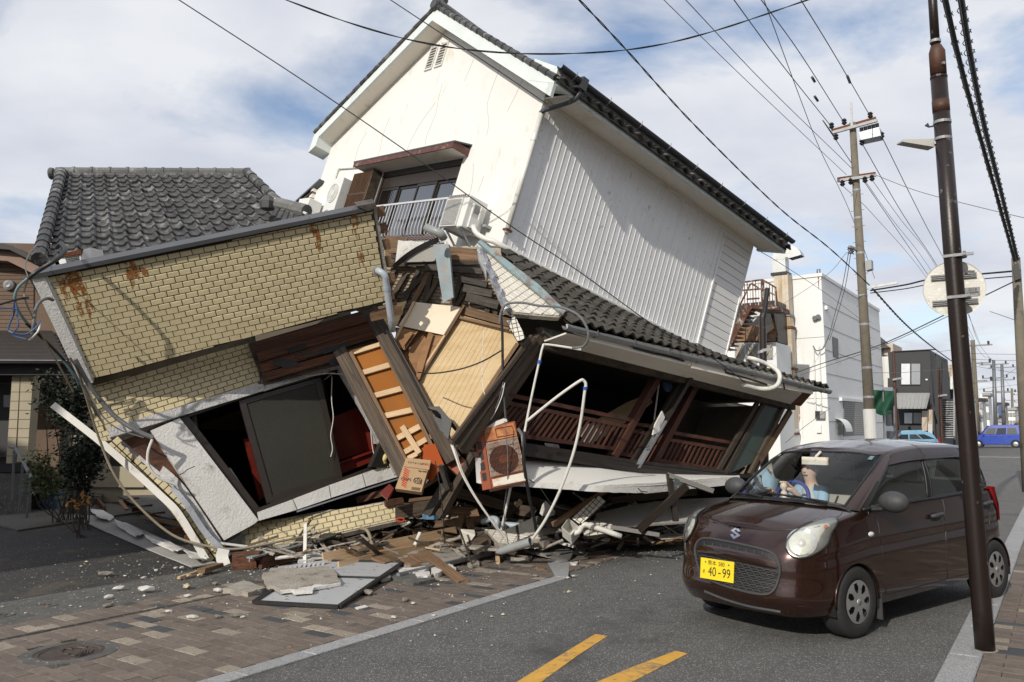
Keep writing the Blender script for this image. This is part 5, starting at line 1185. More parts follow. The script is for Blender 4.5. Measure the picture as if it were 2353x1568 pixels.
solo('orange_board',slab(MB(),PL(W(990,1060,9.9),[-.3,-.9,.2]),[(974,1022),(1000,1020),(1020,1068),(991,1106),(968,1096)],.03),mt['orange_board'],'orange-red board tucked behind the cardboard carton','board')
rg2=MB()
for k in range(3):
 c=W(873+(3 if k==0 else -1+2*k),1053+10*k,PB.hit(873,1068,.1)@CF-.1)
 rg2.grid(lambda a,b:c+np.array([(.07+.03*math.sin(a*25+k))*math.cos(a*6.283)*math.sin(b*3.14),-.05*math.sin(b*3.14)*(1+.5*math.sin(a*19))*math.sin(a*6.283),.07*math.cos(b*3.14)+.012*math.sin(a*31)]),24,10)
solo('yellow_rag',rg2,mt['cloth_yellow'],'crumpled pale yellow cloth caught on the door sill','cloth',smooth=True)
def pstrip(name,pts,wd,th,mat,label,cat,wpx=None,smooth=5,tilt=None):
 """a bent strip along picture points with depth; wd across"""
 P_=spline([W(*p) for p in pts],smooth);mb=MB();vs=[]
 for i,p in enumerate(P_):
  t=nrm(P_[min(i+1,len(P_)-1)]-P_[max(i-1,0)]);vw=nrm(CO-p);b=nrm(np.cross(t,vw));nn_=np.cross(b,t)
  vs+=[p-b*wd/2,p+b*wd/2,p+b*wd/2-nn_*th,p-b*wd/2-nn_*th]
 fs=[]
 for i in range(len(P_)-1):
  for k in range(4):fs.append((4*i+k,4*i+(k+1)%4,4*i+4+(k+1)%4,4*i+4+k))
 m=4*(len(P_)-1);fs+=[(3,2,1,0),(m,m+1,m+2,m+3)]
 return solo(name,mb.add(vs,fs),mt[mat],label,cat)
pstrip('white_gutter',[(121,930,10.2),(241,1024,10.1),(368,1138,10.0),(413,1185,9.95),(473,1287,9.85)],.085,.05,'skirt','long white gutter strip slanting down from the shop corner to the ground','gutter strip')
bs_=thing('brick_strip','peeled corner strip of beige brick tiles beside the white gutter strip','wall panel',W(470,1280,9.95))
P_=[W(*p) for p in ((262,1020,10.15),(330,1085,10.15),(405,1160,10.1),(450,1225,10.05),(497,1288,9.98))];P_=spline(P_,6)
bkm=MB();m0_=soft_box('brick',mt['brick'],.15,.085,.03,.005)
for i in range(len(P_)-1):
 t=nrm(P_[i+1]-P_[i]);vw=nrm(CO-P_[i]);b=nrm(np.cross(t,vw));nn_=np.cross(b,t)
 bkm.hexa([P_[i]-b*.1-nn_*.05,P_[i+1]-b*.1-nn_*.05,P_[i+1]+b*.1-nn_*.05,P_[i]+b*.1-nn_*.05],[P_[i]-b*.1-nn_*.01,P_[i+1]-b*.1-nn_*.01,P_[i+1]+b*.1-nn_*.01,P_[i]+b*.1-nn_*.01])
L0=0
for i in range(len(P_)-1):
 seg=np.linalg.norm(P_[i+1]-P_[i]);t=nrm(P_[i+1]-P_[i]);vw=nrm(CO-P_[i]);b=nrm(np.cross(t,vw));nn_=np.cross(b,t)
 while L0<seg:
  for sdd in (-1,1):
   wq=.6 if (int(L0*77+i)%2) else 1.0
   link('brick',m0_,bs_,basis(b*(.58 if sdd*wq<0 else .62),t,nn_,P_[i]+t*L0+b*sdd*.052))
  L0+=.093
 L0-=seg
part('backing',bkm,mt['grout'],bs_)
pstrip('rendered_edge',[(284,1012,10.1),(345,1062,10.05),(400,1108,10.0),(440,1160,9.98),(520,1282,9.95)],.12,.05,'white_rough','rough whitewashed edge strip between the brick strip and the white pillar','wall edge')
pstrip('metal_angle',[(396,1120,9.9),(430,1162,9.88),(470,1222,9.86),(508,1262,9.85)],.07,.03,'metal_grey','grey metal angle lying along the rough whitewashed edge','metal trim')
pstrip('white_offcut',[(514,1262,9.7),(510,1280,9.6),(516,1300,9.55)],.14,.02,'skirt','crumpled white metal end piece at the foot of the strips','metal scrap')
solo('dark_cavity_board',slab(MB(),PB,[(282,1012),(346,990),(515,1242),(500,1262),(420,1130)],.05,-.1),mt['wood_red'],'reddish sheathing board behind the whitewashed edge strip','board')
solo('black_sheet',slab(MB(),PB,[(515,1242),(532,1205),(552,1225),(560,1270),(520,1268)],.02,.02),mt['black'],'black sheet at the foot of the white pillar','sheet')
timber('stick',G(412,1328,.03),G(474,1308,.04),.035,.03,'wood_new','pale broken stick lying on the concrete before the strips','stick');timber('timber',G(462,1312,.06),G(506,1298,.07),.10,.05,'wood_mid','brown offcut lying under the white metal end piece')
flat('cement_board',[(165,1186),(222,1184),(300,1206),(498,1293),(440,1302),(317,1252),(219,1210)],.015,'cement_sheet','long grey cement board flat on the dark lot','cement board',.03,1)
flat('cement_board',[(236,1120),(300,1096),(380,1110),(425,1200),(345,1178)],.02,'concrete_dk','dark concrete slab inside the fallen side wall','slab',.15,2)
flat('cement_board',[(160,1090),(196,1086),(216,1118),(190,1124)],.02,'cement_sheet','small grey sheet at the back end of the fallen side wall','cement board',.10,1)
for k,(px,lb) in enumerate((([(208,1170),(236,1172),(262,1188),(252,1196),(222,1186)],'torn white membrane scrap at the back of the fallen joists'),([(262,1192),(300,1206),(330,1226),(312,1232),(276,1212)],'torn white membrane strip beside the middle joists'),([(332,1228),(380,1240),(420,1262),(398,1266),(350,1246)],'torn white membrane strip near the street-side joists'),([(420,1262),(470,1276),(478,1286),(440,1282)],'last scrap of white membrane by the gutter foot'))):
 flat('torn_membrane',px,.012,'plaster_white',lb,'membrane',[RND.uniform(.06,.13) for _ in px],2.5,'torn white membrane along the fallen joists')
for k in range(9):
 u,v=214+k*30,1112+k*17
 timber('joist',G(u,v+8,.10),G(u+46,v+3-k*.5,.14),.08,.10,'wood_red',['short reddish joist nearest the neighbour, back end of the fallen side wall','second reddish joist of the fallen side wall','third reddish joist of the fallen side wall','fourth reddish joist beside the torn membrane','fifth reddish joist beside the torn membrane','sixth reddish joist under the beige hose','seventh reddish joist under the beige hose','eighth reddish joist near the white gutter strip','last reddish joist at the street end of the fallen side wall'][k],'joist','joists of the fallen side wall')
timber('timber',G(188,1106,.12),G(240,1170,.10),.06,.12,'wood_red','reddish edge board of the fallen side wall on the lot side');timber('timber',G(330,1188,.2),G(420,1206,.18),.10,.05,'wood_mid','curved brown plank inside the fallen side wall');timber('timber',G(196,1092,.2),G(256,1090,.2),.05,.05,'wood_red','thin reddish bar at the back of the fallen side wall');timber('timber',G(275,1150,.25),G(292,1172,.12),.08,.03,'wood_mid','short brown board standing among the joists')
solo('plastic_wrap',MB().grid(lambda a,b:G(220+100*a,1100-12*a-14*b,.1)+np.array([0,0,.08*math.sin(a*14)*b+.1*b]),16,3),mt['plaster_white'],'crumpled pale wrapping sheet behind the joists','sheet')
# --------------------------------------------------------- air conditioners
def hac(nm,x0,x1,y0,y1,z0,z1,fans,label,grille_y=None,tall=False):
 t=thing(nm,label,'air conditioner',H((x0+x1)/2,(y0+y1)/2,z0))
 body=part('casing',hbox(MB(),x0,x1,y0,y1,z0,z1),mt['ac_white'],t)
 bv=body.modifiers.new('edge','BEVEL');bv.width=.018;bv.segments=3
 for (cy,cz,r) in fans:
  c=H(x0-.002,cy,cz)
  part('fan_well',MB().lathe([(0,-.02),(r,-.02),(r,.004)],c,-HX,28),mt['ac_grey'],t)
  f=MB()
  for q in range(1,6):f.tube([c-HX*.012+HY*r*q/5*math.cos(a)+HZ*r*q/5*math.sin(a) for a in np.linspace(0,2*math.pi,33)],.004,4,caps=False)
  for q in range(16):
   a=q*math.pi/8;f.tube([c-HX*.012+(HY*math.cos(a)+HZ*math.sin(a))*.04,c-HX*.012+(HY*math.cos(a)+HZ*math.sin(a))*r],.003,4)
  part('fan_guard',f,mt['ac_white'],t);part('hub',MB().lathe([(0,.012),(.06,.012),(.06,0)],c,-HX,18),mt['ac_white'],t)
 return t
a1=hac('air_conditioner',-.45,-.10,.44,.93,.03,.52,[],'white outdoor air conditioner on brackets beside the upper window')
gq_=part('grille',hbox(hbox(MB(),-.475,-.452,.56,.95,.04,.47),-.47,-.452,.46,.93,.485,.525),mt['ac_white'],a1)
part('coil',hbox(hbox(MB(),-.478,-.474,.58,.93,.06,.45),-.474,-.471,.5,.92,.49,.52),mt['car_coil'],gq_)
wr=MB()
for k in range(15):wr.tube([H(-.484,.58+k*.025,.06),H(-.484,.58+k*.025,.45)],.0035,4)
for k in range(22):wr.tube([H(-.486,.58,.06+k*.0186),H(-.486,.93,.06+k*.0186)],.003,4)
for k in range(9):wr.tube([H(-.476,.5+k*.05,.49),H(-.476,.5+k*.05,.52)],.0035,4)
part('grille_wire',wr,mt['ac_white'],a1,kind='stuff')
part('valve_cover',hbox(hbox(hbox(MB(),-.36,-.2,.40,.438,.06,.22),-.36,-.34,.405,.438,.22,.42),-.22,-.2,.405,.438,.22,.42),mt['ac_white'],a1);part('handle_recess',hbox(MB(),-.34,-.22,.43,.441,.30,.42),mt['ac_grey'],a1)
for y in (.50,.86):part('bracket',hprism(hbox(MB(),-.46,-.0,y-.015,y+.015,.0,.03),[(-.4,y-.012,.0),(-.36,y-.012,.0),(.0,y-.012,-.27),(.0,y-.012,-.31)],(0,.024,0)),mt['metal_grey'],a1)
part('wall_plate',hbox(MB(),-.12,-.0,.34,.44,.16,.20),mt['galv'],a1)
pp=part('insulated_pipe',MB().tube([H(-.28,.40,.10),H(-.26,.30,.0),H(-.2,.16,-.06),H(-.1,.02,-.08),H(.1,-.09,-.12),H(.8,-.10,-.14),H(2.5,-.10,-.14),H(4.4,-.12,-.16),H(LW_,-.14,-.16)],.038,10,smooth=5),mt['pvc'],a1,smooth=True)
part('thin_pipe',MB().tube([H(-.25,.41,.14),H(-.2,.36,.02),H(-.15,.2,-.05)],.014,6,smooth=4),mt['pvc'],a1)
loopc=solo('conduit_loop',MB().tube([H(LW_,-.14,-.16),LS(1.0,.75)+up_*.1,W(1720,826,12.6),W(1765,838,12.4),W(1790,858,12.3),W(1788,882,12.2),W(1770,893,12.1),W(1740,893,12.1),W(1712,886,12.0),W(1703,888,12.0)],.035,10,smooth=5),mt['pvc'],'thick white insulated pipe looping over the end of the lean-to gutter','pipe',smooth=True)
hac('air_conditioner',-.33,-.03,4.93,5.40,-.25,1.27,[(5.17,.95,.19),(5.17,.42,.19)],'tall white two-fan outdoor air conditioner left of the shutter box')
hac('air_conditioner',-.35,-.05,6.12,6.60,.35,.93,[(6.38,.64,.17)],'small white outdoor air conditioner at the far left of the white wall')
PF=PL3((1110,983,9.15),(1183,969,9.2),(1128,1122,8.95));PF=PL(PF.p,PF.n,PF.hit(1183,969)-PF.hit(1110,983))
ra=thing('rusty_air_conditioner','rusty red outdoor air conditioner hanging above the rubble','air conditioner',W(1160,1120,9.1))
part('casing',slab(MB(),PF,[(1109,982),(1183,968),(1208,1107),(1129,1123)],.34,-.002),mt['rust_ac'],ra)
part('side_panel',slab(MB(),PF,[(1089,991),(1109,981),(1129,1123),(1109,1127)],.03,.012),mt['rust_ac'],ra)
for k in range(4):part('side_vent',slab(MB(),PF,[(1096+3.6*k,1016+24*k),(1106+3.4*k,1014+24*k),(1108.5+3.4*k,1032+24*k),(1099+3.6*k,1034+24*k)],.01,.016),mt['black'],ra)
tpn=part('top_panel',slab(MB(),PF,[(1111,985),(1180,972),(1188,1001),(1116,1016)],.02,.012),mt['rust_lt'],ra)
part('panel_recess',MB().tube([PF.hit(u,v,.014) for u,v in ((1138,986),(1176,979),(1184,998),(1142,1005),(1138,986))],.006,4),mt['rust'],tpn)
part('fan_plate',slab(MB(),PF,[(1117,1019),(1189,1003),(1206,1080),(1128,1098)],.02,.008),mt['cream_ac'],ra)
fc=PF.hit(1158,1056,.010);fr_=np.linalg.norm(PF.hit(1191,1052,.01)-fc)
part('fan_hole',MB().lathe([(0,.0),(fr_,.0),(fr_,.006)],fc,PF.n,32),mt['black'],ra)
part('fan_hub',MB().lathe([(0,.01),(.05,.008),(.06,.0)],fc,PF.n,14),mt['rust'],ra)
wv2=MB()
for k in range(26):
 t=k/25;wv2.tube([PF.hit(1118+71*t,1020-16*t,.022),PF.hit(1129+77*t,1097-18*t,.022)],.0028,4)
for k in range(7):
 t=k/6;wv2.tube([PF.hit(1118+11*t,1020+77*t,.024),PF.hit(1189+17*t,1004+75*t,.024)],.0028,4)
part('fan_guard',wv2,mt['rust'],ra,kind='stuff')
part('base_plate',slab(MB(),PF,[(1131,1102),(1205,1086),(1208,1104),(1134,1119)],.02,.010),mt['cream_ac'],ra);part('torn_cover',slab(MB(),PF,[(1116,984),(1140,968),(1162,960),(1168,968),(1120,986)],.05,.0),mt['skirt'],ra);part('valve',MB().tube([PF.hit(1190,985,-.03),PF.hit(1200,1000,-.03),PF.hit(1203,1030,-.03)],.02,6),mt['galv_dk'],ra)
PZ=PL3((138,592,9.9),(195,582,10.0),(150,612,9.75))
sa=thing('small_air_conditioner','small air conditioner with a rusty lid behind the left end of the parapet','air conditioner',W(175,605,10.0))
fA=[W(132,590,9.55),W(185,583,9.6),W(187,606,9.6),W(140,616,9.5)];bk_=CF*.45+CR*.02
part('casing',MB().prism(fA,bk_),mt['ac_white'],sa);part('lid',MB().prism([W(136,583,9.52),W(186,574,9.57),W(186,584,9.58),W(134,592,9.53)],bk_),mt['rust'],sa);part('side_casing',MB().prism([W(187,576,9.6),W(207,569,9.7),W(212,598,9.7),(W(188,606,9.6))],CF*.3),mt['ac_white'],sa)
for k in range(5):part('louvre',MB().beam(W(150+k,594+k*3.4,9.50),W(182+k*.4,589+k*3.4,9.55),.02,.012),mt['black'],sa)
# ---------------------------------------------------------------- the brown car
mt['car_paint']=M('car_paint',(.034,.0115,.0065),(.031,.0105,.006),2,.22,metal=.5,bump=0,coat=1.0)
mt['car_black']=M('car_black',(.012,.012,.013),(.018,.018,.018),8,.45)
mt['car_grey']=M('car_grey',(.055,.056,.058),(.045,.045,.047),20,.6,bump=.1)
mt['tyre']=M('tyre',(.018,.018,.018),(.028,.027,.026),8,.75,bump=.3,bs=40)
mt['hubcap']=M('hubcap',(.50,.50,.50),(.42,.42,.42),6,.35,metal=.7)
mt['chrome']=M('chrome',(.75,.76,.77),(.62,.63,.64),12,.12,metal=1.0,bump=.0)
mt['reflector']=M('reflector',(.82,.82,.77),(.62,.62,.57),14,.3,metal=.25,bump=.25,bs=16)
mt['lens']=glass('lamp_lens',(.93,.94,.92),.10,.02)
mt['amber']=M('amber',(.65,.20,.03),None,5,.3)
mt['lens_red']=M('lens_red',(.40,.012,.015),(.3,.01,.012),4,.15,coat=.6)
mt['plate_yellow']=M('plate_yellow',(.86,.66,.02),(.82,.62,.02),3,.4)
mt['windscreen']=glass('windscreen',(.94,.97,.96),.0,.01,ior=1.38)
mt['side_glass']=glass('side_glass',(.72,.78,.74),.02,.01)
mt['rear_glass']=glass('rear_glass',(.3,.34,.32),.08,.01)
mt['interior']=M('interior',(.32,.31,.28),(.26,.25,.23),4,.8)
mt['seat']=M('seat',(.42,.40,.36),(.36,.34,.31),6,.9,bump=.3)
mt['wheel_blue']=M('wheel_blue',(.03,.05,.26),None,5,.6)
mt['skin']=M('skin',(.74,.51,.39),(.68,.46,.34),6,.6)
mt['hair']=M('hair',(.012,.010,.009),(.02,.016,.014),30,.5)
mt['shirt']=M('shirt',(.36,.52,.66),(.3,.45,.6),5,.85,bump=.2)
mt['tee']=M('tee',(.7,.7,.68),None,5,.85)
mt['doll']=M('doll',(.72,.62,.55),(.66,.55,.48),5,.5)
mt['visor']=M('visor',(.018,.008,.007),None,3,.25)
CARP=np.array([2.3074553,7.00170524,0.0]);CYAW=math.radians(-144.402)
car=thing('brown_car','dark brown small hatchback driving past with a person at the wheel','car',CARP,CYAW)
CMAT=Matrix.Translation(Vector(CARP))@Matrix.Rotation(CYAW,4,'Z');CINV=CMAT.inverted()
def cl(p):return np.array(CINV@Vector([float(q) for q in p]))
def lpart(name,mb,mat,parent=None,smooth=False,label=None,kind=None,fix=True):
 """part given in the car's own coordinates"""
 me=mb.mesh(name,mat,smooth,fix)
 o=bpy.data.objects.new(name,me);COL.objects.link(o);o.parent=parent or car
 if label:o['label']=label
 if kind:o['kind']=kind
 return o
plan=spline([(.685,0,0),(.68,.2,0),(.655,.37,0),(.60,.52,0),(.50,.635,0),(.34,.705,0),(.1,.733,0),(-.6,.7375,0),(-1.3,.7375,0),(-1.9,.7375,0),(-2.36,.728,0),(-2.58,.70,0),(-2.73,.61,0),(-2.80,.42,0),(-2.82,.2,0),(-2.825,0,0)],14)
plan=np.array(plan)[:,:2]
NP=len(plan)
pn_=np.zeros_like(plan)
for i in range(NP):
 t=plan[min(i+1,NP-1)]-plan[max(i-1,0)];q=np.array([-t[1],t[0]]);q=q/np.linalg.norm(q)
 pn_[i]=q if (q@(plan[i]-np.array([-1.0,0])))>0 else -q
pn_[0]=(1,0);pn_[-1]=(-1,0)
def lerp(x,xs,ys):return float(np.interp(x,xs,ys))
def edge_z(x):return lerp(x,[-2.83,-2.6,-1.8,-.9,-.2,.1,.35,.5,.6,.69],[1.03,1.03,1.015,.995,.975,.93,.885,.855,.845,.84])
def bot_z(x):return lerp(x,[-2.83,-2.4,-.4,.3,.6,.69],[.26,.24,.215,.215,.20,.21])
NV=36
def side_pt(i,v):
 x,y=plan[i];n=pn_[i];fr=max(0.0,n[0])**1.2;re=max(0.0,-n[0])
 ins=.05*max(0,1-v/.22)**2
 ins+=(.055+.10*fr+.02*re)*max(0,(v-.5)/.5)**2.2
 ins+=.006*math.exp(-((v-.62)/.05)**2)*(1-fr)*(1-re)
 ins-=.006*math.exp(-((v-.74)/.08)**2)*(1-fr)*(1-re)
 if fr:ins-=.03*fr*math.exp(-((v-.22)/.16)**2)
 ed=edge_z(x);bz_=bot_z(x)
 return np.array([x-n[0]*ins,y-n[1]*ins,bz_+(ed-bz_)*v])
verts=[];faces=[];idx={}
def vid(key,p):
 if key not in idx:idx[key]=len(verts);verts.append(np.array(p,float))
 return idx[key]
WR=.308
def wheel_r(p,ax):return math.hypot(p[0]-ax,p[2]-.275)
body_side=[[side_pt(i,j/NV) for j in range(NV+1)] for i in range(NP)]
ICW=max(i for i in range(NP) if body_side[i][NV][0]>-.12)
EX_=[body_side[i][NV][0] for i in range(ICW+3)][::-1];EY_=[body_side[i][NV][1] for i in range(ICW+3)][::-1];EZ_=[body_side[i][NV][2] for i in range(ICW+3)][::-1]
HX_=np.linspace(-.06,EX_[-1],30);HZ_=[float(np.interp(x,[-.06,.1,.25,.4,.5,EX_[-1]],[1.035,1.008,.975,.932,.893,EZ_[-1]])) for x in HX_];HZ_=np.convolve(np.pad(HZ_,3,mode='edge'),np.ones(7)/7,'valid');HZ_[-1]=EZ_[-1]
mbody=MB()
for sgn in (1,-1):
 pts=[[p*np.array([1,sgn,1]) for p in row] for row in body_side]
 ids=[[len(mbody.v)+i*(NV+1)+j for j in range(NV+1)] for i in range(NP)]
 flat_=[]
 for row in pts:
  for p in row:
   q=p.copy()
   for ax in (0.0,-2.4):
    r=wheel_r(q,ax)
    if r<WR and abs(q[1])>.45:
     pass
   flat_.append(q)
 fs=[]
 inside=lambda k:any(wheel_r(flat_[k],ax)<WR and abs(flat_[k][1])>.45 for ax in (0.0,-2.4))
 for i in range(NP-1):
  for j in range(NV):
   q4_=[i*(NV+1)+j,(i+1)*(NV+1)+j,(i+1)*(NV+1)+j+1,i*(NV+1)+j+1]
   if all(inside(k) for k in q4_):continue
   fs.append(tuple(q4_))
 for k in range(len(flat_)):
  q=flat_[k]
  for ax in (0.0,-2.4):
   r=wheel_r(q,ax)
   if r<WR and abs(q[1])>.45:
    s=WR/max(r,1e-3);q[0]=ax+(q[0]-ax)*s;q[2]=.275+(q[2]-.275)*s
 mbody.add(flat_,fs)
 hood_c=lambda t:.60-.60*t**.9
 NS=26
 hv=[]
 for i in range(ICW+1):
  e=pts[i][NV];t=i/ICW;xc=hood_c(t);xc=min(xc,.562)
  if i==0:xc=e[0]-.004
  zc=lerp(xc,[-.05,.1,.3,.45,.54,.60],[1.035,1.01,.965,.915,.875,.845])
  for s in range(NS+1):
   u=s/NS
   x=e[0]+(xc-e[0])*u;y=e[1]*(1-u)
   zx=lerp(x,HX_,HZ_);ex2=lerp(x,EX_,EY_);ez2=lerp(x,EX_,EZ_);k_=min(1.0,abs(y)/max(ex2,1e-3))
   z=zx-(zx-ez2)*k_**2.6 if s else e[2]
   hv.append((x,y,z))
 fs=[(i*(NS+1)+s,(i+1)*(NS+1)+s,(i+1)*(NS+1)+s+1,i*(NS+1)+s+1) for i in range(ICW) for s in range(NS)]
 mbody.add(hv,fs)
def weld(mb,d=.0015):
 me=bpy.data.meshes.new('tmp');me.from_pydata(mb.v,[],mb.f);bm=bmesh.new();bm.from_mesh(me)
 bmesh.ops.remove_doubles(bm,verts=bm.verts[:],dist=d);bmesh.ops.recalc_face_normals(bm,faces=bm.faces[:])
 r=MB();bm.verts.ensure_lookup_table();bm.verts.index_update()
 r.v=[tuple(v.co) for v in bm.verts];r.f=[tuple(v.index for v in f.verts) for f in bm.faces];bm.free();bpy.data.meshes.remove(me);return r
mbody=weld(mbody)
body=lpart('body',mbody,mt['car_paint'],smooth=True)
lpart('underbody',MB().prism([(.55,-.5,.24),(.6,.5,.24),(.3,.66,.24),(-2.6,.66,.26),(-2.6,-.66,.26),(.3,-.66,.24)],(0,0,.05)),mt['car_black'])
Bc=spline([(.02,0,1.035),(-.01,.3,1.03),(-.10,.53,1.01),(-.19,.665,.972),(-.55,.685,.985),(-1.28,.685,1.0),(-1.36,.685,1.0),(-2.0,.68,1.018),(-2.42,.66,1.03),(-2.63,.57,1.035),(-2.72,.3,1.035),(-2.735,0,1.035)],10)
Tc=spline([(-.80,0,1.455),(-.81,.28,1.452),(-.87,.485,1.432),(-.95,.545,1.440),(-1.12,.562,1.465),(-1.34,.57,1.480),(-1.40,.572,1.482),(-1.95,.567,1.475),(-2.32,.545,1.455),(-2.50,.46,1.445),(-2.58,.24,1.45),(-2.59,0,1.455)],10)
Bc,Tc=np.array(Bc),np.array(Tc)
def gh(s,v):
 """glasshouse surface: s along the outline (0 screen centre .. 11 rear centre), v up"""
 k=s*10;i=min(int(k),len(Bc)-2);f=k-i
 b=Bc[i]*(1-f)+Bc[i+1]*f;t=Tc[i]*(1-f)+Tc[i+1]*f
 p=b*(1-v)+t*v
 c=np.array([-1.4,0,p[2]]);n=p-c;n=n/np.linalg.norm(n)
 return p+n*.035*4*v*(1-v)
wins=[('windscreen',0,2.25,.02,.945,'windscreen'),('side_window',3.25,4.93,.05,.86,'side_glass'),('side_window',5.42,7.15,.05,.86,'side_glass'),('quarter_window',7.35,8.2,.10,.80,'rear_glass'),('rear_window',9.0,11.0,.06,.88,'rear_glass')]
svals=sorted(set([round(x,3) for x in np.arange(0,11.01,.25)]+[w_[1] for w_ in wins]+[w_[2] for w_ in wins]))
vvals=sorted(set([round(x,3) for x in np.linspace(0,1,13)]+[w_[3] for w_ in wins]+[w_[4] for w_ in wins]))
mg=MB()
for sgn in (1,-1):
 base=len(mg.v);vs=[gh(s,v)*np.array([1,sgn,1]) for s in svals for v in vvals];nv_=len(vvals);fs=[]
 for i in range(len(svals)-1):
  for j in range(nv_-1):
   sc_,vc_=(svals[i]+svals[i+1])/2,(vvals[j]+vvals[j+1])/2
   if any(a<sc_<b and c<vc_<d for _,a,b,c,d,_m in wins):continue
   fs.append((i*nv_+j,(i+1)*nv_+j,(i+1)*nv_+j+1,i*nv_+j+1))
 mg.add(vs,fs)
 NS=14;hv=[];ns=len(svals)
 for s in svals:
  e=gh(s,1.0)*np.array([1,sgn,1]);xc=-.80-(2.57-.80)*(s/11.0)
  xc=lerp(s,[0,2.2,3,4,5,6,7,8,9,11],[-.80,-.98,-1.1,-1.25,-1.42,-1.6,-1.9,-2.15,-2.4,-2.57])
  zc=lerp(xc,[-2.57,-2.2,-1.7,-1.2,-.8],[1.455,1.515,1.545,1.535,1.465])
  for q in range(NS+1):
   u=q/NS;hv.append((e[0]+(xc-e[0])*u,e[1]*(1-u),e[2]+(zc-e[2])*(1-(1-u)**2.2)))
 mg.add(hv,[(i*(NS+1)+q,(i+1)*(NS+1)+q,(i+1)*(NS+1)+q+1,i*(NS+1)+q+1) for i in range(ns-1) for q in range(NS)])
mg=weld(mg)
shell=lpart('cabin_shell',mg,mt['car_paint'],smooth=True)
for nm,a,b,c,d,m_ in wins:
 both=nm in ('windscreen','rear_window')
 for sgn in ((1,) if both else (1,-1)):
  def fn(u,v):
   if both:
    if nm=='windscreen':ss=(2*u-1)*b
    else:ss=11-(2*u-1)*(11-a)
    sg=1 if (ss>=0 if nm=='windscreen' else ss<=11) else -1
    s_=abs(ss) if nm=='windscreen' else 11-abs(ss-11)
    return gh(s_,c+(d-c)*v)*np.array([1,sg,1])*1.0
   return gh(a+(b-a)*u,c+(d-c)*v)*np.array([1,sgn,1])
  lpart(nm,MB().grid(fn,32,8),mt[m_],smooth=True)
  fmb=MB()
  loop=[fn(u,0) for u in np.linspace(0,1,25)]+[fn(1,v) for v in np.linspace(0,1,7)[1:]]+[fn(u,1) for u in np.linspace(1,0,25)[1:]]+[fn(0,v) for v in np.linspace(1,0,7)[1:]]
  fmb.tube(loop,.011,6,caps=False);lpart('window_seal',fmb,mt['car_black'],smooth=True)
for sgn in (1,-1):
 lpart('pillar_trim',MB().grid(lambda u,v:(gh(4.93+.49*u,.04+.84*v)+np.array([0,.004,0]))*np.array([1,sgn,1]),3,8),mt['car_black'],smooth=True)
 for a,b in ((3.02,5.12),(5.22,7.25)):
  lpart('window_visor',MB().grid(lambda u,v:(gh(a+(b-a)*u,.76+.2*v-.0*u)+np.array([0,.030-.02*v,0]))*np.array([1,sgn,1]),20,4),mt['visor'],smooth=True)
 lpart('belt_moulding',MB().tube([(gh(s,.0)+np.array([0,.006,.012]))*np.array([1,sgn,1]) for s in np.linspace(3.1,7.4,30)],.013,6),mt['car_black'],smooth=True)
 lpart('mirror_sail',MB().grid(lambda u,v:(gh(3.02+.30*u,.05+.45*v*(1-.2*u))+np.array([0,.008,0]))*np.array([1,sgn,1]),3,4),mt['car_black'])
bvh=BVHTree.FromPolygons([Vector(v) for v in mbody.v],mbody.f)
def cast(u,v):
 o=cl(CO);d=np.array(CINV.to_3x3()@Vector([float(q) for q in ray(u,v)]))
 h=bvh.ray_cast(Vector(o),Vector(d))
 if h[0] is None:
  h=bvh.find_nearest(Vector(o+d*7.0))
 n=np.array(h[1]);n=n if n@d<0 else -n
 return np.array(h[0]),n
def z7(x,y):return (1522.3+.3532*x,947.8+.3532*y)
def patch(pz,off,bulge=0.0,rings=5,mir=False,shrink=1.0):
 """closed outline (zoomed picture units) laid on the body, off proud of it"""
 pz=np.array(pz,float);c=pz.mean(axis=0);mb=MB();n=len(pz);vs=[]
 for r in range(rings+1):
  k=r/rings*shrink
  for p in pz:
   q=c+(p-c)*k
   h,nn_=cast(*z7(*q));vs.append(h+nn_*(off+bulge*(1-(r/rings)**2)))
 vs=[p*np.array([1,-1,1]) for p in vs] if mir else vs
 fs=[(r*n+k,r*n+(k+1)%n,(r+1)*n+(k+1)%n,(r+1)*n+k) for r in range(rings) for k in range(n)]
 return mb.add(vs,fs)
def dens(pz,k=4):return [tuple(p[:2]) for p in spline([(a,b,0) for a,b in pz]+[(*pz[0],0)],k)][:-1]
def cline(pz,r,off=.0,k=5,mir=False,close=False):
 pts=[]
 for p in spline([(a,b,0) for a,b in pz],k):
  h,n=cast(*z7(p[0],p[1]));h=h+n*off;pts.append(h*np.array([1,-1 if mir else 1,1]))
 return MB().tube(pts,r,6,caps=not close)
lampo=dens([(800,880),(815,830),(850,790),(900,755),(960,725),(1030,700),(1100,690),(1134,700),(1125,740),(1095,790),(1070,860),(1020,905),(950,940),(885,950),(830,930)],3)
bowl=[(905+98*math.cos(t),850+92*math.sin(t)) for t in np.linspace(0,2*math.pi,28)[:-1]]
for mir in (False,True):
 hl=lpart('headlight',patch(lampo,.004,.0,6,mir),mt['reflector'],smooth=True)
 lpart('reflector_bowl',patch(bowl,.010,-.02,6,mir),mt['chrome'],hl,smooth=True)
 lpart('bulb_cap',patch([(905+26*math.cos(t),852+24*math.sin(t)) for t in np.linspace(0,6.28,14)[:-1]],.008,.012,3,mir),mt['reflector'],hl,smooth=True)
 lpart('indicator_bulb',patch([(1058+14*math.cos(t),748+16*math.sin(t)) for t in np.linspace(0,6.28,12)[:-1]],.010,.006,2,mir),mt['amber'],hl)
 lpart('lens',patch(lampo,.014,.028,7,mir),mt['lens'],hl,smooth=True)
 lpart('lamp_rim',cline(lampo+[lampo[0]],.007,.008,2,mir),mt['car_black'],hl)
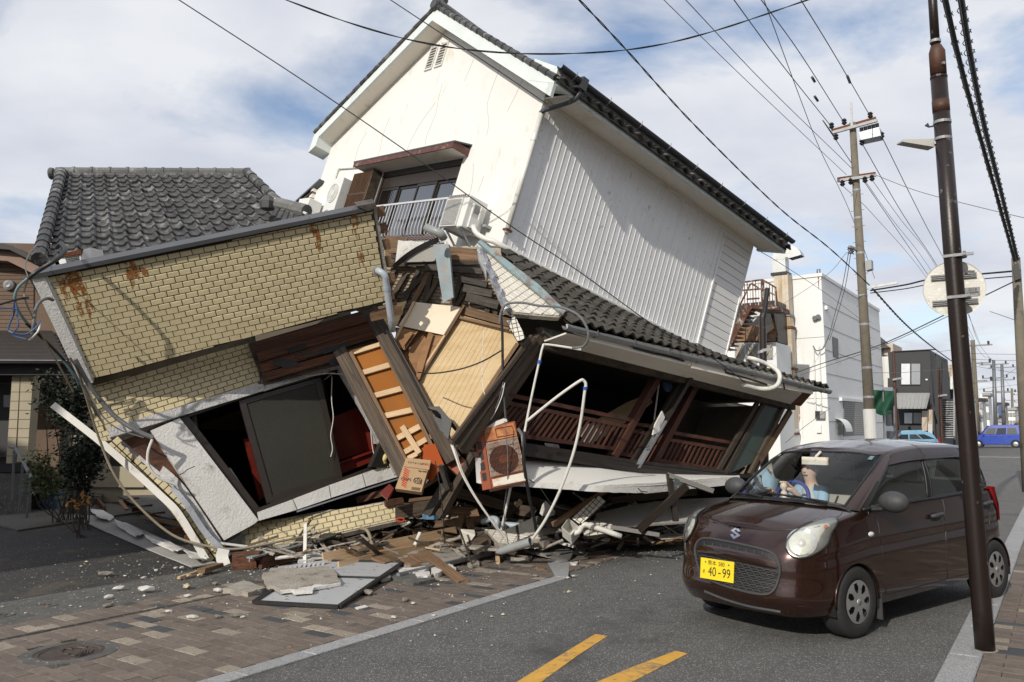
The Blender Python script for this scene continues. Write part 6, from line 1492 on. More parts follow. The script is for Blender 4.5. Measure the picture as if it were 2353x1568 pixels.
go=dens([(214,900),(222,860),(250,828),(300,822),(400,838),(520,862),(640,890),(715,918),(752,960),(765,1020),(755,1090),(730,1150),(685,1182),(600,1178),(470,1148),(360,1112),(280,1070),(235,1000)],3)
gr_=lpart('grille',patch(go,.003,0,5),mt['car_black'])
lpart('grille_rim',cline(go+[go[0]],.010,.006,2),mt['car_grey'],gr_)
lpart('grille_bar',patch(dens([(228,895),(245,868),(300,866),(420,882),(560,912),(680,945),(735,975),(748,1012),(700,1012),(560,982),(420,952),(300,925),(240,915)],3),.012,.022,5),mt['car_paint'],gr_,smooth=True)
hexes=MB()
def inp(p,poly):
 c=False
 for i in range(len(poly)):
  a,b=poly[i],poly[i-1]
  if (a[1]>p[1])!=(b[1]>p[1]) and p[0]<(b[0]-a[0])*(p[1]-a[1])/(b[1]-a[1])+a[0]:c=not c
 return c
for r in range(9):
 for k in range(14):
  x=250+k*46+(23 if r%2 else 0);y=905+r*30+(x-250)*.22
  if y<930+(x-250)*.22 or not inp((x,y),go) or not inp((x,y+12),go):continue
  o6=[(x+a,y+b) for a,b in ((-24,-2),(-15,-11),(13,-7),(22,3),(14,12),(-15,8))]
  pts=[cast(*z7(*p)) for p in o6+[o6[0]]]
  hexes.tube([h+n*.010 for h,n in pts],.0042,4,caps=False)
lpart('grille_mesh',hexes,mt['car_grey'],gr_,kind='stuff')
for k in range(9):
 x=275+k*54;y=845+(x-275)*.165
 lpart('grille_tab',cline([(x,y),(x+3,y+22)],.004,.008,2),mt['car_grey'],gr_)
pc_,pn2=cast(*z7(370,1026))
ex_=nrm(np.array([-.06,1,0]));ez_=nrm(np.array([-.12,0,1]));en_=np.cross(ex_,ez_);ez_=np.cross(en_,ex_)
pcn=pc_+en_*.032
plt_=lpart('number_plate',MB().box(pcn,ex_*.165,ez_*.0825,en_*.003),mt['plate_yellow'])
def ltext(s,size,x,y,mat=mt['black'],sx=1.0):
 o=text('lettering',s,size,mat,plt_,(0,0,0),(1,0,0),(0,1,0),(0,0,1),.0006)
 o.matrix_parent_inverse=Matrix();o.matrix_basis=basis(ex_*sx,ez_,en_,pcn+en_*.004+ex_*x+ez_*y);return o
ltext('熊本',.042,-.048,.048);ltext('580',.046,.045,.048,sx=.9);ltext('ま',.034,-.128,-.026);ltext('40',.105,-.045,-.022,sx=.78);ltext('-',.10,.028,-.016);ltext('99',.105,.095,-.022,sx=.78)
lpart('plate_rim',MB().tube([pcn+ex_*a*.162+ez_*b*.079+en_*.003 for a,b in ((-1,-1),(1,-1),(1,1),(-1,1),(-1,-1))],.002,4),mt['plate_yellow'],plt_)
for a in (-.115,.115):lpart('bolt',MB().lathe([(0,.004),(.007,.003),(.008,0)],pcn+ex_*a+ez_*.052+en_*.003,en_,10),mt['galv_dk'],plt_)
for poly in ([(447,770),(492,748),(512,782),(484,782),(476,766),(470,784),(510,812),(508,816),(480,806),(447,778)],[(512,783),(500,800),(470,826),(440,795),(470,796),(478,806),(486,798),(446,770),(450,764),(484,782)]):
 pass
S_=[(446,772),(488,748),(511,778),(494,781),(482,766),(470,774),(511,806),(466,828),(442,798),(460,794),(472,810),(486,801)]
bmb=MB();top_=[]
for p in S_:h,n=cast(*z7(*p));top_.append(h+n*.008);nb_=n
bmb.prism(top_,-nb_*.008);lpart('badge',bmb,mt['chrome'])
for nm,pz,r in (('bonnet_gap',[(250,668),(330,698),(470,735),(640,762),(760,768),(860,762)],.0045),('bonnet_gap',[(860,762),(950,715),(1060,690),(1140,680),(1170,650),(1172,610)],.003),('bumper_gap',[(1070,860),(1100,870),(1150,900),(1190,960)],.0025),('door_gap',[(1335,610),(1345,670),(1390,690),(1410,760),(1425,870),(1440,1000),(1450,1120),(1455,1185)],.0035),('door_gap',[(1800,520),(1830,600),(1840,720),(1845,860),(1850,1000),(1856,1080)],.0035),('sill_gap',[(1455,1185),(1600,1150),(1800,1098),(2000,1045)],.004),('door_gap',[(2120,560),(2130,650),(2125,740)],.003)):
 lpart(nm,cline(pz,r,.0),mt['car_black'])
for nm,pz,r in (('bonnet_gap',[(860,762),(950,715),(1060,690),(1140,680),(1170,650),(1172,610)],.003),):lpart(nm,cline(pz,r,0,mir=True),mt['car_black'])
lpart('bumper_lip',cline([(275,1165),(400,1215),(560,1262),(770,1300)],.016,-.004),mt['car_grey'])
lpart('fog_recess',patch([(870+0,1262),(960,1256),(1010,1268),(900,1276)],.003,0,3),mt['car_paint'])
lpart('side_indicator',patch([(1355+20*math.cos(t),793+16*math.sin(t)) for t in np.linspace(0,6.28,14)[:-1]],.004,.012,3),mt['lens'] if False else mt['tee'],smooth=True)
for q in ((1770,668),(2095,590)):
 h,n=cast(*z7(*q));hd_=MB()
 hd_.tube([h+np.array([.09,.012,-.005]),h+np.array([.06,.04,0]),h+np.array([-.06,.04,.006]),h+np.array([-.09,.012,.004])],[.016,.02,.02,.016],8,smooth=3)
 lpart('door_handle',hd_,mt['car_grey'],smooth=True)
 lpart('handle_recess',patch([(q[0]+38*math.cos(t),q[1]+12+30*math.sin(t)) for t in np.linspace(0,6.28,14)[:-1]],.002,0,2),mt['car_black'])
for sgn in (1,-1):
 tlm=MB();ks=[i for i in range(NP) if plan[i][0]<-2.56 and plan[i][1]>.50]
 tlm.grid(lambda a,b:(lambda p,n:np.array([p[0]+n[0]*.012,(p[1]+n[1]*.012)*sgn,.72+(1.05-.72)*b])-np.array([n[0],n[1]*sgn,0])*.05*max(0,b-.5))(plan[ks[int(round(a*(len(ks)-1)))]],pn_[ks[int(round(a*(len(ks)-1)))]]),len(ks)-1,6)
 lpart('tail_light',tlm,mt['lens_red'],smooth=True)
for sgn in (1,-1):
 mm=MB();c=np.array([-.40,sgn*.845,1.045]) if sgn>0 else np.array([-.47,-.80,1.085])
 mm.grid(lambda a,b:c+np.array([.075*math.cos(math.pi*(b-.5))*math.cos(2*math.pi*a)*(1.25 if math.cos(2*math.pi*a)>0 else .45),.125*math.cos(math.pi*(b-.5))*math.sin(2*math.pi*a),.088*math.sin(math.pi*(b-.5))]),24,12)
 mo=lpart('mirror',mm,mt['car_grey'],smooth=True,label='grey unpainted door mirror')
 lpart('mirror_foot',MB().tube([(-.33,sgn*.68,.985),(-.37,sgn*.74,.985),(c[0],sgn*.78,c[2]-.04)],[.03,.026,.026],8),mt['car_black'],mo)
for ax in (0.0,-2.4):
 for sgn in (1,-1):
  wl2=MB();n=24
  arc=[(ax+WR*math.cos(t),.275+WR*math.sin(t)) for t in np.linspace(-.25,math.pi+.25,n)]
  wl2.grid(lambda a,b:(lambda k:(arc[k][0],sgn*(.72-.34*b),arc[k][1]))(min(int(round(a*(n-1))),n-1)),n-1,1)
  wl2.prism([(x,sgn*.38,z) for x,z in arc],(0,-sgn*.02,0));lpart('wheel_well',wl2,mt['car_black'],fix=False)
  whl=bpy.data.objects.new('wheel',None);COL.objects.link(whl);whl.parent=car;whl.location=(ax,0,0)
  st=.0
  A=np.array([math.sin(st)*-sgn,sgn*math.cos(st),0]);c=np.array([0,sgn*.578,.281])
  def wpart(name,mb,mat,smooth=True):return lpart(name,mb,mat,whl,smooth)
  wpart('tyre',MB().lathe([(.168,.0),(.176,.012),(.20,.016),(.24,.018),(.262,.010),(.276,-.008),(.281,-.03),(.281,-.075),(.281,-.12),(.276,-.15),(.26,-.165),(.18,-.16),(.165,-.1)],c+A*.135,A,56),mt['tyre'])
  hub=MB();nr_,na_=9,84
  rr_=np.linspace(0,.168,nr_+1)
  prof2=lambda r:.018-.10*max(0,(.09-r))*.2-.14*max(0,r-.12)
  def hp_(i,k):
   a=2*math.pi*k/na_;b1=np.array([1,0,0]);b2=np.array([0,0,1.0])
   return c+A*(.135+prof2(rr_[i]))+(b1*math.cos(a)+b2*math.sin(a))*rr_[i]
  vs=[hp_(i,k) for i in range(nr_+1) for k in range(na_)];fs=[]
  for i in range(nr_):
   for k in range(na_):
    rm=(rr_[i]+rr_[i+1])/2;ang=((k+.5)/na_*7)%1-.5
    if ((rm-.108)/.040)**2+(ang/(.27*(.6+.4*rm/.108)))**2<1:continue
    fs.append((i*na_+k,i*na_+(k+1)%na_,(i+1)*na_+(k+1)%na_,(i+1)*na_+k))
  wpart('rim',hub.add(vs,fs),mt['hubcap'])
  wpart('brake_disc',MB().lathe([(0,.10),(.15,.10),(.168,.13)],c,A,24),mt['rust'] if False else mt['car_black'])
  wpart('cap',MB().lathe([(0,.026),(.022,.024),(.026,.016)],c+A*.135,A,16),mt['hubcap'])
  if sgn==1 and ax==0:lpart('mud_flap',MB().abox(ax-.34,ax-.325,.60,.73,.10,.32),mt['car_grey'])
 lp=MB();lpart('arch_lip',lp.tube([(ax+(WR+.004)*math.cos(t),.722 if ax==0 else .712,.275+(WR+.004)*math.sin(t)) for t in np.linspace(.0,math.pi,22)],.010,6),mt['car_paint'],smooth=True)
lpart('cowl',MB().grid(lambda a,b:(lambda p:p+np.array([.05*(1-b),0,.008-.012*(1-b)]))(gh(abs(2*a-1)*2.7,0)*np.array([1,1 if a>.5 else -1,1])),30,2),mt['car_black'])
for a,b in (((.45,.02),(-.10,.085)),((-.12,.01),(-.50,.06))):
 def sp(y,v):
  s=lerp(abs(y),[0,.3,.53,.66],[0,1,2,3]);return gh(s,v)*np.array([1,1 if y>=0 else -1,1])+np.array([.022,0,.012])
 lpart('wiper',MB().tube([sp(a[0]+(b[0]-a[0])*t,a[1]+(b[1]-a[1])*t) for t in np.linspace(0,1,9)],.009,5).tube([sp(a[0],.0),sp((a[0]+b[0])/2,(a[1]+b[1])/2)+np.array([.012,0,.01])],.008,5),mt['car_black'])
ins_=lpart('dashboard',MB().hexa([(-.16,-.60,.80),(-.16,.60,.80),(-.62,.62,.78),(-.62,-.62,.78)],[(-.12,-.56,1.00),(-.12,.56,1.00),(-.60,.58,.95),(-.60,-.58,.95)]),mt['interior'])
for y in (-.34,.34):
 for x,sz in ((-1.35,1),(-2.15,.95)):
  s_=lpart('seat',MB().hexa([(x-.10,y-.23,.5),(x-.02,y-.23,.5),(x-.02,y+.23,.5),(x-.10,y+.23,.5)],[(x-.26,y-.20,1.10),(x-.18,y-.19,1.12),(x-.18,y+.19,1.12),(x-.26,y+.20,1.10)]).hexa([(x-.1,y-.23,.40),(x+.42,y-.24,.42),(x+.42,y+.24,.42),(x-.1,y+.23,.40)],[(x-.1,y-.22,.55),(x+.42,y-.22,.60),(x+.42,y+.22,.60),(x-.1,y+.22,.55)]),mt['seat'])
  lpart('headrest',MB().hexa([(x-.28,y-.12,1.14),(x-.19,y-.12,1.15),(x-.19,y+.12,1.15),(x-.28,y+.12,1.14)],[(x-.28,y-.11,1.30),(x-.22,y-.10,1.31),(x-.22,y+.10,1.31),(x-.28,y+.11,1.30)]),mt['seat'],s_)
lpart('cabin_lining',MB().prism([(-.2,-.62,.36),(-.2,.62,.36),(-2.55,.62,.36),(-2.55,-.62,.36)],(0,0,.05)).hexa([(-.2,-.64,.4),(-2.5,-.64,.4),(-2.5,-.61,.4),(-.2,-.61,.4)],[(-.2,-.66,.96),(-2.5,-.66,1.0),(-2.5,-.62,1.0),(-.2,-.62,.96)]).hexa([(-.2,.61,.4),(-2.5,.61,.4),(-2.5,.64,.4),(-.2,.64,.4)],[(-.2,.62,.96),(-2.5,.62,1.0),(-2.5,.66,1.0),(-.2,.66,.96)]),mt['interior'])
sw_=lpart('steering_wheel',MB().tube([np.array([-.70,-.34,.97])+np.array([-.34*math.cos(.45)*0+.18*math.sin(t)*-.42,.185*math.cos(t),.185*math.sin(t)*.9]) for t in np.linspace(0,2*math.pi,33)],.019,8,caps=False),mt['wheel_blue'],smooth=True)
lpart('wheel_boss',MB().lathe([(0,.03),(.07,.02),(.08,-.02)],(-.68,-.34,.95),(-.9,0,.42),14).beam((-.68,-.51,.96),(-.68,-.17,.96),.05,.03),mt['car_black'],sw_)
lpart('rear_view_mirror',MB().hexa([(-.62,-.14,1.315),(-.60,.14,1.315),(-.585,.14,1.315),(-.605,-.14,1.315)],[(-.63,-.14,1.385),(-.61,.14,1.385),(-.59,.14,1.385),(-.61,-.14,1.385)]).tube([(-.62,0,1.385),(-.70,0,1.43)],.012,6),mt['cream_ac'])
lpart('sticker',MB().grid(lambda u,v:gh(1.72+.18*u,.84+.07*v)*np.array([1,1,1])+np.array([.003,0,.004]),2,2),mt['cable_teal'])
lpart('sticker',MB().grid(lambda u,v:gh(1.95+.12*u,.87+.04*v)*np.array([1,-1,1])+np.array([.003,0,.004]),2,2),mt['tee'])
dl=solo('dashboard_figure',MB().lathe([(0,0),(.055,0),(.055,.03),(.02,.035),(.028,.06),(.03,.08),(.014,.1),(.03,.115),(.034,.135),(.024,.16),(0,.168)],tuple(CMAT@Vector((-.30,-.13,.992))),(0,0,1),16),mt['doll'],'small pale bobble figurine standing on the dashboard of the brown car','figurine',smooth=True)
cu_=solo('cushion',MB().grid(lambda a,b:np.array(CMAT@Vector((-2.0+.10*math.cos(math.pi*(b-.5))*math.cos(2*math.pi*a),.12+.22*math.cos(math.pi*(b-.5))*math.sin(2*math.pi*a),1.24+.11*math.sin(math.pi*(b-.5))))),18,10),mt['tee'],'plump white cushion hanging inside the rear of the brown car','cushion',smooth=True)
# ---------------------------------------------------------------- the driver
def skin_body(name,joints,edges,radii,mat,root=0,sub=2):
 me=bpy.data.meshes.new(name);me.from_pydata([tuple(p) for p in joints],edges,[]);o=bpy.data.objects.new(name,me);COL.objects.link(o)
 sk_=o.modifiers.new('skin','SKIN');
 lay=me.skin_vertices[0] if me.skin_vertices else None
 if lay is None:
  bm=bmesh.new();bm.from_mesh(me);bm.verts.layers.skin.verify();bm.to_mesh(me);bm.free();lay=me.skin_vertices[0]
 for i,r in enumerate(radii):
  lay.data[i].radius=r if isinstance(r,tuple) else (r,r);lay.data[i].use_root=(i==root)
 sb_=o.modifiers.new('sub','SUBSURF');sb_.levels=sub;sb_.render_levels=sub
 dg=bpy.context.evaluated_depsgraph_get();m2=bpy.data.meshes.new_from_object(o.evaluated_get(dg));bpy.data.objects.remove(o);bpy.data.meshes.remove(me)
 m2.name=name;m2.materials.clear();m2.materials.append(mat);m2.polygons.foreach_set('use_smooth',[True]*len(m2.polygons));return m2
drv=thing('person','person in a pale blue shirt driving the brown car, one hand on the blue wheel','person',CMAT@Vector((-1.12,-.40,.55)),CYAW)
off_=np.array([1.25,.34,-.55])
J=[(-1.28,-.34,.62),(-1.30,-.34,.80),(-1.27,-.34,1.0),(-1.25,-.34,1.08),(-1.26,-.20,1.03),(-1.12,-.15,.88),(-.90,-.22,.98),(-1.26,-.48,1.03),(-1.10,-.55,.88),(-.88,-.48,1.0),(-1.0,-.26,.62),(-.78,-.26,.66),(-1.0,-.42,.62),(-.78,-.42,.66)]
shirt=skin_body('shirt',np.array(J)+off_,[(0,1),(1,2),(2,3),(2,4),(4,5),(5,6),(2,7),(7,8),(8,9)],[(.15,.12),(.16,.12),(.15,.11),(.06,.06),.075,.055,.042,.075,.055,.042]+[.07]*4,mt['shirt']) if False else None
J2=J[:10]
m_=skin_body('shirt',np.array(J2)+off_,[(0,1),(1,2),(2,3),(2,4),(4,5),(5,6),(2,7),(7,8),(8,9)],[(.15,.12),(.16,.12),(.14,.10),(.055,.055),.07,.055,.042,.07,.055,.042],mt['shirt'])
def dpart(name,me):
 o=bpy.data.objects.new(name,me);COL.objects.link(o);o.parent=drv;return o
K=[(-1.28,-.34,.58),(-1.27,-.34,1.04),(-1.255,-.34,1.11),(-1.235,-.34,1.17),(-1.23,-.34,1.25),(-1.24,-.34,1.31),(-1.0,-.25,.62),(-.75,-.25,.64),(-1.0,-.43,.62),(-.75,-.43,.64)]
bodym=skin_body('body',np.array(K)+off_,[(0,1),(1,2),(2,3),(3,4),(4,5),(0,6),(6,7),(0,8),(8,9)],[(.13,.10),(.10,.08),(.05,.052),(.062,.07),(.078,.088),(.06,.065),.08,.06,.08,.06],mt['skin'])
dpart('body',bodym);dpart('shirt',m_)
c=np.array([-1.24,-.34,1.245])+off_
hr=MB().grid(lambda a,b:c+np.array([.112*math.cos(math.pi*(b-.5))*math.cos(2*math.pi*a)-.018,.098*math.cos(math.pi*(b-.5))*math.sin(2*math.pi*a),.035+.115*math.sin(math.pi*(b-.5))*(1.0 if b>.5 else .9)])+(np.array([-.075*min(1,(math.cos(2*math.pi*a))*1.6),0,.0]) if (math.cos(2*math.pi*a)>.0 and b<.64) else 0),28,14)
dpart('hair',hr.mesh('hair',mt['hair'],True))
dpart('head',MB().grid(lambda a,b:c+np.array([.088*math.cos(math.pi*(b-.5))*math.cos(2*math.pi*a)*(1.0 if b>.45 else .94),.073*math.cos(math.pi*(b-.5))*math.sin(2*math.pi*a)*(1.0 if b>.4 else .8+.5*b),-.005+.118*math.sin(math.pi*(b-.5))]),24,16).mesh('head',mt['skin'],True))
for sy_ in (-1,1):dpart('ear',MB().lathe([(0,.012),(.022,.008),(.026,0)],c+np.array([-.01,sy_*.072,-.005]),(0,sy_,0),10).mesh('ear',mt['skin'],True))
fc_=MB()
for sy_ in (-1,1):fc_.lathe([(0,.006),(.012,.004),(.015,0)],c+np.array([.078,sy_*.030,.012]),(1,0,0),10)
dpart('eye',fc_.mesh('eye',mt['hair']));dpart('nose',MB().lathe([(0,.02),(.012,.01),(.018,-.01)],c+np.array([.083,0,-.02]),(1,0,-.2),10).mesh('nose',mt['skin'],True));dpart('mouth',MB().beam(c+np.array([.079,-.024,-.058]),c+np.array([.079,.024,-.058]),.01,.008).mesh('mouth',mt['brown_trim']))
dpart('undershirt',MB().grid(lambda a,b:np.array([-1.165+.02*b,-.34+(.075-.02*b)*(2*a-1),.95+.11*b])+off_+np.array([-.03*(2*a-1)**2,0,0]),6,4).mesh('undershirt',mt['tee'],True))
for sy_,wr_,tgt in ((1,np.array([-.90,-.22,.98]),np.array([-.72,-.27,1.13])),(-1,np.array([-.88,-.48,1.0]),np.array([-.73,-.47,1.06]))):
 HJ=[wr_,wr_*.35+tgt*.65];E_=[(0,1)];R_=[.032,(.04,.02)]
 for f in range(4):
  dy_=(f-1.5)*.019;k=len(HJ);p0=HJ[1]+np.array([.0,dy_,.01]);ln_=(.9,1.0,.95,.75)[f]
  HJ+=[p0,tgt+np.array([.01,dy_,.018*ln_]),tgt+np.array([.035*ln_,dy_,.004])];E_+=[(1,k),(k,k+1),(k+1,k+2)];R_+=[.0105,.0095,.0085]
 k=len(HJ);HJ+=[HJ[1]+np.array([0,-sy_*.03,-.01]),tgt+np.array([-.01,-sy_*.05,-.01])];E_+=[(1,k),(k,k+1)];R_+=[.012,.010]
 dpart('hand',skin_body('hand',np.array(HJ)+off_,E_,R_,mt['skin'],0,1))
# ---------------------------------------------------------------- surroundings
def front_plane(u,d):
 """vertical plane across the street through the ray at u, d metres away"""
 return PL(W(u,985,d),-ST,SN)
def side_plane(u,d):return PL(W(u,985,d),SN,ST)
def ground_pt(pl,u,v=985):
 p=pl.hit(u,v);return np.array([p[0],p[1],0.0])
def block(name,pl,u0,u1,vt,depth,mat,parent,vb=None,off=0.0,label=None):
 """box whose street-facing side spans u0..u1 on plane pl, top at vt (read at u1), down to vb or the ground"""
 a,b=ground_pt(pl,u0),ground_pt(pl,u1);a=a+pl.n*off;b=b+pl.n*off
 h=pl.hit(u1,vt,off)[2];lo_=pl.hit(u1,vb,off)[2] if vb else -.1
 dd=-pl.n*depth
 mb=MB().hexa([a+[0,0,lo_],b+[0,0,lo_],b+dd+[0,0,lo_],a+dd+[0,0,lo_]],[a+[0,0,h],b+[0,0,h],b+dd+[0,0,h],a+dd+[0,0,h]])
 return part(name,mb,mat,parent,label=label)
def rect(u0,v0,u1,v1):return [(u0,v0),(u1,v0),(u1,v1),(u0,v1)]
def window(pl,parent,u0,v0,u1,v1,panes=2,off=.03,pm=('curtain','curtain_dk'),fm='dark_frame'):
 f=part('window',slab(MB(),pl,rect(u0,v0,u1,v1),.05,off),mt[fm],parent)
 w_=(u1-u0)/panes;bx_=(u1-u0)*.045
 for k in range(panes):
  part('pane',slab(MB(),pl,rect(u0+k*w_+bx_,v0+bx_,u0+(k+1)*w_-bx_*.6,v1-bx_),.02,off+.012),mt[pm[k%len(pm)]],f)
 return f
wf=front_plane(1905,32);ws_=side_plane(1905,32)
wb_=thing('white_building','plain white three-storey building with a ribbed roller shutter on the street side','building',ground_pt(wf,1905))
c0=ground_pt(wf,1905);lA=ground_pt(wf,1690);Hh=wf.hit(1899,634)[2];Ld=12.5
part('walls',MB().hexa([lA,c0,c0+ST*Ld,lA+ST*Ld],[p+np.array([0,0,Hh]) for p in (lA,c0,c0+ST*Ld,lA+ST*Ld)]),mt['bld_white'],wb_)
part('roof_edge',MB().hexa([p+np.array([0,0,Hh]) for p in (lA-SN*.05-ST*.05,c0+SN*.05-ST*.05,c0+ST*Ld+SN*.05,lA+ST*Ld)],[p+np.array([0,0,Hh+.14]) for p in (lA-SN*.05-ST*.05,c0+SN*.05-ST*.05,c0+ST*Ld+SN*.05,lA+ST*Ld)]),mt['bld_white'],wb_)
for z in np.linspace(1.9,Hh-1.1,6):
 part('wall_seam',MB().beam(c0+SN*.004+[0,0,z],c0+ST*Ld+SN*.004+[0,0,z],.012,.03),mt['ac_grey'],wb_)
for z in (Hh*.36,Hh*.68):part('wall_seam',MB().beam(c0-ST*.004+[0,0,z],lA-ST*.004+[0,0,z],.012,.02),mt['cement_sheet'],wb_)
part('window',slab(MB(),ws_,[(1914,774),(1926,779),(1927,823),(1916,819)],.05,.04),mt['dark_frame'],wb_)
sh_=part('roller_shutter',slab(MB(),ws_,[(1938,922),(1962,925),(1962,1001),(1938,1003)],.05,.02),mt['galv_dk'],wb_)  # backing darker than its slats: shade of the gaps put into the colour
for k in range(16):part('slat',MB().beam(ws_.hit(1938.3,926+k*4.8,.03),ws_.hit(1961.7,928.6+k*4.6,.03),.03,.06,SN),mt['shutter'],sh_)
sh2=part('roller_shutter',slab(MB(),ws_,[(1963,925),(1988,928),(1988,1000),(1963,1001)],.05,.02),mt['ac_grey'],wb_,label='cream half of the roller shutter')  # grey backing again carries the gap shade between the cream slats
for k in range(16):part('slat',MB().beam(ws_.hit(1963.3,928+k*4.5,.03),ws_.hit(1987.7,930.6+k*4.4,.03),.03,.06,SN),mt['shutter_lt'],sh2)
part('shutter_lintel',slab(MB(),ws_,[(1935,914),(1989,919),(1989,925),(1935,921)],.15,.12),mt['bld_white'],wb_)
part('door',slab(MB(),ws_,[(1926,978),(1936,979),(1936,1000),(1926,1000)],.05,.03),mt['dark_frame'],wb_)
part('door_canopy',MB().grid(lambda a,b:ws_.hit(1920+16*a,976)+SN*.4*math.sin(b*1.57)+np.array([0,0,.55*math.cos(b*1.57)-.3]),6,6),mt['bld_white'],wb_)
for (u,v) in ((1872,731),(1880,728)):part('vent_cap',MB().tube([wf.hit(u,v,.0),wf.hit(u,v,.18)],.10,10),mt['galv_dk'],wb_)
for u0 in (1873,1884):part('electric_meter',slab(MB(),wf,rect(u0,945,u0+11,962),.2,.18),mt['ac_grey' if u0>1880 else 'black'],wb_)
part('wall_box',slab(MB(),wf,rect(1876,977,1887,995),.12,.10),mt['bld_white'],wb_)
for u in (1869,1882):part('wall_pipe',MB().tube([wf.hit(u,795,.08),wf.hit(u+3,870,.08),wf.hit(u+5,944,.08)],.03,6),mt['bld_white'],wb_)
part('wall_box',slab(MB(),ws_,[(1901,703),(1907,704),(1907,712),(1901,711)],.12,.10),mt['bld_white'],wb_)
part('roof_bracket',MB().tube([wf.hit(1878,634),wf.hit(1878,620),wf.hit(1884,619),wf.hit(1884,634)],.03,5),mt['galv_dk'],wb_)
rs2=MB();slab(rs2,wf,[(1879,634),(1882,634),(1882,668),(1880,660)],.003,.006);slab(rs2,wf,[(1834,905),(1837,905),(1839,960),(1836,975)],.003,.006);slab(rs2,wf,[(1812,925),(1816,925),(1818,980),(1813,990)],.003,.006);part('rust_streak',rs2,mt['rust_stain'],wb_,kind='stuff')
part('meter_cables',MB().tube([wf.hit(*p,.3) for p in ((1868,795),(1876,806),(1890,802),(1897,790),(1905,770))],.025,5,smooth=4),mt['cable_grey'],wb_)
du_=front_plane(1798,32.6)
dt=thing('exhaust_duct','tall rust-streaked square exhaust duct with a shiny hooked top','duct',ground_pt(du_,1800))
dr_=.32
for k,(v0,v1,m_) in enumerate(((632,730,'duct_rust'),(730,758,'duct_rust'),(758,852,'duct_rust'),(852,1000,'duct_rust'))):
 p,q=du_.hit(1798+k*4,v0),du_.hit(1800+k*4+2,v1)
 part('duct_section',MB().beam(p,q,.58,.58,SN),mt[m_],dt);part('flange',MB().beam(q,q+np.array([0,0,.10]),.68,.68,SN),mt['rust'] if k else mt['galv_dk'],dt)
tp0=du_.hit(1795,632)
part('flange',MB().beam(tp0-np.array([0,0,.05]),tp0+np.array([0,0,.07]),.68,.68,SN),mt['black'],dt)
hk=MB();ang=np.linspace(0,math.pi,12);hx=[tp0+np.array([0,0,.55])+SN*(.42-.42*math.cos(a))*1.0+np.array([0,0,.42*math.sin(a)]) for a in ang]
hk.beam(tp0,tp0+np.array([0,0,.62]),.54,.54,SN)
hk2=[]
for a in np.linspace(0,math.pi*.95,12):
 ce=tp0+np.array([0,0,.60])+SN*.33
 for r_,t_ in ((.08,-.27),(.60,-.27),(.60,.27),(.08,.27)):hk2.append(ce-SN*r_*math.cos(a)+np.array([0,0,r_*math.sin(a)])+ST*t_)
fs=[]
for i in range(11):
 for k in range(4):fs.append((4*i+k,4*i+(k+1)%4,4*i+4+(k+1)%4,4*i+4+k))
hk.add(hk2,fs);part('hooked_outlet',hk,mt['duct'],dt)
db_=front_plane(1730,31)
dm=thing('damaged_building','half-ruined building with torn brown wall panels and taped windows','building',ground_pt(db_,1700))
block('wall',db_,1600,1792,786,5,mt['bld_white'],dm);block('dark_void',db_,1600,1786,690,4,mt['black'],dm,vb=786,off=-.6)  # upper block's black colour stands for the unlit void behind torn panels
for k in range(5):
 u0=1668+k*23
 part('wall_panel',slab(MB(),db_,rect(u0,748+RND.uniform(-4,4),u0+21,784),.05,.02),mt['panel_brown'] if k%2 else mt['wood_mid'],dm)
part('hanging_panel',slab(MB(),db_,[(1768,712),(1775,708),(1788,770),(1784,775)],.06,.5),mt['wood_mid'],dm);part('torn_sheet',slab(MB(),db_,[(1722,728),(1742,712),(1748,722),(1730,740)],.03,.3),mt['plaster_white'],dm);part('torn_sheet',slab(MB(),db_,[(1755,752),(1778,742),(1782,752),(1760,768)],.03,.1),mt['nb_cream'],dm)
for u0,u1 in ((1688,1710),(1712,1742),(1756,1776)):
 wn=window(db_,dm,u0,788,u1,826,1,.04,('curtain_dk',),'alu_white')
 for s_ in (0,1):part('tape_cross',MB().beam(db_.hit(u0+3,791 if s_ else 823,.08),db_.hit(u1-3,823 if s_ else 791,.08),.02,.10,ST),mt['panel_tan'],wn)
st_=thing('rusty_fire_stair','rusty iron outside stair with a railed landing beside the leaning house','staircase',ground_pt(db_,1740))
part('landing',slab(MB(),db_,[(1716,701),(1786,701),(1788,712),(1716,708)],1.6,2.2),mt['stair_rust'],st_)
for dv in (0,1):
 part('stringer',MB().beam(db_.hit(1722,703,2.2-.9*dv),db_.hit(1664,806,2.2-.9*dv),.06,.26,SN),mt['stair_rust'],st_)
for k in range(11):
 t=(k+.5)/11;p=db_.hit(1722-58*t,703+103*t,2.2);part('tread',MB().beam(p,p-db_.n*.9,.26,.04),mt['stair_rust'],st_)
for pts in (((1700,650),(1752,643),(1782,661),(1786,702)),((1700,650),(1690,668),(1660,740)),((1716,688),(1745,686)),((1752,643),(1752,700)),((1725,652),(1690,722),(1668,770)),((1726,652),(1743,662)),((1702,668),(1752,664),(1784,680))):
 part('handrail',MB().tube([db_.hit(u,v,2.25) for u,v in pts],.035,5),mt['stair_rust'],st_)
for k in range(13):
 u=1704+k*6.4;part('rail_bar',MB().tube([db_.hit(u,650-(u-1700)*.13 if u<1752 else 643+(u-1752)*.6,2.25),db_.hit(u+1,702,2.25)],.018,4),mt['stair_rust'] if k%3 else mt['alu_white'],st_)
for k in range(8):
 t=(k+.5)/8;part('rail_bar',MB().tube([db_.hit(1692-30*t,668+72*t,2.25),db_.hit(1712-46*t,720+80*t,2.25)],.018,4),mt['stair_rust'],st_)
bp_=front_plane(1752,24)
bpl=thing('brown_pole','slim dark brown pole rising behind the lean-to eave','pole',ground_pt(bp_,1760))
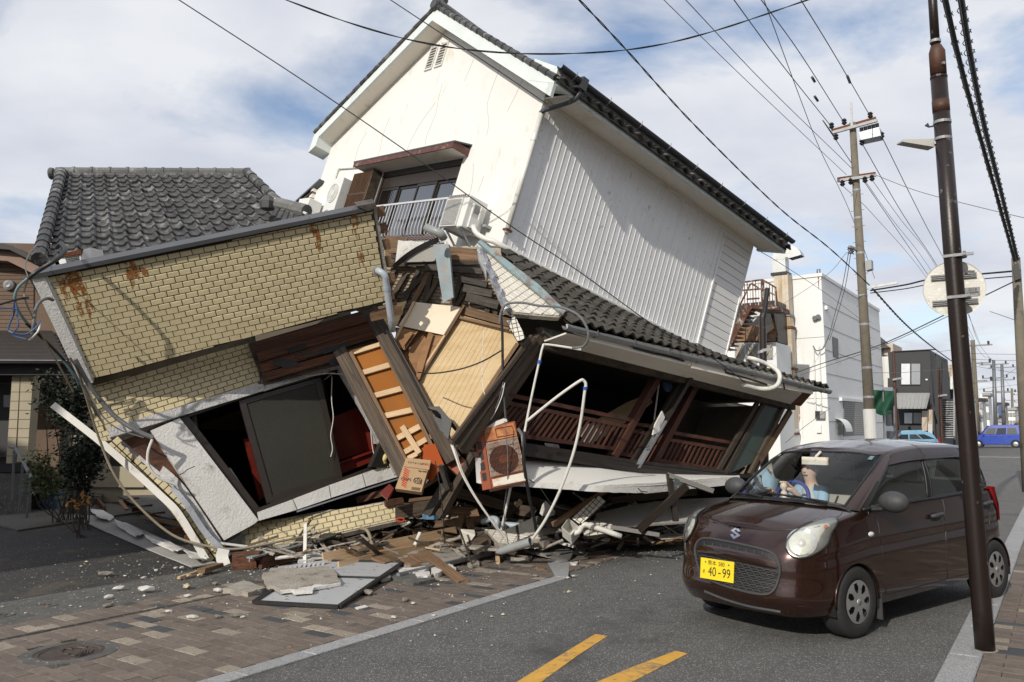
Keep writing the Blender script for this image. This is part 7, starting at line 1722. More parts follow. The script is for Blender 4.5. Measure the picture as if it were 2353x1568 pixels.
part('shaft',MB().tube([ground_pt(bp_,1752),bp_.hit(1752,730),bp_.hit(1754,720)],[.13,.11,.09],10),mt['pole_brown'],bpl);part('upper_shaft',MB().tube([bp_.hit(1754,735),bp_.hit(1764,662)],.075,10),mt['cable_blk'],bpl);part('clamp',MB().tube([bp_.hit(1750,806),bp_.hit(1752,812)],.14,10),mt['galv'],bpl);part('bracket',MB().beam(bp_.hit(1752,805,.1),bp_.hit(1775,803,.1),.05,.08),mt['galv'],bpl)
def pole(name,label,u,d,vt,r0,r1,mat='pole_conc',utop=None,group=None):
 pl=front_plane(u,d);b=ground_pt(pl,u);hz=pl.hit(utop or u,vt)
 t=thing(name,label,'utility pole',b,0,group)
 top=np.array([b[0],b[1],hz[2]]) if utop is None else hz
 part('shaft',MB().tube([b,top],[r0,r1],14),mt[mat],t,smooth=True);return t,pl,b,top
up1,upl,ub_,ut_=pole('utility_pole','grey-brown concrete utility pole with two crossarms and a white panelled base',2000,25,283,.18,.105,utop=1959)
part('base_panel',MB().tube([ub_+[0,0,.1],ub_+(ut_-ub_)*.19],.192,16),mt['pole_panel'],up1)
for k in (.22,.3,.42,.50,.62,.72,.80):part('band',MB().tube([ub_+(ut_-ub_)*k,ub_+(ut_-ub_)*(k+.006)],.182-.07*k,12),mt['galv'],up1)
def arm(a,b,off,parent,pl,th=.09,mat='galv'):return part('crossarm',MB().beam(pl.hit(*a,off),pl.hit(*b,off),th,th),mt[mat],parent)
arm((1911,306),(2016,277),.2,up1,upl);arm((1911,301),(2013,272),-.2,up1,upl,mat='rust');arm((1924,416),(2013,403),.2,up1,upl);arm((1924,412),(2012,399),-.2,up1,upl,mat='rust')
part('top_post',MB().beam(upl.hit(1955,236),upl.hit(1958,300,.1),.07,.07),mt['galv'],up1)
swb=part('switch_box',slab(MB(),upl,[(1974,304),(2020,292),(2024,312),(1978,322)],.5,.45),mt['metal_grey'],up1)
for k in range(5):part('bushing',MB().tube([upl.hit(1980+9*k,304-2.4*k,.2),upl.hit(1979+9*k,293-2.4*k,.25)],.06,8),mt['cable_blk'],swb)
for u,v in ((1911,292),(1940,283),(2000,268),(1921,318),(1981,330),(2026,314),(1936,424),(1955,420),(1988,416),(2004,412)):
 part('insulator',MB().lathe([(0,.16),(.05,.14),(.09,.08),(.05,.05),(.09,0),(.04,-.06),(0,-.08)],upl.hit(u,v,.2),(0,0,1),10),mt['cable_blk'],up1)
part('terminal_box',slab(MB(),upl,[(1988,600),(2002,597),(2003,618),(1990,622)],.3,.2),mt['ac_grey'],up1);part('nest',MB().tube([upl.hit(1955+8*math.sin(k*2.1),577-8*math.cos(k*1.7),.6) for k in range(14)],.02,4),mt['wood_grey'],up1);part('side_bracket',MB().beam(upl.hit(1972,576),upl.hit(1952,567,.5),.08,.08),mt['galv'],up1);part('lamp_tube',MB().beam(upl.hit(2004,660,.2),upl.hit(2062,650,.3),.07,.07),mt['pvc'],up1)
for k in range(14):part('step_bolt',MB().tube([ub_+(ut_-ub_)*(.25+k*.045)-SN*.2,ub_+(ut_-ub_)*(.25+k*.045)+SN*.2],.012,4),mt['galv'],up1)
up2,upl2,ub2,ut2=pole('utility_pole','concrete utility pole at the right edge where the thick black cables end',2353,20,592,.15,.10,utop=2334)
part('clamp_box',slab(MB(),upl2,[(2326,610),(2340,604),(2346,640),(2332,645)],.3,.2),mt['cable_blk'],up2)
lb_=G(2264,1497);
def over(u,v,b):
 """point on the ray u, v nearest to the vertical through b"""
 d=ray(u,v);o=CO-b;return CO+d*(-(o[0]*d[0]+o[1]*d[1])/(d[0]**2+d[1]**2))
lpst=thing('lamp_post','dark brown steel lamp post standing on the pavement in front of the car','lamp post',lb_)
q=lambda u,v:over(u,v,lb_)
part('shaft',MB().tube([lb_,q(2256,1400),q(2189,590),q(2157,178)],[.068,.067,.064,.061],24),mt['pole_brown'],lpst,smooth=True)
part('base_collar',MB().tube([lb_,lb_+[0,0,.015]],.085,20),mt['mortar'],lpst)
part('sleeve',MB().tube([q(2156.5,172),q(2153,120),q(2150.5,106)],[.060,.060,.04],24),mt['pole_rust'],lpst,smooth=True)
part('rust_band',MB().tube([q(2163,258),q(2161,232)],.0635,24),mt['pole_rust'],lpst,smooth=True)
part('upper_pipe',MB().tube([q(2150,110),q(2143,0),q(2140,-60)],.034,16),mt['pole_brown'],lpst,smooth=True)
part('seam_ring',MB().tube([q(2157.2,181),q(2157,176)],.0635,24),mt['pole_brown'],lpst)
for (u,v,r) in ((2149,96,.042),(2165,282,.066),(2167,320,.066)):part('clamp',MB().tube([q(u+.3,v+3),q(u,v-3)],r,20),mt['galv'],lpst)
part('bolt',MB().lathe([(0,.02),(.012,.02),(.012,0)],q(2157,152)-CF*.06,-CF,10),mt['galv'],lpst);part('cable',MB().tube([q(u,v)-CF*.02 for u,v in ((2133,-10),(2137,60),(2143,110),(2140,150),(2143,220),(2147,330))],.006,5,smooth=4),mt['cable_grey'],lpst)
lm_=part('lamp_head',MB().hexa([q(2074,326),q(2148,338),q(2150,338)+CF*.12,q(2076,325)+CF*.12],[q(2076,321),q(2146,319),q(2148,319)+CF*.12,q(2078,321)+CF*.12]),mt['lamp_grey'],lpst)
part('lamp_arm',MB().beam(q(2146,330),q(2165,324),.05,.03),mt['galv'],lm_);part('photo_cell',MB().tube([q(2145,290),q(2135,292),q(2131,284)],.008,5).tube([q(2135,292),q(2126,288)],.008,5),mt['cable_blk'],lpst)
sgn_c=over(2219,661,lb_)+CF*.16
sgt=thing('round_sign','round traffic sign seen from behind, clamped to the brown lamp post','sign',sgn_c)
sd=nrm(nrm(CO-sgn_c)*.6+np.array([-.25,-.8,0])*.5);sx_=nrm(np.cross([0,0,1],sd));sy2=np.cross(sd,sx_)
part('disc',MB().lathe([(0,.0),(.215,.0),(.222,.004),(.222,-.006),(0,-.004)],sgn_c,sd,56),mt['sign_back'],sgt)
part('rail',MB().box(sgn_c+sy2*.10+sd*.012,sx_*.16,sy2*.02,sd*.010),mt['galv'],sgt);part('rail',MB().box(sgn_c-sy2*.105+sd*.012,sx_*.16,sy2*.02,sd*.010),mt['galv'],sgt)
for y in (.105,.09,-.1,-.115):part('rail_slot',MB().box(sgn_c+sy2*y+sd*.0235,sx_*.155,sy2*.003,sd*.001),mt['black'],sgt)
part('mount_pipe',MB().tube([sgn_c+sy2*.15+sd*.04+sx_*.0,sgn_c-sy2*.17+sd*.04],.018,12),mt['galv'],sgt,smooth=True)
stk=part('sticker',MB().box(sgn_c+sx_*.125-sy2*.03+sd*.006,sx_*.052,sy2*.032,sd*.002),mt['sticker'],sgt)
o=text('lettering','2018',.030,mt['black'],stk,sgn_c+sx_*.125-sy2*.018+sd*.0086,sx_,sy2,sd,.0004)
for k in range(3):part('print_line',MB().box(sgn_c+sx_*.125-sy2*(.036+.008*k)+sd*.0084,sx_*.040,sy2*.0022,sd*.0004),mt['black'],stk)
for (u,v) in ((2198,590),(2208,684)):
 c=q(u,v);cb_=part('sign_clamp',MB().tube([c-[0,0,.012],c+[0,0,.012]],.072,20),mt['galv_dk'],sgt)
 part('clamp_bolt',MB().beam(c+SN*-.09-ST*.065,c+SN*.12-ST*.06,.02,.022).lathe([(0,.01),(.026,.01),(.026,-.01),(0,-.01)],c+SN*.06-ST*.066,SN,10),mt['galv_dk'],sgt)
 part('clamp_arm',MB().beam(c+SN*.05,sgn_c+sd*.03+[0,0,c[2]-sgn_c[2]],.03,.03),mt['galv_dk'],sgt)
def zb(x,y):return (1953+.2198*x,689+.2198*y)
def R4(x0,y0,x1,y1):return rect(*zb(x0,y0),*zb(x1,y1))
ap=front_plane(2100,48)
apt=thing('dark_apartment','dark grey two-storey apartment house with a gabled porch and pale windows','house',ground_pt(ap,2100))
block('main_block',ap,zb(445,0)[0],zb(890,0)[0],zb(0,520)[1],9,mt['bld_dark'],apt);block('side_block',ap,zb(205,0)[0],zb(330,0)[0],zb(0,555)[1],6,mt['bld_dark'],apt,off=-1);block('white_block',ap,zb(325,0)[0],zb(450,0)[0],zb(0,590)[1],5,mt['bld_white'],apt,off=-1.6)
part('roof_edge',slab(MB(),ap,[zb(440,538),zb(892,514),zb(892,522),zb(440,546)],.3,.1),mt['black'],apt)
window(ap,apt,*zb(528,660),*zb(740,895),2,.06);window(ap,apt,*zb(560,1175),*zb(752,1302),2,.06)
part('landing_wall',slab(MB(),ap,R4(318,915,460,985),.15,.4),mt['bld_white'],apt);part('carport_wall',slab(MB(),ap,R4(343,1320,475,1432),.2,.6),mt['bld_white'],apt);part('door',slab(MB(),ap,R4(395,820,450,912),.05,-1.5),mt['frame_brown'],apt)
part('vent',slab(MB(),ap,R4(790,828,812,842),.1,.08),mt['bld_white'],apt)
pr2=part('porch_roof',MB().hexa([ap.hit(*zb(482,1140),1.8),ap.hit(*zb(800,1140),1.8),ap.hit(*zb(838,985),.1),ap.hit(*zb(485,985),.1)],[ap.hit(*zb(482,1132),1.8),ap.hit(*zb(800,1132),1.8),ap.hit(*zb(838,975),.1),ap.hit(*zb(485,975),.1)]),mt['ac_grey'],apt)
for k in range(8):part('roof_seam',MB().beam(ap.hit(*zb(500+40*k,1130),1.85),ap.hit(*zb(505+43*k,978),.14),.05,.05),mt['ac_grey'],pr2)
part('porch_gable',slab(MB(),ap,[zb(838,978),zb(893,1160),zb(868,1162),zb(838,1010),zb(808,1150),zb(795,1150)],.2,.9),mt['bld_dark'],apt)
part('porch_pillar',slab(MB(),ap,R4(752,1162,808,1372),1.0,.9),mt['bld_beige'],apt);part('porch_pillar',slab(MB(),ap,R4(815,1150,862,1372),.4,.5),mt['bld_beige'],apt);part('mail_post',slab(MB(),ap,R4(818,1300,860,1440),.2,1.0),mt['pole_panel'],apt)
part('outside_stair',MB().hexa([ap.hit(*zb(968,1450),-1),ap.hit(*zb(1100,1450),-1),ap.hit(*zb(1100,1450),-3),ap.hit(*zb(968,1450),-3)],[ap.hit(*zb(968,1445),-1),ap.hit(*zb(1100,1445),-1),ap.hit(*zb(1100,1040),-3.4),ap.hit(*zb(968,1040),-3.4)]),mt['bld_dark'],apt)
for k in range(17):
 t=k/17;part('tread',MB().beam(ap.hit(*zb(972,1440-395*t),-.9-2.4*t),ap.hit(*zb(1092,1440-395*t),-.9-2.4*t),.30,.07),mt['galv'],apt)
part('stair_rail',MB().beam(ap.hit(*zb(1092,1445),-.8),ap.hit(*zb(1092,945),-3.2),.08,.35),mt['galv'],apt);part('stair_wall',slab(MB(),ap,[zb(890,560),zb(965,660),zb(965,1480),zb(890,1480)],.1,-.5),mt['bld_dark'],apt)
bgb=thing('beige_house','beige house with a brown hipped roof behind the concrete pole','house',ground_pt(front_plane(2030,58),2030));bgp=front_plane(2030,58)
block('walls',bgp,zb(150,0)[0],zb(415,0)[0],zb(0,490)[1],8,mt['bld_beige'],bgb);block('chimney_block',bgp,zb(415,0)[0],zb(515,0)[0],zb(0,452)[1],4,mt['bld_beige'],bgb,off=.5)
part('roof',MB().prism([bgp.hit(*zb(60,270),-1),bgp.hit(*zb(190,318),-1),bgp.hit(*zb(415,500),1.0),bgp.hit(*zb(200,520),1.4),bgp.hit(*zb(60,530),1.4)],-bgp.n*4),mt['wood_grey'],bgb)
bb2=thing('beige_block','flat beige upper storey above the metal stairs beside the lamp post','house',ground_pt(front_plane(2180,56),2180));b2p=front_plane(2180,56)
block('upper_storey',b2p,zb(945,0)[0],zb(1180,0)[0],zb(0,672)[1],8,mt['bld_beige'],bb2,vb=zb(0,802)[1]);block('lower_storey',b2p,zb(970,0)[0],zb(1180,0)[0],zb(0,802)[1],7,mt['bld_dark'],bb2,off=-1);part('white_post',slab(MB(),b2p,R4(1045,805,1100,935),.5,.2),mt['bld_white'],bb2)
ng=MB();npn=front_plane(2030,34)
ng.grid(lambda a,b:npn.hit(2004+50*a,896+48*b+6*b*math.sin(a*5)*.5+3*a,.2+.3*math.sin(a*7+b*4)),16,8).grid(lambda a,b:npn.hit(2004+50*a,944+10*b*math.sin(a*3.1)+3*a,.25+.3*math.sin(a*7+4)),16,3)
gn=thing('green_net','green construction net hung along a fence behind the concrete pole','net',ground_pt(npn,2030));part('mesh',ng,mt['net_green'],gn,smooth=True,fix=False)
for u in (2004,2029,2053):part('net_post',MB().tube([ground_pt(npn,u),npn.hit(u,894)],.04,6),mt['galv_dk'],gn)
for k,(u,d,vt,lb) in enumerate(((2057,42,810,'thin rusty pole with a small street lamp before the dark apartment'),(2161,46,845,'thin rusty pole with a small street lamp at the stair corner'))):
 pl=front_plane(u,d);b=ground_pt(pl,u);t=thing('street_lamp',lb,'street lamp',b,0,'thin rusty street lamps')
 part('shaft',MB().tube([b,pl.hit(u-4,vt)],[.11,.08],8),mt['pole_rust'],t);part('lamp_head',MB().beam(pl.hit(u-2,873 if k==0 else 911,.1),pl.hit(u+12,870 if k==0 else 908,.3),.25,.10),mt['lamp_grey'],t)
def small_car(name,label,cat,base,ang,prof,belt,roofz,wid,mat,wheels,lights=True):
 t=thing(name,label,cat,base,ang)
 ca,sa_=math.cos(ang),math.sin(ang);X=np.array([ca,sa_,0]);Y=np.array([-sa_,ca,0]);Zv=np.array([0,0,1.0]);B0=np.array(base)
 T_=lambda x,y,z:B0+X*x+Y*y+Zv*z
 mb=MB()
 lo_,up_2=prof
 for pr3,wlo,whi in ((lo_,wid/2,wid/2-.03),(up_2,wid/2-.06,wid/2-.16)):
  n=len(pr3);zs=[p[1] for p in pr3];z0,z1=min(zs),max(zs)
  hw=lambda z:wlo+(whi-wlo)*(z-z0)/(z1-z0)
  a=[T_(x,hw(z),z) for x,z in pr3];b=[T_(x,-hw(z),z) for x,z in pr3]
  mb.add(a+b,[tuple(range(n)),tuple(range(2*n-1,n-1,-1))]+[(i,i+n,(i+1)%n+n,(i+1)%n) for i in range(n)])
 bd=part('body',mb,mt[mat],t);bv=bd.modifiers.new('edge','BEVEL');bv.width=.05;bv.segments=2
 up3=up_2;zs=[p[1] for p in up3];z0,z1=min(zs),max(zs)
 xs0=[p[0] for p in up3 if p[1]<z0+.05];xs1=[p[0] for p in up3 if p[1]>z1-.12]
 for sd_ in (1,-1):
  y0,y1=(wid/2-.06)*sd_,(wid/2-.16)*sd_
  f0,f1=max(xs0)-.25,max(xs1)-.02;r0,r1=min(xs0)+.15,min(xs1)+.10
  nn=3
  for k in range(nn):
   a0,a1=f0+(r0-f0)*k/nn-.04,f0+(r0-f0)*(k+1)/nn+.04;b0,b1=f1+(r1-f1)*k/nn-.04,f1+(r1-f1)*(k+1)/nn+.04
   o=Y*sd_*.008
   part('side_window',MB().prism([T_(a0,y0,z0+.06)+o,T_(a1,y0,z0+.06)+o,T_(b1,y1,z1-.10)+o,T_(b0,y1,z1-.10)+o],-Y*sd_*.02),mt['car_black' if k!=1 else 'glass_room'],t)
 fx0,fx1=max(xs0),max(xs1)
 part('windscreen',MB().prism([T_(fx0+.01,-wid/2+.14,z0+.05),T_(fx0+.01,wid/2-.14,z0+.05),T_(fx1+.02,wid/2-.24,z1-.05),T_(fx1+.02,-wid/2+.24,z1-.05)],X*.02),mt['glass_room'],t)
 fr2=max(p[0] for p in lo_);rr2=min(p[0] for p in lo_);zl=max(p[1] for p in lo_)-.28
 for sd_ in (1,-1):
  part('headlight',MB().box(T_(fr2-.02,sd_*(wid/2-.22),zl),X*.05,Y*.13,Zv*.09),mt['reflector'],t);part('tail_light',MB().box(T_(rr2+.02,sd_*(wid/2-.10),zl+.12),X*.05,Y*.08,Zv*.22),mt['lens_red'],t)
  part('mirror',MB().box(T_(fx0-.25,sd_*(wid/2+.08),z0+.05),X*.05,Y*.09,Zv*.07),mt[mat],t)
  for wx in wheels:
   w3=part('wheel',MB().lathe([(0,.0),(.16,.0),(.17,.02),(.27,.02),(.29,0),(.29,-.14),(.0,-.14)],T_(wx,sd_*(wid/2+.01),.29),Y*sd_,24),mt['tyre'],t)
   part('rim',MB().lathe([(0,.03),(.05,.03),(.17,.015),(.18,.0)],T_(wx,sd_*(wid/2+.015),.29),Y*sd_,20),mt['hubcap'],w3)
   part('wheel_arch',MB().lathe([(.29,.0),(.33,.004),(.33,-.01)],T_(wx,sd_*(wid/2-.0),.29),Y*sd_,24),mt['car_black'],t)
 for sd_ in (1,-1):
  for wx in (.0,-.9):part('door_gap',MB().beam(T_(wx+.35,sd_*(wid/2+.001),.35),T_(wx+.35,sd_*(wid/2-.028),z0),.012,.012),mt['car_black'],t)
  for wx in (.1,-.8):part('door_handle',MB().beam(T_(wx,sd_*(wid/2-.005),z0-.12),T_(wx-.18,sd_*(wid/2-.005),z0-.12),.05,.03),mt[mat],t)
 return t
mt['blue_paint']=M('blue_paint',(.03,.075,.42),(.026,.065,.37),2,.3,bump=0,coat=1.0)
mt['sky_paint']=M('sky_paint',(.20,.42,.58),(.18,.38,.53),2,.3,bump=0,coat=1.0)
gp_=G(2291,1029)
small_car('blue_van','bright blue boxy minivan driving on the cross street','van',gp_,math.atan2(-SN[1],-SN[0]),([(1.70,.25),(1.74,.6),(1.68,.92),(.95,1.0),(-1.62,1.02),(-1.68,.6),(-1.66,.25)],[(1.02,.98),(.45,1.68),(.1,1.76),(-1.48,1.76),(-1.60,1.6),(-1.64,.98)]),.98,1.76,1.48,'blue_paint',(1.18,-1.28))
pc2=front_plane(2062,44)
small_car('parked_car','pale blue compact car parked before the dark apartment house','car',ground_pt(pc2,2064),math.atan2(-ST[1],-ST[0])-.75,([(1.9,.25),(1.95,.6),(1.75,.82),(.95,.95),(-1.85,.98),(-1.95,.6),(-1.9,.25)],[(1.05,.93),(.25,1.45),(-.9,1.48),(-1.6,1.3),(-1.85,.95)]),.95,1.48,1.66,'sky_paint',(1.25,-1.25))
far_=[(2205,2232,918,62,-3,'bld_white','low white shop house just right of the lamp post, far down the street',5),(2232,2260,918,80,-3,'pole_panel','grey-white house with a white roof tank far down the street',5),(2258,2275,906,95,-2,'bld_white','tall narrow white house far down the street',6),(2286,2313,928,110,-2,'bld_beige','tan house with a dark vertical sign far down the street',6),(2311,2335,940,125,-2,'bld_white','pale gabled house near the far end of the street',8),(2332,2375,938,150,-2,'shutter','grey roofed house at the right edge of the far street',8)]
for (u0,u1,vt,d,off,m_,lb,dp_) in far_:
 pl=front_plane((u0+u1)/2,d);t=thing('far_house',lb,'house',ground_pt(pl,(u0+u1)/2));block('walls',pl,u0,u1,vt,dp_,mt[m_],t)
 part('roof',slab(MB(),pl,rect(u0-1,vt-3,u1+1,vt+3),dp_,.3),mt['nb_roof'] if 'white' not in m_ else mt['ac_grey'],t)
 for k in range(3):
  for r in range(2):
   ww=(u1-u0)/3.6;x=u0+(u1-u0)*(k+.5)/3-ww/2;y=vt+9+r*(980-vt)*.45
   w_=part('window',slab(MB(),pl,rect(x,y,x+ww,y+(980-vt)*.22),.1,.06),mt['dark_frame'],t)
   part('pane',slab(MB(),pl,rect(x+.6,y+.8,x+ww-.6,y+(980-vt)*.22-.8),.02,.08),mt['curtain_dk'],w_)
 if 'sign' in lb:part('shop_sign',slab(MB(),pl,rect(2294,930,2303,958),.3,.5),mt['cable_blue'],t)
rub=MB()
for k in range(60):
 p=W(2330+RND.uniform(0,40),992+RND.uniform(-16,14),70);a=np.array([RND.uniform(-1,1),RND.uniform(-1,1),RND.uniform(-.5,.5)])
 rub.beam(p-nrm(a)*.9,p+nrm(a)*.9,.25,.12)
o=link('rubble_heap',rub.mesh('rubble_heap',mt['wood_mid']));o['kind']='stuff';tag(o,'brown heap of house rubble at the far right of the street','rubble')
fp_=[(2245,70,782,2235,'utility pole far down the street, first beyond the lamp post'),(2287,92,828,2283,'utility pole far down the street with dark fittings, second beyond the lamp post'),(2306,100,836,2302,'dark utility pole close beside the second far one'),(2327,140,893,2325,'small utility pole fourth beyond the lamp post'),(2347,170,902,2345,'smallest utility pole near the right edge of the far street')]
ptop=[]
for (u,d,vt,ut,lb) in fp_:
 t,pl,b,top=pole('far_utility_pole',lb,u,d,vt,.24,.18,'pole_conc' if 'dark' not in lb else 'galv_dk',ut,'utility poles far down the street');ptop.append((pl,top))
 for k in range(3):
  c=top-np.array([0,0,.5+1.6*k]);part('crossarm',MB().beam(c-SN*(1.5-.2*k),c+SN*(1.5-.3*k),.12,.12),mt['galv_dk'],t)
  for s_ in (-1,0,1):part('insulator',MB().tube([c+SN*s_*1.2,c+SN*s_*1.2+np.array([0,0,.35])],.09,6),mt['cable_blk'],t)
# ------------------------------------------------------ neighbour house at the left edge
nbp=PL(W(60,1000,17.3),[.12,-1,0],[1,.12,0])
nb=thing('neighbour_house','brown and cream house with a dark porch roof at the left edge','house',ground_pt(nbp,60,1150))
block('cream_wall',nbp,58,330,600,6,mt['nb_cream'],nb,off=-1.6);block('brown_wall',nbp,-260,78,560,6,mt['nb_brown'],nb,off=-1.3)
part('gable_fascia',slab(MB(),nbp,[(-60,560),(2,566),(24,570),(92,606),(86,634),(18,600),(-60,594)],.5,-.9),mt['nb_pink'],nb);part('gable_roof',slab(MB(),nbp,[(-70,552),(6,560),(26,564),(96,602),(94,610),(22,574),(-70,566)],.8,-.7),mt['nb_roof'],nb)
cw=MB()
for k in range(26):
 v=606+k*9.2
 part('siding_board',slab(MB(),nbp,rect(-200,v,77,v+8.3),.03,-1.27),mt['nb_brown'],nb)
for k in range(26):
 v=640+k*9.2;part('siding_board',slab(MB(),nbp,rect(79,v,320,v+8.5),.03,-1.57),mt['nb_cream'],nb)
part('round_vent',MB().lathe([(0,.08),(.06,.1),(.12,.06),(.13,0)],nbp.hit(22,656,-1.25),nbp.n,20),mt['galv'],nb)
pr4=part('porch_roof',MB().hexa([nbp.hit(-260,832,.6),nbp.hit(152,832,.6),nbp.hit(130,770,-1.3),nbp.hit(-260,764,-1.3)],[nbp.hit(-260,826,.6),nbp.hit(152,826,.6),nbp.hit(118,760,-1.3),nbp.hit(-260,756,-1.3)]),mt['nb_roof'],nb)
for k in range(8):
 t=k/8;part('shingle_course',MB().beam(nbp.hit(-260,828-66*t,.62-1.9*t),nbp.hit(152-30*t,828-64*t,.62-1.9*t),.22,.03,nbp.n+np.array([0,0,1.2])),mt['nb_roof'],pr4)
part('porch_gutter',MB().beam(nbp.hit(-260,832,.66),nbp.hit(154,833,.66),.08,.05),mt['nb_roof'],nb);part('gutter_line',MB().tube([nbp.hit(-260,827,.72),nbp.hit(154,829,.72)],.012,5),mt['galv'],nb)
part('porch_beam',slab(MB(),nbp,[(-260,836),(160,838),(160,862),(-260,862)],.3,.4),mt['nb_roof'],nb)
for px in ([(28,862),(46,862),(34,1065),(14,1065)],[(48,862),(76,862),(62,1062),(38,1062)]):
 cl_=part('porch_column',slab(MB(),nbp,px,.35,.2),mt['nb_cream'],nb)
 for k in range(9):part('tile_joint',MB().beam(nbp.hit(px[0][0]-2-k*1.5,880+21*k,.202),nbp.hit(px[1][0]-1-k*1.5,880+21*k,.202),.006,.012),mt['nb_brown'],cl_)
part('entrance_recess',slab(MB(),nbp,rect(-200,862,60,1085),.1,-1.2),mt['bld_dark'],nb);part('porch_wall',slab(MB(),nbp,rect(74,862,330,1120),.2,-1.5),mt['nb_cream'],nb)
dw=window(nbp,nb,-40,880,28,1050,2,-1.0,('bld_dark','bld_dark'),'nb_brown');part('louvre_window',slab(MB(),nbp,rect(8,908,26,936),.03,-.9),mt['curtain_dk'],nb)
part('step_block',MB().hexa([nbp.hit(-200,1112,1.2)*[1,1,0],nbp.hit(75,1112,1.2)*[1,1,0],nbp.hit(75,1112,-1.3)*[1,1,0],nbp.hit(-200,1112,-1.3)*[1,1,0]],[nbp.hit(-200,1088,1.2),nbp.hit(75,1088,1.2),nbp.hit(75,1088,-1.3),nbp.hit(-200,1088,-1.3)]),mt['concrete_dk'],nb)
rlg=thing('hand_rail','steel handrail of the steps at the left edge','handrail',G(50,1180))
d_=15.2
part('rail',MB().tube([W(24,1027,d_+.6),W(36,1030,d_+.5),W(74,1102,d_-.4),W(75,1110,d_-.4)],.03,8),mt['galv_dk'],rlg)
for a,b in (((32,1035),(28,1150)),((52,1068),(43,1180)),((71,1098),(61,1192))):part('rail_post',MB().tube([W(*a,d_),W(*b,d_)],.022,8),mt['galv_dk'],rlg)
def shrub(name,label,c,rx,rz2,n,mat,cat='shrub',leaf=.07,stems=5,seed=1):
 rr3=random.Random(seed);t=thing(name,label,cat,(c[0],c[1],0));mb=MB();tips=[]
 for k in range(stems):
  a=rr3.uniform(0,6.28);tip=np.array(c)+np.array([rx*.8*math.cos(a),rx*.6*math.sin(a),rz2*rr3.uniform(-.2,.9)]);tips.append(tip)
  part('stem',MB().tube([(c[0]+.05*k,c[1],0),(np.array([c[0],c[1],0])+tip)/2+np.array([rr3.uniform(-.1,.1)]*3),tip],[.013,.010,.006],5,smooth=3),mt['trunk'],t)
 for k in range(n):
  q3=tips[rr3.randrange(len(tips))];base=np.array([c[0],c[1],max(.1,c[2]-rz2)]);s=rr3.random()**.5
  p=base+(q3-base)*s+np.array([rr3.gauss(0,rx*.26),rr3.gauss(0,rx*.26),rr3.gauss(0,rz2*.2)])
  d=nrm([rr3.uniform(-1,1),rr3.uniform(-1,1),rr3.uniform(-.7,.5)]);e=nrm(np.cross(d,[rr3.uniform(-1,1),rr3.uniform(-1,1),1]));l_=leaf*rr3.uniform(.7,1.4)
  f_=np.cross(d,e)*.15*l_
  mb.add([p,p+d*l_*.5+e*l_*.24+f_,p+d*l_,p+d*l_*.5-e*l_*.24+f_],[(0,1,2),(0,2,3)])
 part('foliage',mb,mt[mat],t,kind='stuff',fix=False);return t
shrub('leafy_shrub','tall dark leafy shrub under the porch eave behind the white gutter',W(160,920,15.0),.5,.65,1500,'leaf',leaf=.11,seed=3,stems=7)
shrub('leafy_shrub','dark drooping shrub between the porch column and the brick strip',W(182,1030,14.4),.5,.5,1100,'leaf',leaf=.11,seed=4,stems=6)
shrub('fern_bush','lighter green feathery bush low beside the porch steps',W(128,1090,14.4),.42,.45,1100,'leaf_lt',leaf=.08,seed=5,stems=6)
shrub('small_bush','low dark bush at the foot of the feathery bush',W(190,1060,13.6),.4,.6,900,'leaf',leaf=.09,seed=6,stems=5)
shrub('dry_plant','small plant with dry orange leaves beside the fallen joists',W(181,1150,12.6),.16,.14,26,'leaf_dry','plant',.13,4,7)
for (u,v,r,m_,lb) in ((62,1150,.30,'pvc','white-rimmed bowl planter by the handrail'),(160,1165,.26,'slate','dark flower pot behind the dry orange plant'),(115,1150,.24,'cable_blue','dark blue pot beneath the feathery bush')):
 b=G(u,v+18);t=thing('flower_pot',lb,'flower pot',b);part('pot',MB().lathe([(0,0),(r*.7,0),(r,.32),(r*1.08,.33),(r*1.08,.37),(r*.92,.37),(r*.9,.30),(0,.30)],b,(0,0,1),24),mt[m_ if m_!='pvc' else 'concrete_dk'],t)
 if m_=='pvc':part('rim',MB().lathe([(r*1.0,.33),(r*1.12,.33),(r*1.12,.38),(r*.95,.38)],b,(0,0,1),24),mt['pvc'],t)
mt['kerb_low']=mt['concrete_dk']
solo('planter_kerb',MB().hexa([G(66,1170),G(232,1160),G(236,1150),G(70,1160)],[G(66,1170)+[0,0,.2],G(232,1160)+[0,0,.2],G(236,1150)+[0,0,.2],G(70,1160)+[0,0,.2]]),mt['concrete_dk'],'low concrete edging of the planting bed at the left','kerb')
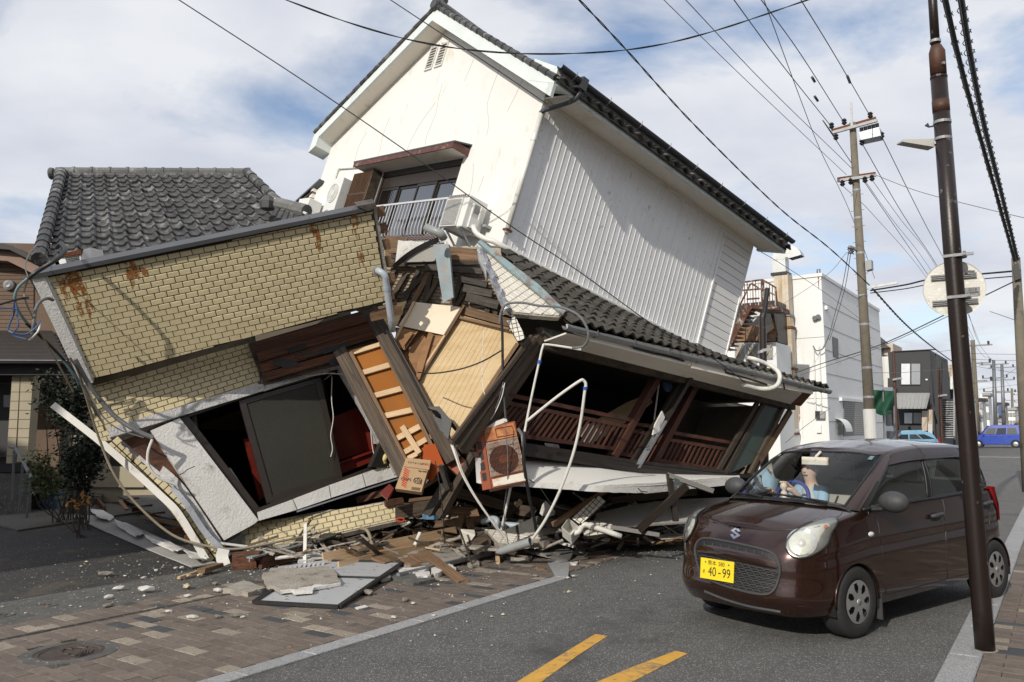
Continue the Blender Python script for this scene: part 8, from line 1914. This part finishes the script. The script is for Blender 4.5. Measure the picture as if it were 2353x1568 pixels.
# ------------------------------------------------------ unseen buildings, shown in car's glass; tall grey one added to shade lot
def across(label,s0,s1,n0,n1,h,mat,rail=True):
 t=thing('street_building',label,'building',S((s0+s1)/2,(n0+n1)/2));facing=n0 if n0>0 else n1;out=-1 if n0>0 else 1
 part('walls',MB().hexa([S(s0,n0),S(s1,n0),S(s1,n1),S(s0,n1)],[S(s0,n0,h),S(s1,n0,h),S(s1,n1,h),S(s0,n1,h)]),mt[mat],t)
 k=0;s=s0+.8
 while s<s1-1.8:
  for z in (1.0,3.9,6.6):
   if z+1.4>h:continue
   f=part('window',MB().hexa([S(s,facing+out*.03,z),S(s+1.6,facing+out*.03,z),S(s+1.6,facing,z),S(s,facing,z)],[S(s,facing+out*.03,z+1.3),S(s+1.6,facing+out*.03,z+1.3),S(s+1.6,facing,z+1.3),S(s,facing,z+1.3)]),mt['dark_frame'],t)
   part('pane',MB().hexa([S(s+.06,facing+out*.04,z+.06),S(s+1.54,facing+out*.04,z+.06),S(s+1.54,facing+out*.03,z+.06),S(s+.06,facing+out*.03,z+.06)],[S(s+.06,facing+out*.04,z+1.24),S(s+1.54,facing+out*.04,z+1.24),S(s+1.54,facing+out*.03,z+1.24),S(s+.06,facing+out*.03,z+1.24)]),mt['curtain_dk'],f)
  s+=2.6
 if rail:
  r=part('balcony',MB().hexa([S(s0+.4,facing+out*1.0,2.95),S(s1-.4,facing+out*1.0,2.95),S(s1-.4,facing,2.95),S(s0+.4,facing,2.95)],[S(s0+.4,facing+out*1.0,3.1),S(s1-.4,facing+out*1.0,3.1),S(s1-.4,facing,3.1),S(s0+.4,facing,3.1)]).beam(S(s0+.4,facing+out*.98,4.1),S(s1-.4,facing+out*.98,4.1),.05,.05),mt['alu_white'],t)
  for i in range(int((s1-s0-.8)/.14)):part('baluster',MB().beam(S(s0+.45+i*.14,facing+out*.98,3.1),S(s0+.45+i*.14,facing+out*.98,4.08),.025,.025),mt['alu_white'],r)
 return t
across('two-storey beige house with a white balcony beside the near pavement',-2.5,6.5,5.2,13,6.8,'bld_beige')
across('white house with a balcony on the near side, up the street',7.2,15,5.2,13,6.4,'bld_white')
across('grey house on the near side further up the street',15.8,24,5.4,13,6.0,'pole_panel',False)
across('brown house on the near side behind the viewer',-14,-3.2,5.2,13,7.2,'nb_pink')
across('unseen tall grey building added behind the viewer to shade the lot',-19,-8.5,-24,-9.7,10.5,'pole_panel',False)  # unseen, set and sized for the shadow it throws on the lot
across('taller brown building beside the grey one behind the viewer',-19,-9,-34,-24.5,12,'nb_pink',False)
# ---------------------------------------------------------------- overhead wires and loose cables
def wire(label,pts,r=.012,mat='cable_blk',twist=False,smooth=6,name='overhead_wire',cat='wire',group=None,n=5):
 P_=spline([W(*p) for p in pts],smooth);mb=MB()
 if twist:
  L_=np.concatenate([[0],np.cumsum([np.linalg.norm(P_[i+1]-P_[i]) for i in range(len(P_)-1)])]);m=int(L_[-1]/.12)
  Q=[np.array([np.interp(x,L_,[p[k] for p in P_]) for k in range(3)]) for x in np.linspace(0,L_[-1],max(m,4))]
  t=nrm(Q[-1]-Q[0]);b=nrm(np.cross(t,[0,0,1]));c=np.cross(t,b)
  for ph in (0,math.pi):mb.tube([q+(b*math.cos(i*.55+ph)+c*math.sin(i*.55+ph))*r*.9 for i,q in enumerate(Q)],r,4)
 else:mb.tube(P_,r,n)
 return solo(name,mb,mt[mat],label,cat,group)
wire('black wire crossing before the white gable from the top left to the lean-to gutter',[(380,-20,9.0),(700,188,9.3),(940,352,9.5),(1160,510,9.7),(1330,624,9.9),(1514,756,10.3),(1631,819,10.8),(1714,880,11.2)],.007)
wire('twisted black wire sagging across the top of the gable',[(630,-10,9),(800,52,9),(960,96,9.1),(1120,119,9.2),(1290,124,9.4),(1470,111,9.8),(1640,72,10.2),(1880,-8,11)],.0065,twist=True)
wire('straight black wire running from the top edge over the gable to the eave gutter',[(870,-18,8.8),(1000,68,8.9),(1120,146,9.2),(1258,240,9.9)],.006)
wire('wavy twisted black wire from the top edge to the concrete pole',[(1310,-22,12),(1440,116,14),(1600,292,17),(1790,478,21),(1905,570,23.5),(1998,656,25)],.012,twist=True)
HVG='high-voltage lines to the concrete pole'
wire('left one of the three heavy lines to the upper crossarm of the concrete pole',[(1672,-20,16),(1790,140,20),(1911,292,25)],.012,group=HVG);wire('middle one of the three heavy lines to the upper crossarm of the concrete pole',[(1733,-22,16),(1840,125,20),(1940,283,25)],.012,group=HVG);wire('right one of the three heavy lines to the upper crossarm of the concrete pole',[(1828,-20,16),(1920,130,20),(2000,268,25)],.012,group=HVG)
for a,b,c in (((1879,232,23.4),(1872,222,23.2),0),((1872,188,22),(1866,178,21.8),1),((1947,175,21.8),(1953,190,22.2),2)):solo('wire_damper',MB().tube([W(*a),W(*b)],.04,6),mt['cable_blk'],['thick sleeve on the left heavy line near the concrete pole','thick sleeve on the middle heavy line near the concrete pole','thick sleeve on the right heavy line near the concrete pole'][c],'wire sleeve')
wire('thin grey wire dropping steeply between the heavy lines past the concrete pole',[(1748,-20,15),(1840,230,19),(1888,352,22),(1950,480,26),(2010,640,32)],.009,'cable_grey')
wire('upper one of the two thin lines reaching the lower crossarm of the concrete pole',[(1557,-20,14),(1760,195,19),(1958,388,25)],.009,'cable_grey');wire('lower one of the two thin lines reaching the lower crossarm of the concrete pole',[(1505,-20,14),(1720,190,19),(1945,402,25)],.008,'cable_grey')
LG='lines running down the street from the concrete pole'
for lb,pts in (('heavy line leaving the left end of the upper crossarm down the street',[(1921,318,25),(1960,380,28),(2235,782,70)]),('heavy line leaving the middle of the upper crossarm down the street',[(1981,330,25),(2076,495,32),(2170,640,46),(2240,784,70)]),('heavy line leaving the switch box down the street',[(2026,314,25),(2117,498,32),(2190,640,46),(2252,790,70)]),('thin line leaving the left of the lower crossarm down the street',[(1936,427,25),(2012,500,30),(2130,640,44),(2234,800,70)]),('thin line leaving the middle of the lower crossarm down the street',[(1990,419,25),(2047,500,30),(2150,640,44),(2236,806,70)]),('thin line leaving the right of the lower crossarm down the street',[(2004,414,25),(2066,500,30),(2160,630,44),(2240,812,70)])):
 wire(lb,pts,.013 if 'heavy' in lb else .009,'cable_blk' if 'heavy' in lb else 'cable_grey',group=LG)
wire('thin line from the lower crossarm across to the right edge',[(2013,403,25),(2110,440,23),(2240,474,21),(2370,505,20)],.010,'cable_grey')
wire('sagging black service cable from the concrete pole behind the round sign to the right edge',[(2000,668,25),(2080,655,24),(2152,640,23),(2345,622,20.3)],.026,'cable_blk');wire('second sagging cable just below the black service cable',[(2000,674,25),(2080,664,24),(2160,650,23),(2345,634,20.3)],.016,'cable_blk')
wire('cable from the white building wall across the concrete pole up to the right',[(1828,857,31),(1900,832,29),(1995,803,26),(2073,771,24),(2181,719,22),(2345,640,20.2)],.016,'cable_blk');wire('lower twin of the cable from the white building wall',[(1840,862,31),(1910,838,29),(1995,808,26),(2073,776,24),(2181,726,22)],.010,'cable_grey')
wire('twisted cable from the concrete pole slanting down to the right',[(2005,664,25),(2080,745,32),(2140,796,42),(2200,840,60)],.022,'cable_blk',twist=True)
wire('thin wire from the leaning house eave over the white building roof',[(1738,573,14.8),(1800,610,20),(1900,676,27),(1985,740,32)],.008,'cable_grey');wire('thin wire slanting up over the white building from the rusty stair',[(1740,735,29),(1830,680,29.5),(1905,628,30),(1946,580,25)],.008,'cable_grey')
wire('left drop wire from the bracket to the white building corner',[(1950,580,25),(1935,660,28),(1916,730,31),(1903,780,32)],.012,'cable_grey');wire('right drop wire from the bracket to the white building corner',[(1955,580,25),(1942,660,28),(1922,730,31),(1906,782,32)],.012,'cable_grey')
wire('thin guy wire rising from the car roof towards the white building',[(1805,1018,20),(1850,980,22),(1908,938,25)],.008,'cable_grey')
BG='distant wires at the right'
for k,(lb,pts) in enumerate((('distant wire crossing level just right of the lamp post, uppermost',[(2206,812,60),(2280,814,58),(2370,815,56)]),('distant wire crossing level below the uppermost one',[(2206,824,62),(2280,828,60),(2370,830,58)]),('distant wire slanting down right of the lamp post',[(2240,842,66),(2300,852,60),(2370,863,54)]),('distant wire rising to the right edge',[(2206,884,66),(2290,872,70),(2370,824,60)]),('distant low wire over the far houses',[(2206,900,70),(2290,890,80),(2370,880,70)]),('distant wire between the far poles',[(2237,790,70),(2262,820,80),(2284,832,92),(2325,896,140)]),('distant pale wire across the dark apartment front',[(2000,857,40),(2080,856,42),(2155,850,45),(2210,846,47)]),('distant wire above the dark apartment roof',[(2150,810,55),(2190,804,50),(2210,802,48)]),('distant wire falling from behind the round sign',[(2226,722,45),(2250,790,62),(2280,830,90)]),('distant thin wire from the sign to the right pole',[(2275,716,30),(2310,728,26),(2350,742,22)]))):
 wire(lb,pts,.014 if k<6 else .012,'cable_grey' if k in (6,9) else 'cable_blk',group=BG)
def bundle(label,pts,r,loops):
 P_=spline([W(*p) for p in pts],10);t=thing('bundled_cable',label,'cable',P_[-1],0,'thick bundled cables at the upper right')
 part('core',MB().tube(P_,r,8),mt['cable_blk'],t,smooth=True)
 part('messenger',MB().tube([p+np.array([-.02,0,-.07-.02*math.sin(i)]) for i,p in enumerate(P_)],r*.3,5),mt['cable_grey'],t)
 L_=np.concatenate([[0],np.cumsum([np.linalg.norm(P_[i+1]-P_[i]) for i in range(len(P_)-1)])])
 for k in range(loops):
  x=L_[-1]*(k+.5)/loops;q=np.array([np.interp(x,L_,[p[j] for p in P_]) for j in range(3)]);q2=np.array([np.interp(min(x+.3,L_[-1]),L_,[p[j] for p in P_]) for j in range(3)])
  tt=nrm(q2-q);b=nrm(np.cross(tt,[0,0,1]));c=np.cross(tt,b);rr4=r*RND.uniform(1.25,1.7)
  part('hanger_loop',MB().tube([q+tt*.12*(a/6.28)+(b*math.cos(a)+c*math.sin(a))*rr4-np.array([0,0,r*.6]) for a in np.linspace(0,6.28,9)],r*.16,4),mt['cable_blk'],t)
bundle('left one of the two thick black bundled cables at the upper right',[(2166,-30,8.5),(2200,120,10),(2240,270,12.2),(2285,430,15.2),(2332,600,19.5)],.030,34)
bundle('right one of the two thick black bundled cables, with loose loops',[(2204,-30,8.5),(2228,120,10),(2262,290,12.4),(2300,440,15.4),(2338,596,19.5)],.036,44)
def loose(label,pts,r,mat,smooth=6):return wire(label,pts,r,mat,name='loose_cable',cat='cable',smooth=smooth,n=8)
loose('grey bundled cable draped over the torn tiled strip',[(1148,742,9.3),(1152,716,9.3),(1166,699,9.35),(1200,696,9.3),(1240,703,9.2),(1285,706,9.1),(1325,722,9.0),(1346,748,8.95),(1352,775,8.95),(1340,796,9.0),(1315,800,9.05)],.015,'cable_grey')
loose('black frayed cable hanging from the tiled strip to the rusty air conditioner',[(1150,716,9.3),(1154,760,9.3),(1155,830,9.28),(1156,880,9.25),(1160,930,9.2),(1162,962,9.15)],.016,'cable_blk')
for k,pts in enumerate(([(1156,878,9.22),(1150,905,9.2),(1138,940,9.2),(1122,972,9.15)],[(1160,880,9.2),(1152,915,9.18),(1134,955,9.15),(1118,974,9.12)],[(1158,885,9.2),(1130,930,9.3),(1112,900,9.4),(1108,830,9.6),(1112,760,9.7)])):loose(['white strand left of the black frayed cable','second white strand by the black frayed cable','long thin white strand looping up over the tan panel'][k],pts,.005,'pvc')
loose('grey cable across the tan panel',[(960,856,9.9),(1000,858,9.6),(1060,848,9.4),(1110,830,9.3),(1152,806,9.2)],.009,'cable_blk')
loose('white conduit bent over like a crook above the rubble',[(1224,1238,9.2),(1255,1192,9.1),(1290,1120,9.0),(1318,1040,8.95),(1334,970,8.92),(1343,905,8.9),(1346,884,8.9),(1341,875,8.9),(1332,876,8.9),(1290,905,8.95),(1245,940,9.0),(1211,968,9.05)],.0175,'pvc')
loose('dirty white conduit dropping from the eave to the rusty air conditioner',[(1335,804,9.15),(1300,798,9.15),(1255,792,9.15),(1247,798,9.12),(1239,832,9.1),(1224,900,9.07),(1210,968,9.05),(1204,1003,9.0)],.014,'pvc')
solo('blue_joint',MB().tube([W(1240.5,828,9.1),W(1238.5,836,9.1)],.024,10),mt['blue_tape'],'blue tape joint on the dirty white conduit','pipe joint');solo('blue_joint',MB().tube([W(1345.2,889,8.9),W(1344.4,896,8.9)],.026,10),mt['blue_tape'],'blue tape joint at the crook of the white conduit','pipe joint')
loose('stiff black cable leaning from the air conditioner down into the rubble',[(1206,992,8.95),(1203,1050,8.95),(1208,1095,9.0),(1218,1150,9.2),(1228,1195,9.4),(1232,1222,9.5)],.02,'cable_blk')
for k,pts in enumerate(([(1040,1024,9.5),(1062,1090,9.4),(1110,1170,9.4),(1175,1252,9.5)],[(1044,1030,9.5),(1070,1100,9.4),(1120,1182,9.4),(1178,1254,9.5)],[(1036,1022,9.5),(1066,1096,9.42),(1124,1190,9.4),(1170,1256,9.5)])):loose(['left strand of the three white wires running into the rubble','middle strand of the three white wires running into the rubble','right strand of the three white wires running into the rubble'][k],pts,.012 if k==0 else .008,'pvc')
loose('white stick-like cable standing in the rubble left of the drain pipe',[(1174,1118,9.6),(1164,1165,9.6),(1152,1218,9.7)],.016,'pvc');loose('thin pale wire hanging beside the rusty air conditioner',[(1160,968,9.0),(1166,1040,8.98),(1166,1110,9.0),(1158,1180,9.3),(1168,1252,9.5)],.005,'cable_grey');loose('thin black wire hanging left of the leaning timber',[(1000,1060,9.6),(1014,1140,9.5),(1022,1250,9.6)],.006,'cable_blk');loose('grey wire from the air conditioner under the canopy lip',[(1216,1102,9.1),(1240,1120,9.2),(1270,1160,9.5),(1310,1172,9.9)],.006,'cable_grey')
loose('beige hose looping from the shop corner across the ground to the brick strip',[(160,822,9.3),(178,850,9.4),(197,909,9.6),(229,1011,9.8),(264,1093,9.8),(318,1163,9.8),(397,1230,9.8),(476,1255,9.8),(540,1262,9.8),(635,1246,9.9),(720,1228,10.2),(758,1216,10.3)],.016,'hose')
loose('short beige hose end curling out at the bluish trim',[(828,1214,10.1),(842,1218,10.0),(850,1232,9.95),(856,1252,9.9)],.022,'hose')
loose('grey corrugated conduit slanting over the lower brick tiles',[(172,826,9.3),(203,881,9.45),(235,925,9.55),(270,962,9.6),(318,992,9.65),(352,1006,9.7)],.03,'cable_grey');loose('pale cable drooping from the corrugated conduit end',[(350,1010,9.68),(340,1040,9.66),(342,1072,9.66),(365,1098,9.7),(406,1115,9.8)],.018,'pvc');loose('thin grey cable beside the corrugated conduit',[(160,830,9.25),(190,890,9.4),(230,950,9.55),(270,985,9.6),(330,1006,9.66)],.009,'cable_grey')
loose('black cable bundle along the parapet cap at its left end',[(66,640,8.5),(80,628,8.5),(100,615,8.55),(125,600,8.6),(140,588,8.7),(150,572,8.9),(140,560,9.2),(130,570,9.3)],.024,'cable_blk')
loose('teal cable looping down from the parapet corner',[(64,640,8.5),(42,660,8.45),(34,685,8.45),(40,710,8.5),(60,740,8.6),(95,775,8.8),(130,810,9.1),(170,862,9.3),(182,884,9.4)],.016,'cable_teal');loose('black cable running with the teal cable down the corner trim',[(58,742,8.55),(92,772,8.75),(128,806,9.05),(165,850,9.3),(178,876,9.4)],.014,'cable_blk');loose('grey conduit hooking out of the parapet corner',[(122,690,8.85),(108,686,8.75),(92,694,8.7),(82,712,8.65),(78,740,8.6),(74,768,8.6)],.018,'cable_grey');loose('thin grey wire loop above the parapet corner',[(64,636,8.5),(58,610,8.6),(70,580,9),(85,570,10)],.007,'cable_grey');loose('brown cable falling behind the corner trim',[(66,640,8.5),(56,670,8.5),(62,700,8.5),(90,760,8.7),(130,830,9.0),(168,900,9.3)],.010,'hose')
loose('upper black service cable reaching the left edge',[(-20,706,8.2),(20,694,8.35),(50,686,8.45),(66,684,8.5)],.012,'cable_blk');loose('blue service cable reaching the left edge',[(-20,712,8.2),(20,708,8.3),(40,712,8.35)],.008,'cable_blue');loose('loop of blue cables hanging at the left edge',[(34,694,8.4),(32,720,8.4),(22,745,8.4),(20,760,8.4),(34,766,8.4),(60,768,8.45),(84,752,8.5),(92,738,8.55)],.010,'cable_blue');loose('pale cable end hanging below the blue loop',[(92,740,8.55),(88,760,8.5),(74,776,8.5),(66,782,8.5)],.010,'pvc');loose('second strand of the blue loop at the left edge',[(36,696,8.4),(40,730,8.38),(42,750,8.38),(30,770,8.4),(60,780,8.42)],.008,'cable_blue')
FR=random.Random(21)
kinds=[('plaster_white',.05),('mortar',.05),('brick',.06),('plaster_white',.03)]
fm={}
for k,(m_,s_) in enumerate(kinds):
 for q3 in range(2):
  bm=bmesh.new();bmesh.ops.create_icosphere(bm,subdivisions=1,radius=.5)
  for v in bm.verts:v.co=Vector((v.co.x*FR.uniform(.7,1.3),v.co.y*FR.uniform(.6,1.1),v.co.z*FR.uniform(.35,.6)))
  me=bpy.data.meshes.new('fragment');bm.to_mesh(me);bm.free();me.materials.append(mt[m_]);fm[(k,q3)]=me
named=[(337,1363,.17,0,'largest white plaster chunk on the concrete apron'),(274,1358,.11,3,'white plaster chip at the apron edge left of the largest chunk'),(248,1378,.09,3,'white chip on the apron below the largest chunk'),(248,1398,.10,1,'cream chip beside the drain channel'),(388,1411,.07,0,'white chip on the bricks below the drain'),(441,1425,.09,0,'jagged white lump on the bricks in front of the grey board'),(432,1376,.09,0,'white chip lying on the drain line'),(430,1354,.12,2,'beige tile chip near the apron end'),(500,1364,.12,0,'white plaster piece left of the crumbling slab'),(495,1346,.09,1,'cream lump behind the white plaster piece'),(358,1316,.08,0,'white lump on the dark lot edge'),(330,1332,.06,0,'small white lump where the lot meets the apron'),(404,1310,.07,0,'white lump beside the pale broken stick'),(418,1310,.09,0,'paired white lump beside the pale broken stick'),(245,1325,.14,1,'flat pale piece on the dark lot'),(544,1421,.09,1,'cream brick bit on the bricks under the grey board'),(558,1424,.06,0,'white bit next to the cream brick bit'),(500,1423,.08,1,'cream bit in front of the grey board corner'),(428,1330,.10,2,'beige tile bit on the lot beside the stick'),(460,1327,.09,2,'second beige tile bit near the stick'),(930,1385,.10,1,'pale block on the bricks right of the grey board'),(950,1392,.06,0,'white pebble-like bit right of the pale block'),(840,1370,.16,1,'broken mortar lump at the right corner of the grey board'),(1230,1328,.08,1,'cream bit near the kerb corner'),(1305,1332,.05,0,'white bit on the asphalt by the kerb corner'),(1318,1328,.05,0,'second white bit on the asphalt by the kerb corner'),(997,1420,.05,0,'white bit on the kerb'),(905,1424,.06,3,'white speck on the kerb bricks')]
for k,(u,v,s_,kk,lb) in enumerate(named):
 p=G(u,v);o=link('fragment',fm[(kk,k%2)],None,Matrix.Translation(Vector((p[0],p[1],.012+s_*.2)))@Matrix.Rotation(FR.uniform(0,6),4,'Z')@Matrix.Diagonal((s_*1.3,s_*.8,s_*.8,1)))
 tag(o,lb,'fragment','broken bits strewn on the pavement')
gv=MB()
for k in range(4200):
 r_=FR.random()
 if k>1900:u,v=FR.gauss(880,260),1262+abs(FR.gauss(0,30))
 elif r_<.62:u,v=FR.gauss(760,330),1290+abs(FR.gauss(0,75))
 elif r_<.74:u,v=FR.uniform(0,560),FR.uniform(1230,1400)
 else:u,v=FR.uniform(1060,1560),1262+abs(FR.gauss(0,14))
 if v>1560 or u<5:continue
 p=G(u,v,.010);s_=FR.uniform(.003,.011 if k<1900 else .007)*(1+(FR.random()<.06)*1.4)
 a=FR.uniform(0,6.28);X=np.array([math.cos(a),math.sin(a),0])*s_;Y=np.array([-math.sin(a),math.cos(a),0])*s_*FR.uniform(.5,1);Z=np.array([0,0,s_*FR.uniform(.5,1.0)])
 gv.add([p-X-Y,p+X-Y*.8,p+X*.9+Y,p-X*.8+Y,p+Z],[(0,1,4),(1,2,4),(2,3,4),(3,0,4),(3,2,1,0)])
me=gv.mesh('rubble_grit',[mt['plaster_white'],mt['mortar'],mt['wood_mid'],mt['slate'],mt['brick']],fix=False)
ids=[];
for k in range(len(gv.v)//5):
 c=FR.random();ids+=[0 if c<.14 else 1 if c<.55 else 2 if c<.78 else 3 if c<.92 else 4]*5
me.polygons.foreach_set('material_index',ids[:len(me.polygons)])
o=link('rubble_grit',me);o['kind']='stuff';tag(o,'fine plaster and mortar grit scattered over pavement and road','rubble')
sp2=MB();ids=[]
for k in range(1250):
 u=FR.uniform(560,1560);t_=(u-560)/1000.0
 v=FR.gauss(1215,26) if u>900 else FR.gauss(1240,22)
 lowest=1290-40*t_
 if v>lowest or v<1120:continue
 d=min(11.5,max(9.4,(EYE*FPX)/max(v-1000+FR.uniform(8,60),120)))
 p=W(u,v,d+.25);a=nrm([FR.uniform(-1,1),FR.uniform(-.6,.6),FR.uniform(-.35,.35)]);L_=FR.uniform(.05,.34) if k<1000 else FR.uniform(.4,1.0)
 sp2.beam(p-a*L_/2,p+a*L_/2,FR.uniform(.012,.06),FR.uniform(.005,.02),[FR.uniform(-.6,.6),FR.uniform(-1,0),1]);ids+=[FR.choice([0,0,1,2,2,3,4])]*6
me=sp2.mesh('splinter_heap',[mt['wood_old'],mt['wood_mid'],mt['mortar'],mt['wood_grey'],mt['plaster_white']],fix=False);me.polygons.foreach_set('material_index',ids[:len(me.polygons)])
o=link('splinter_heap',me);o['kind']='stuff';tag(o,'heap of splintered wood and broken plaster at the foot of the ruins','rubble')
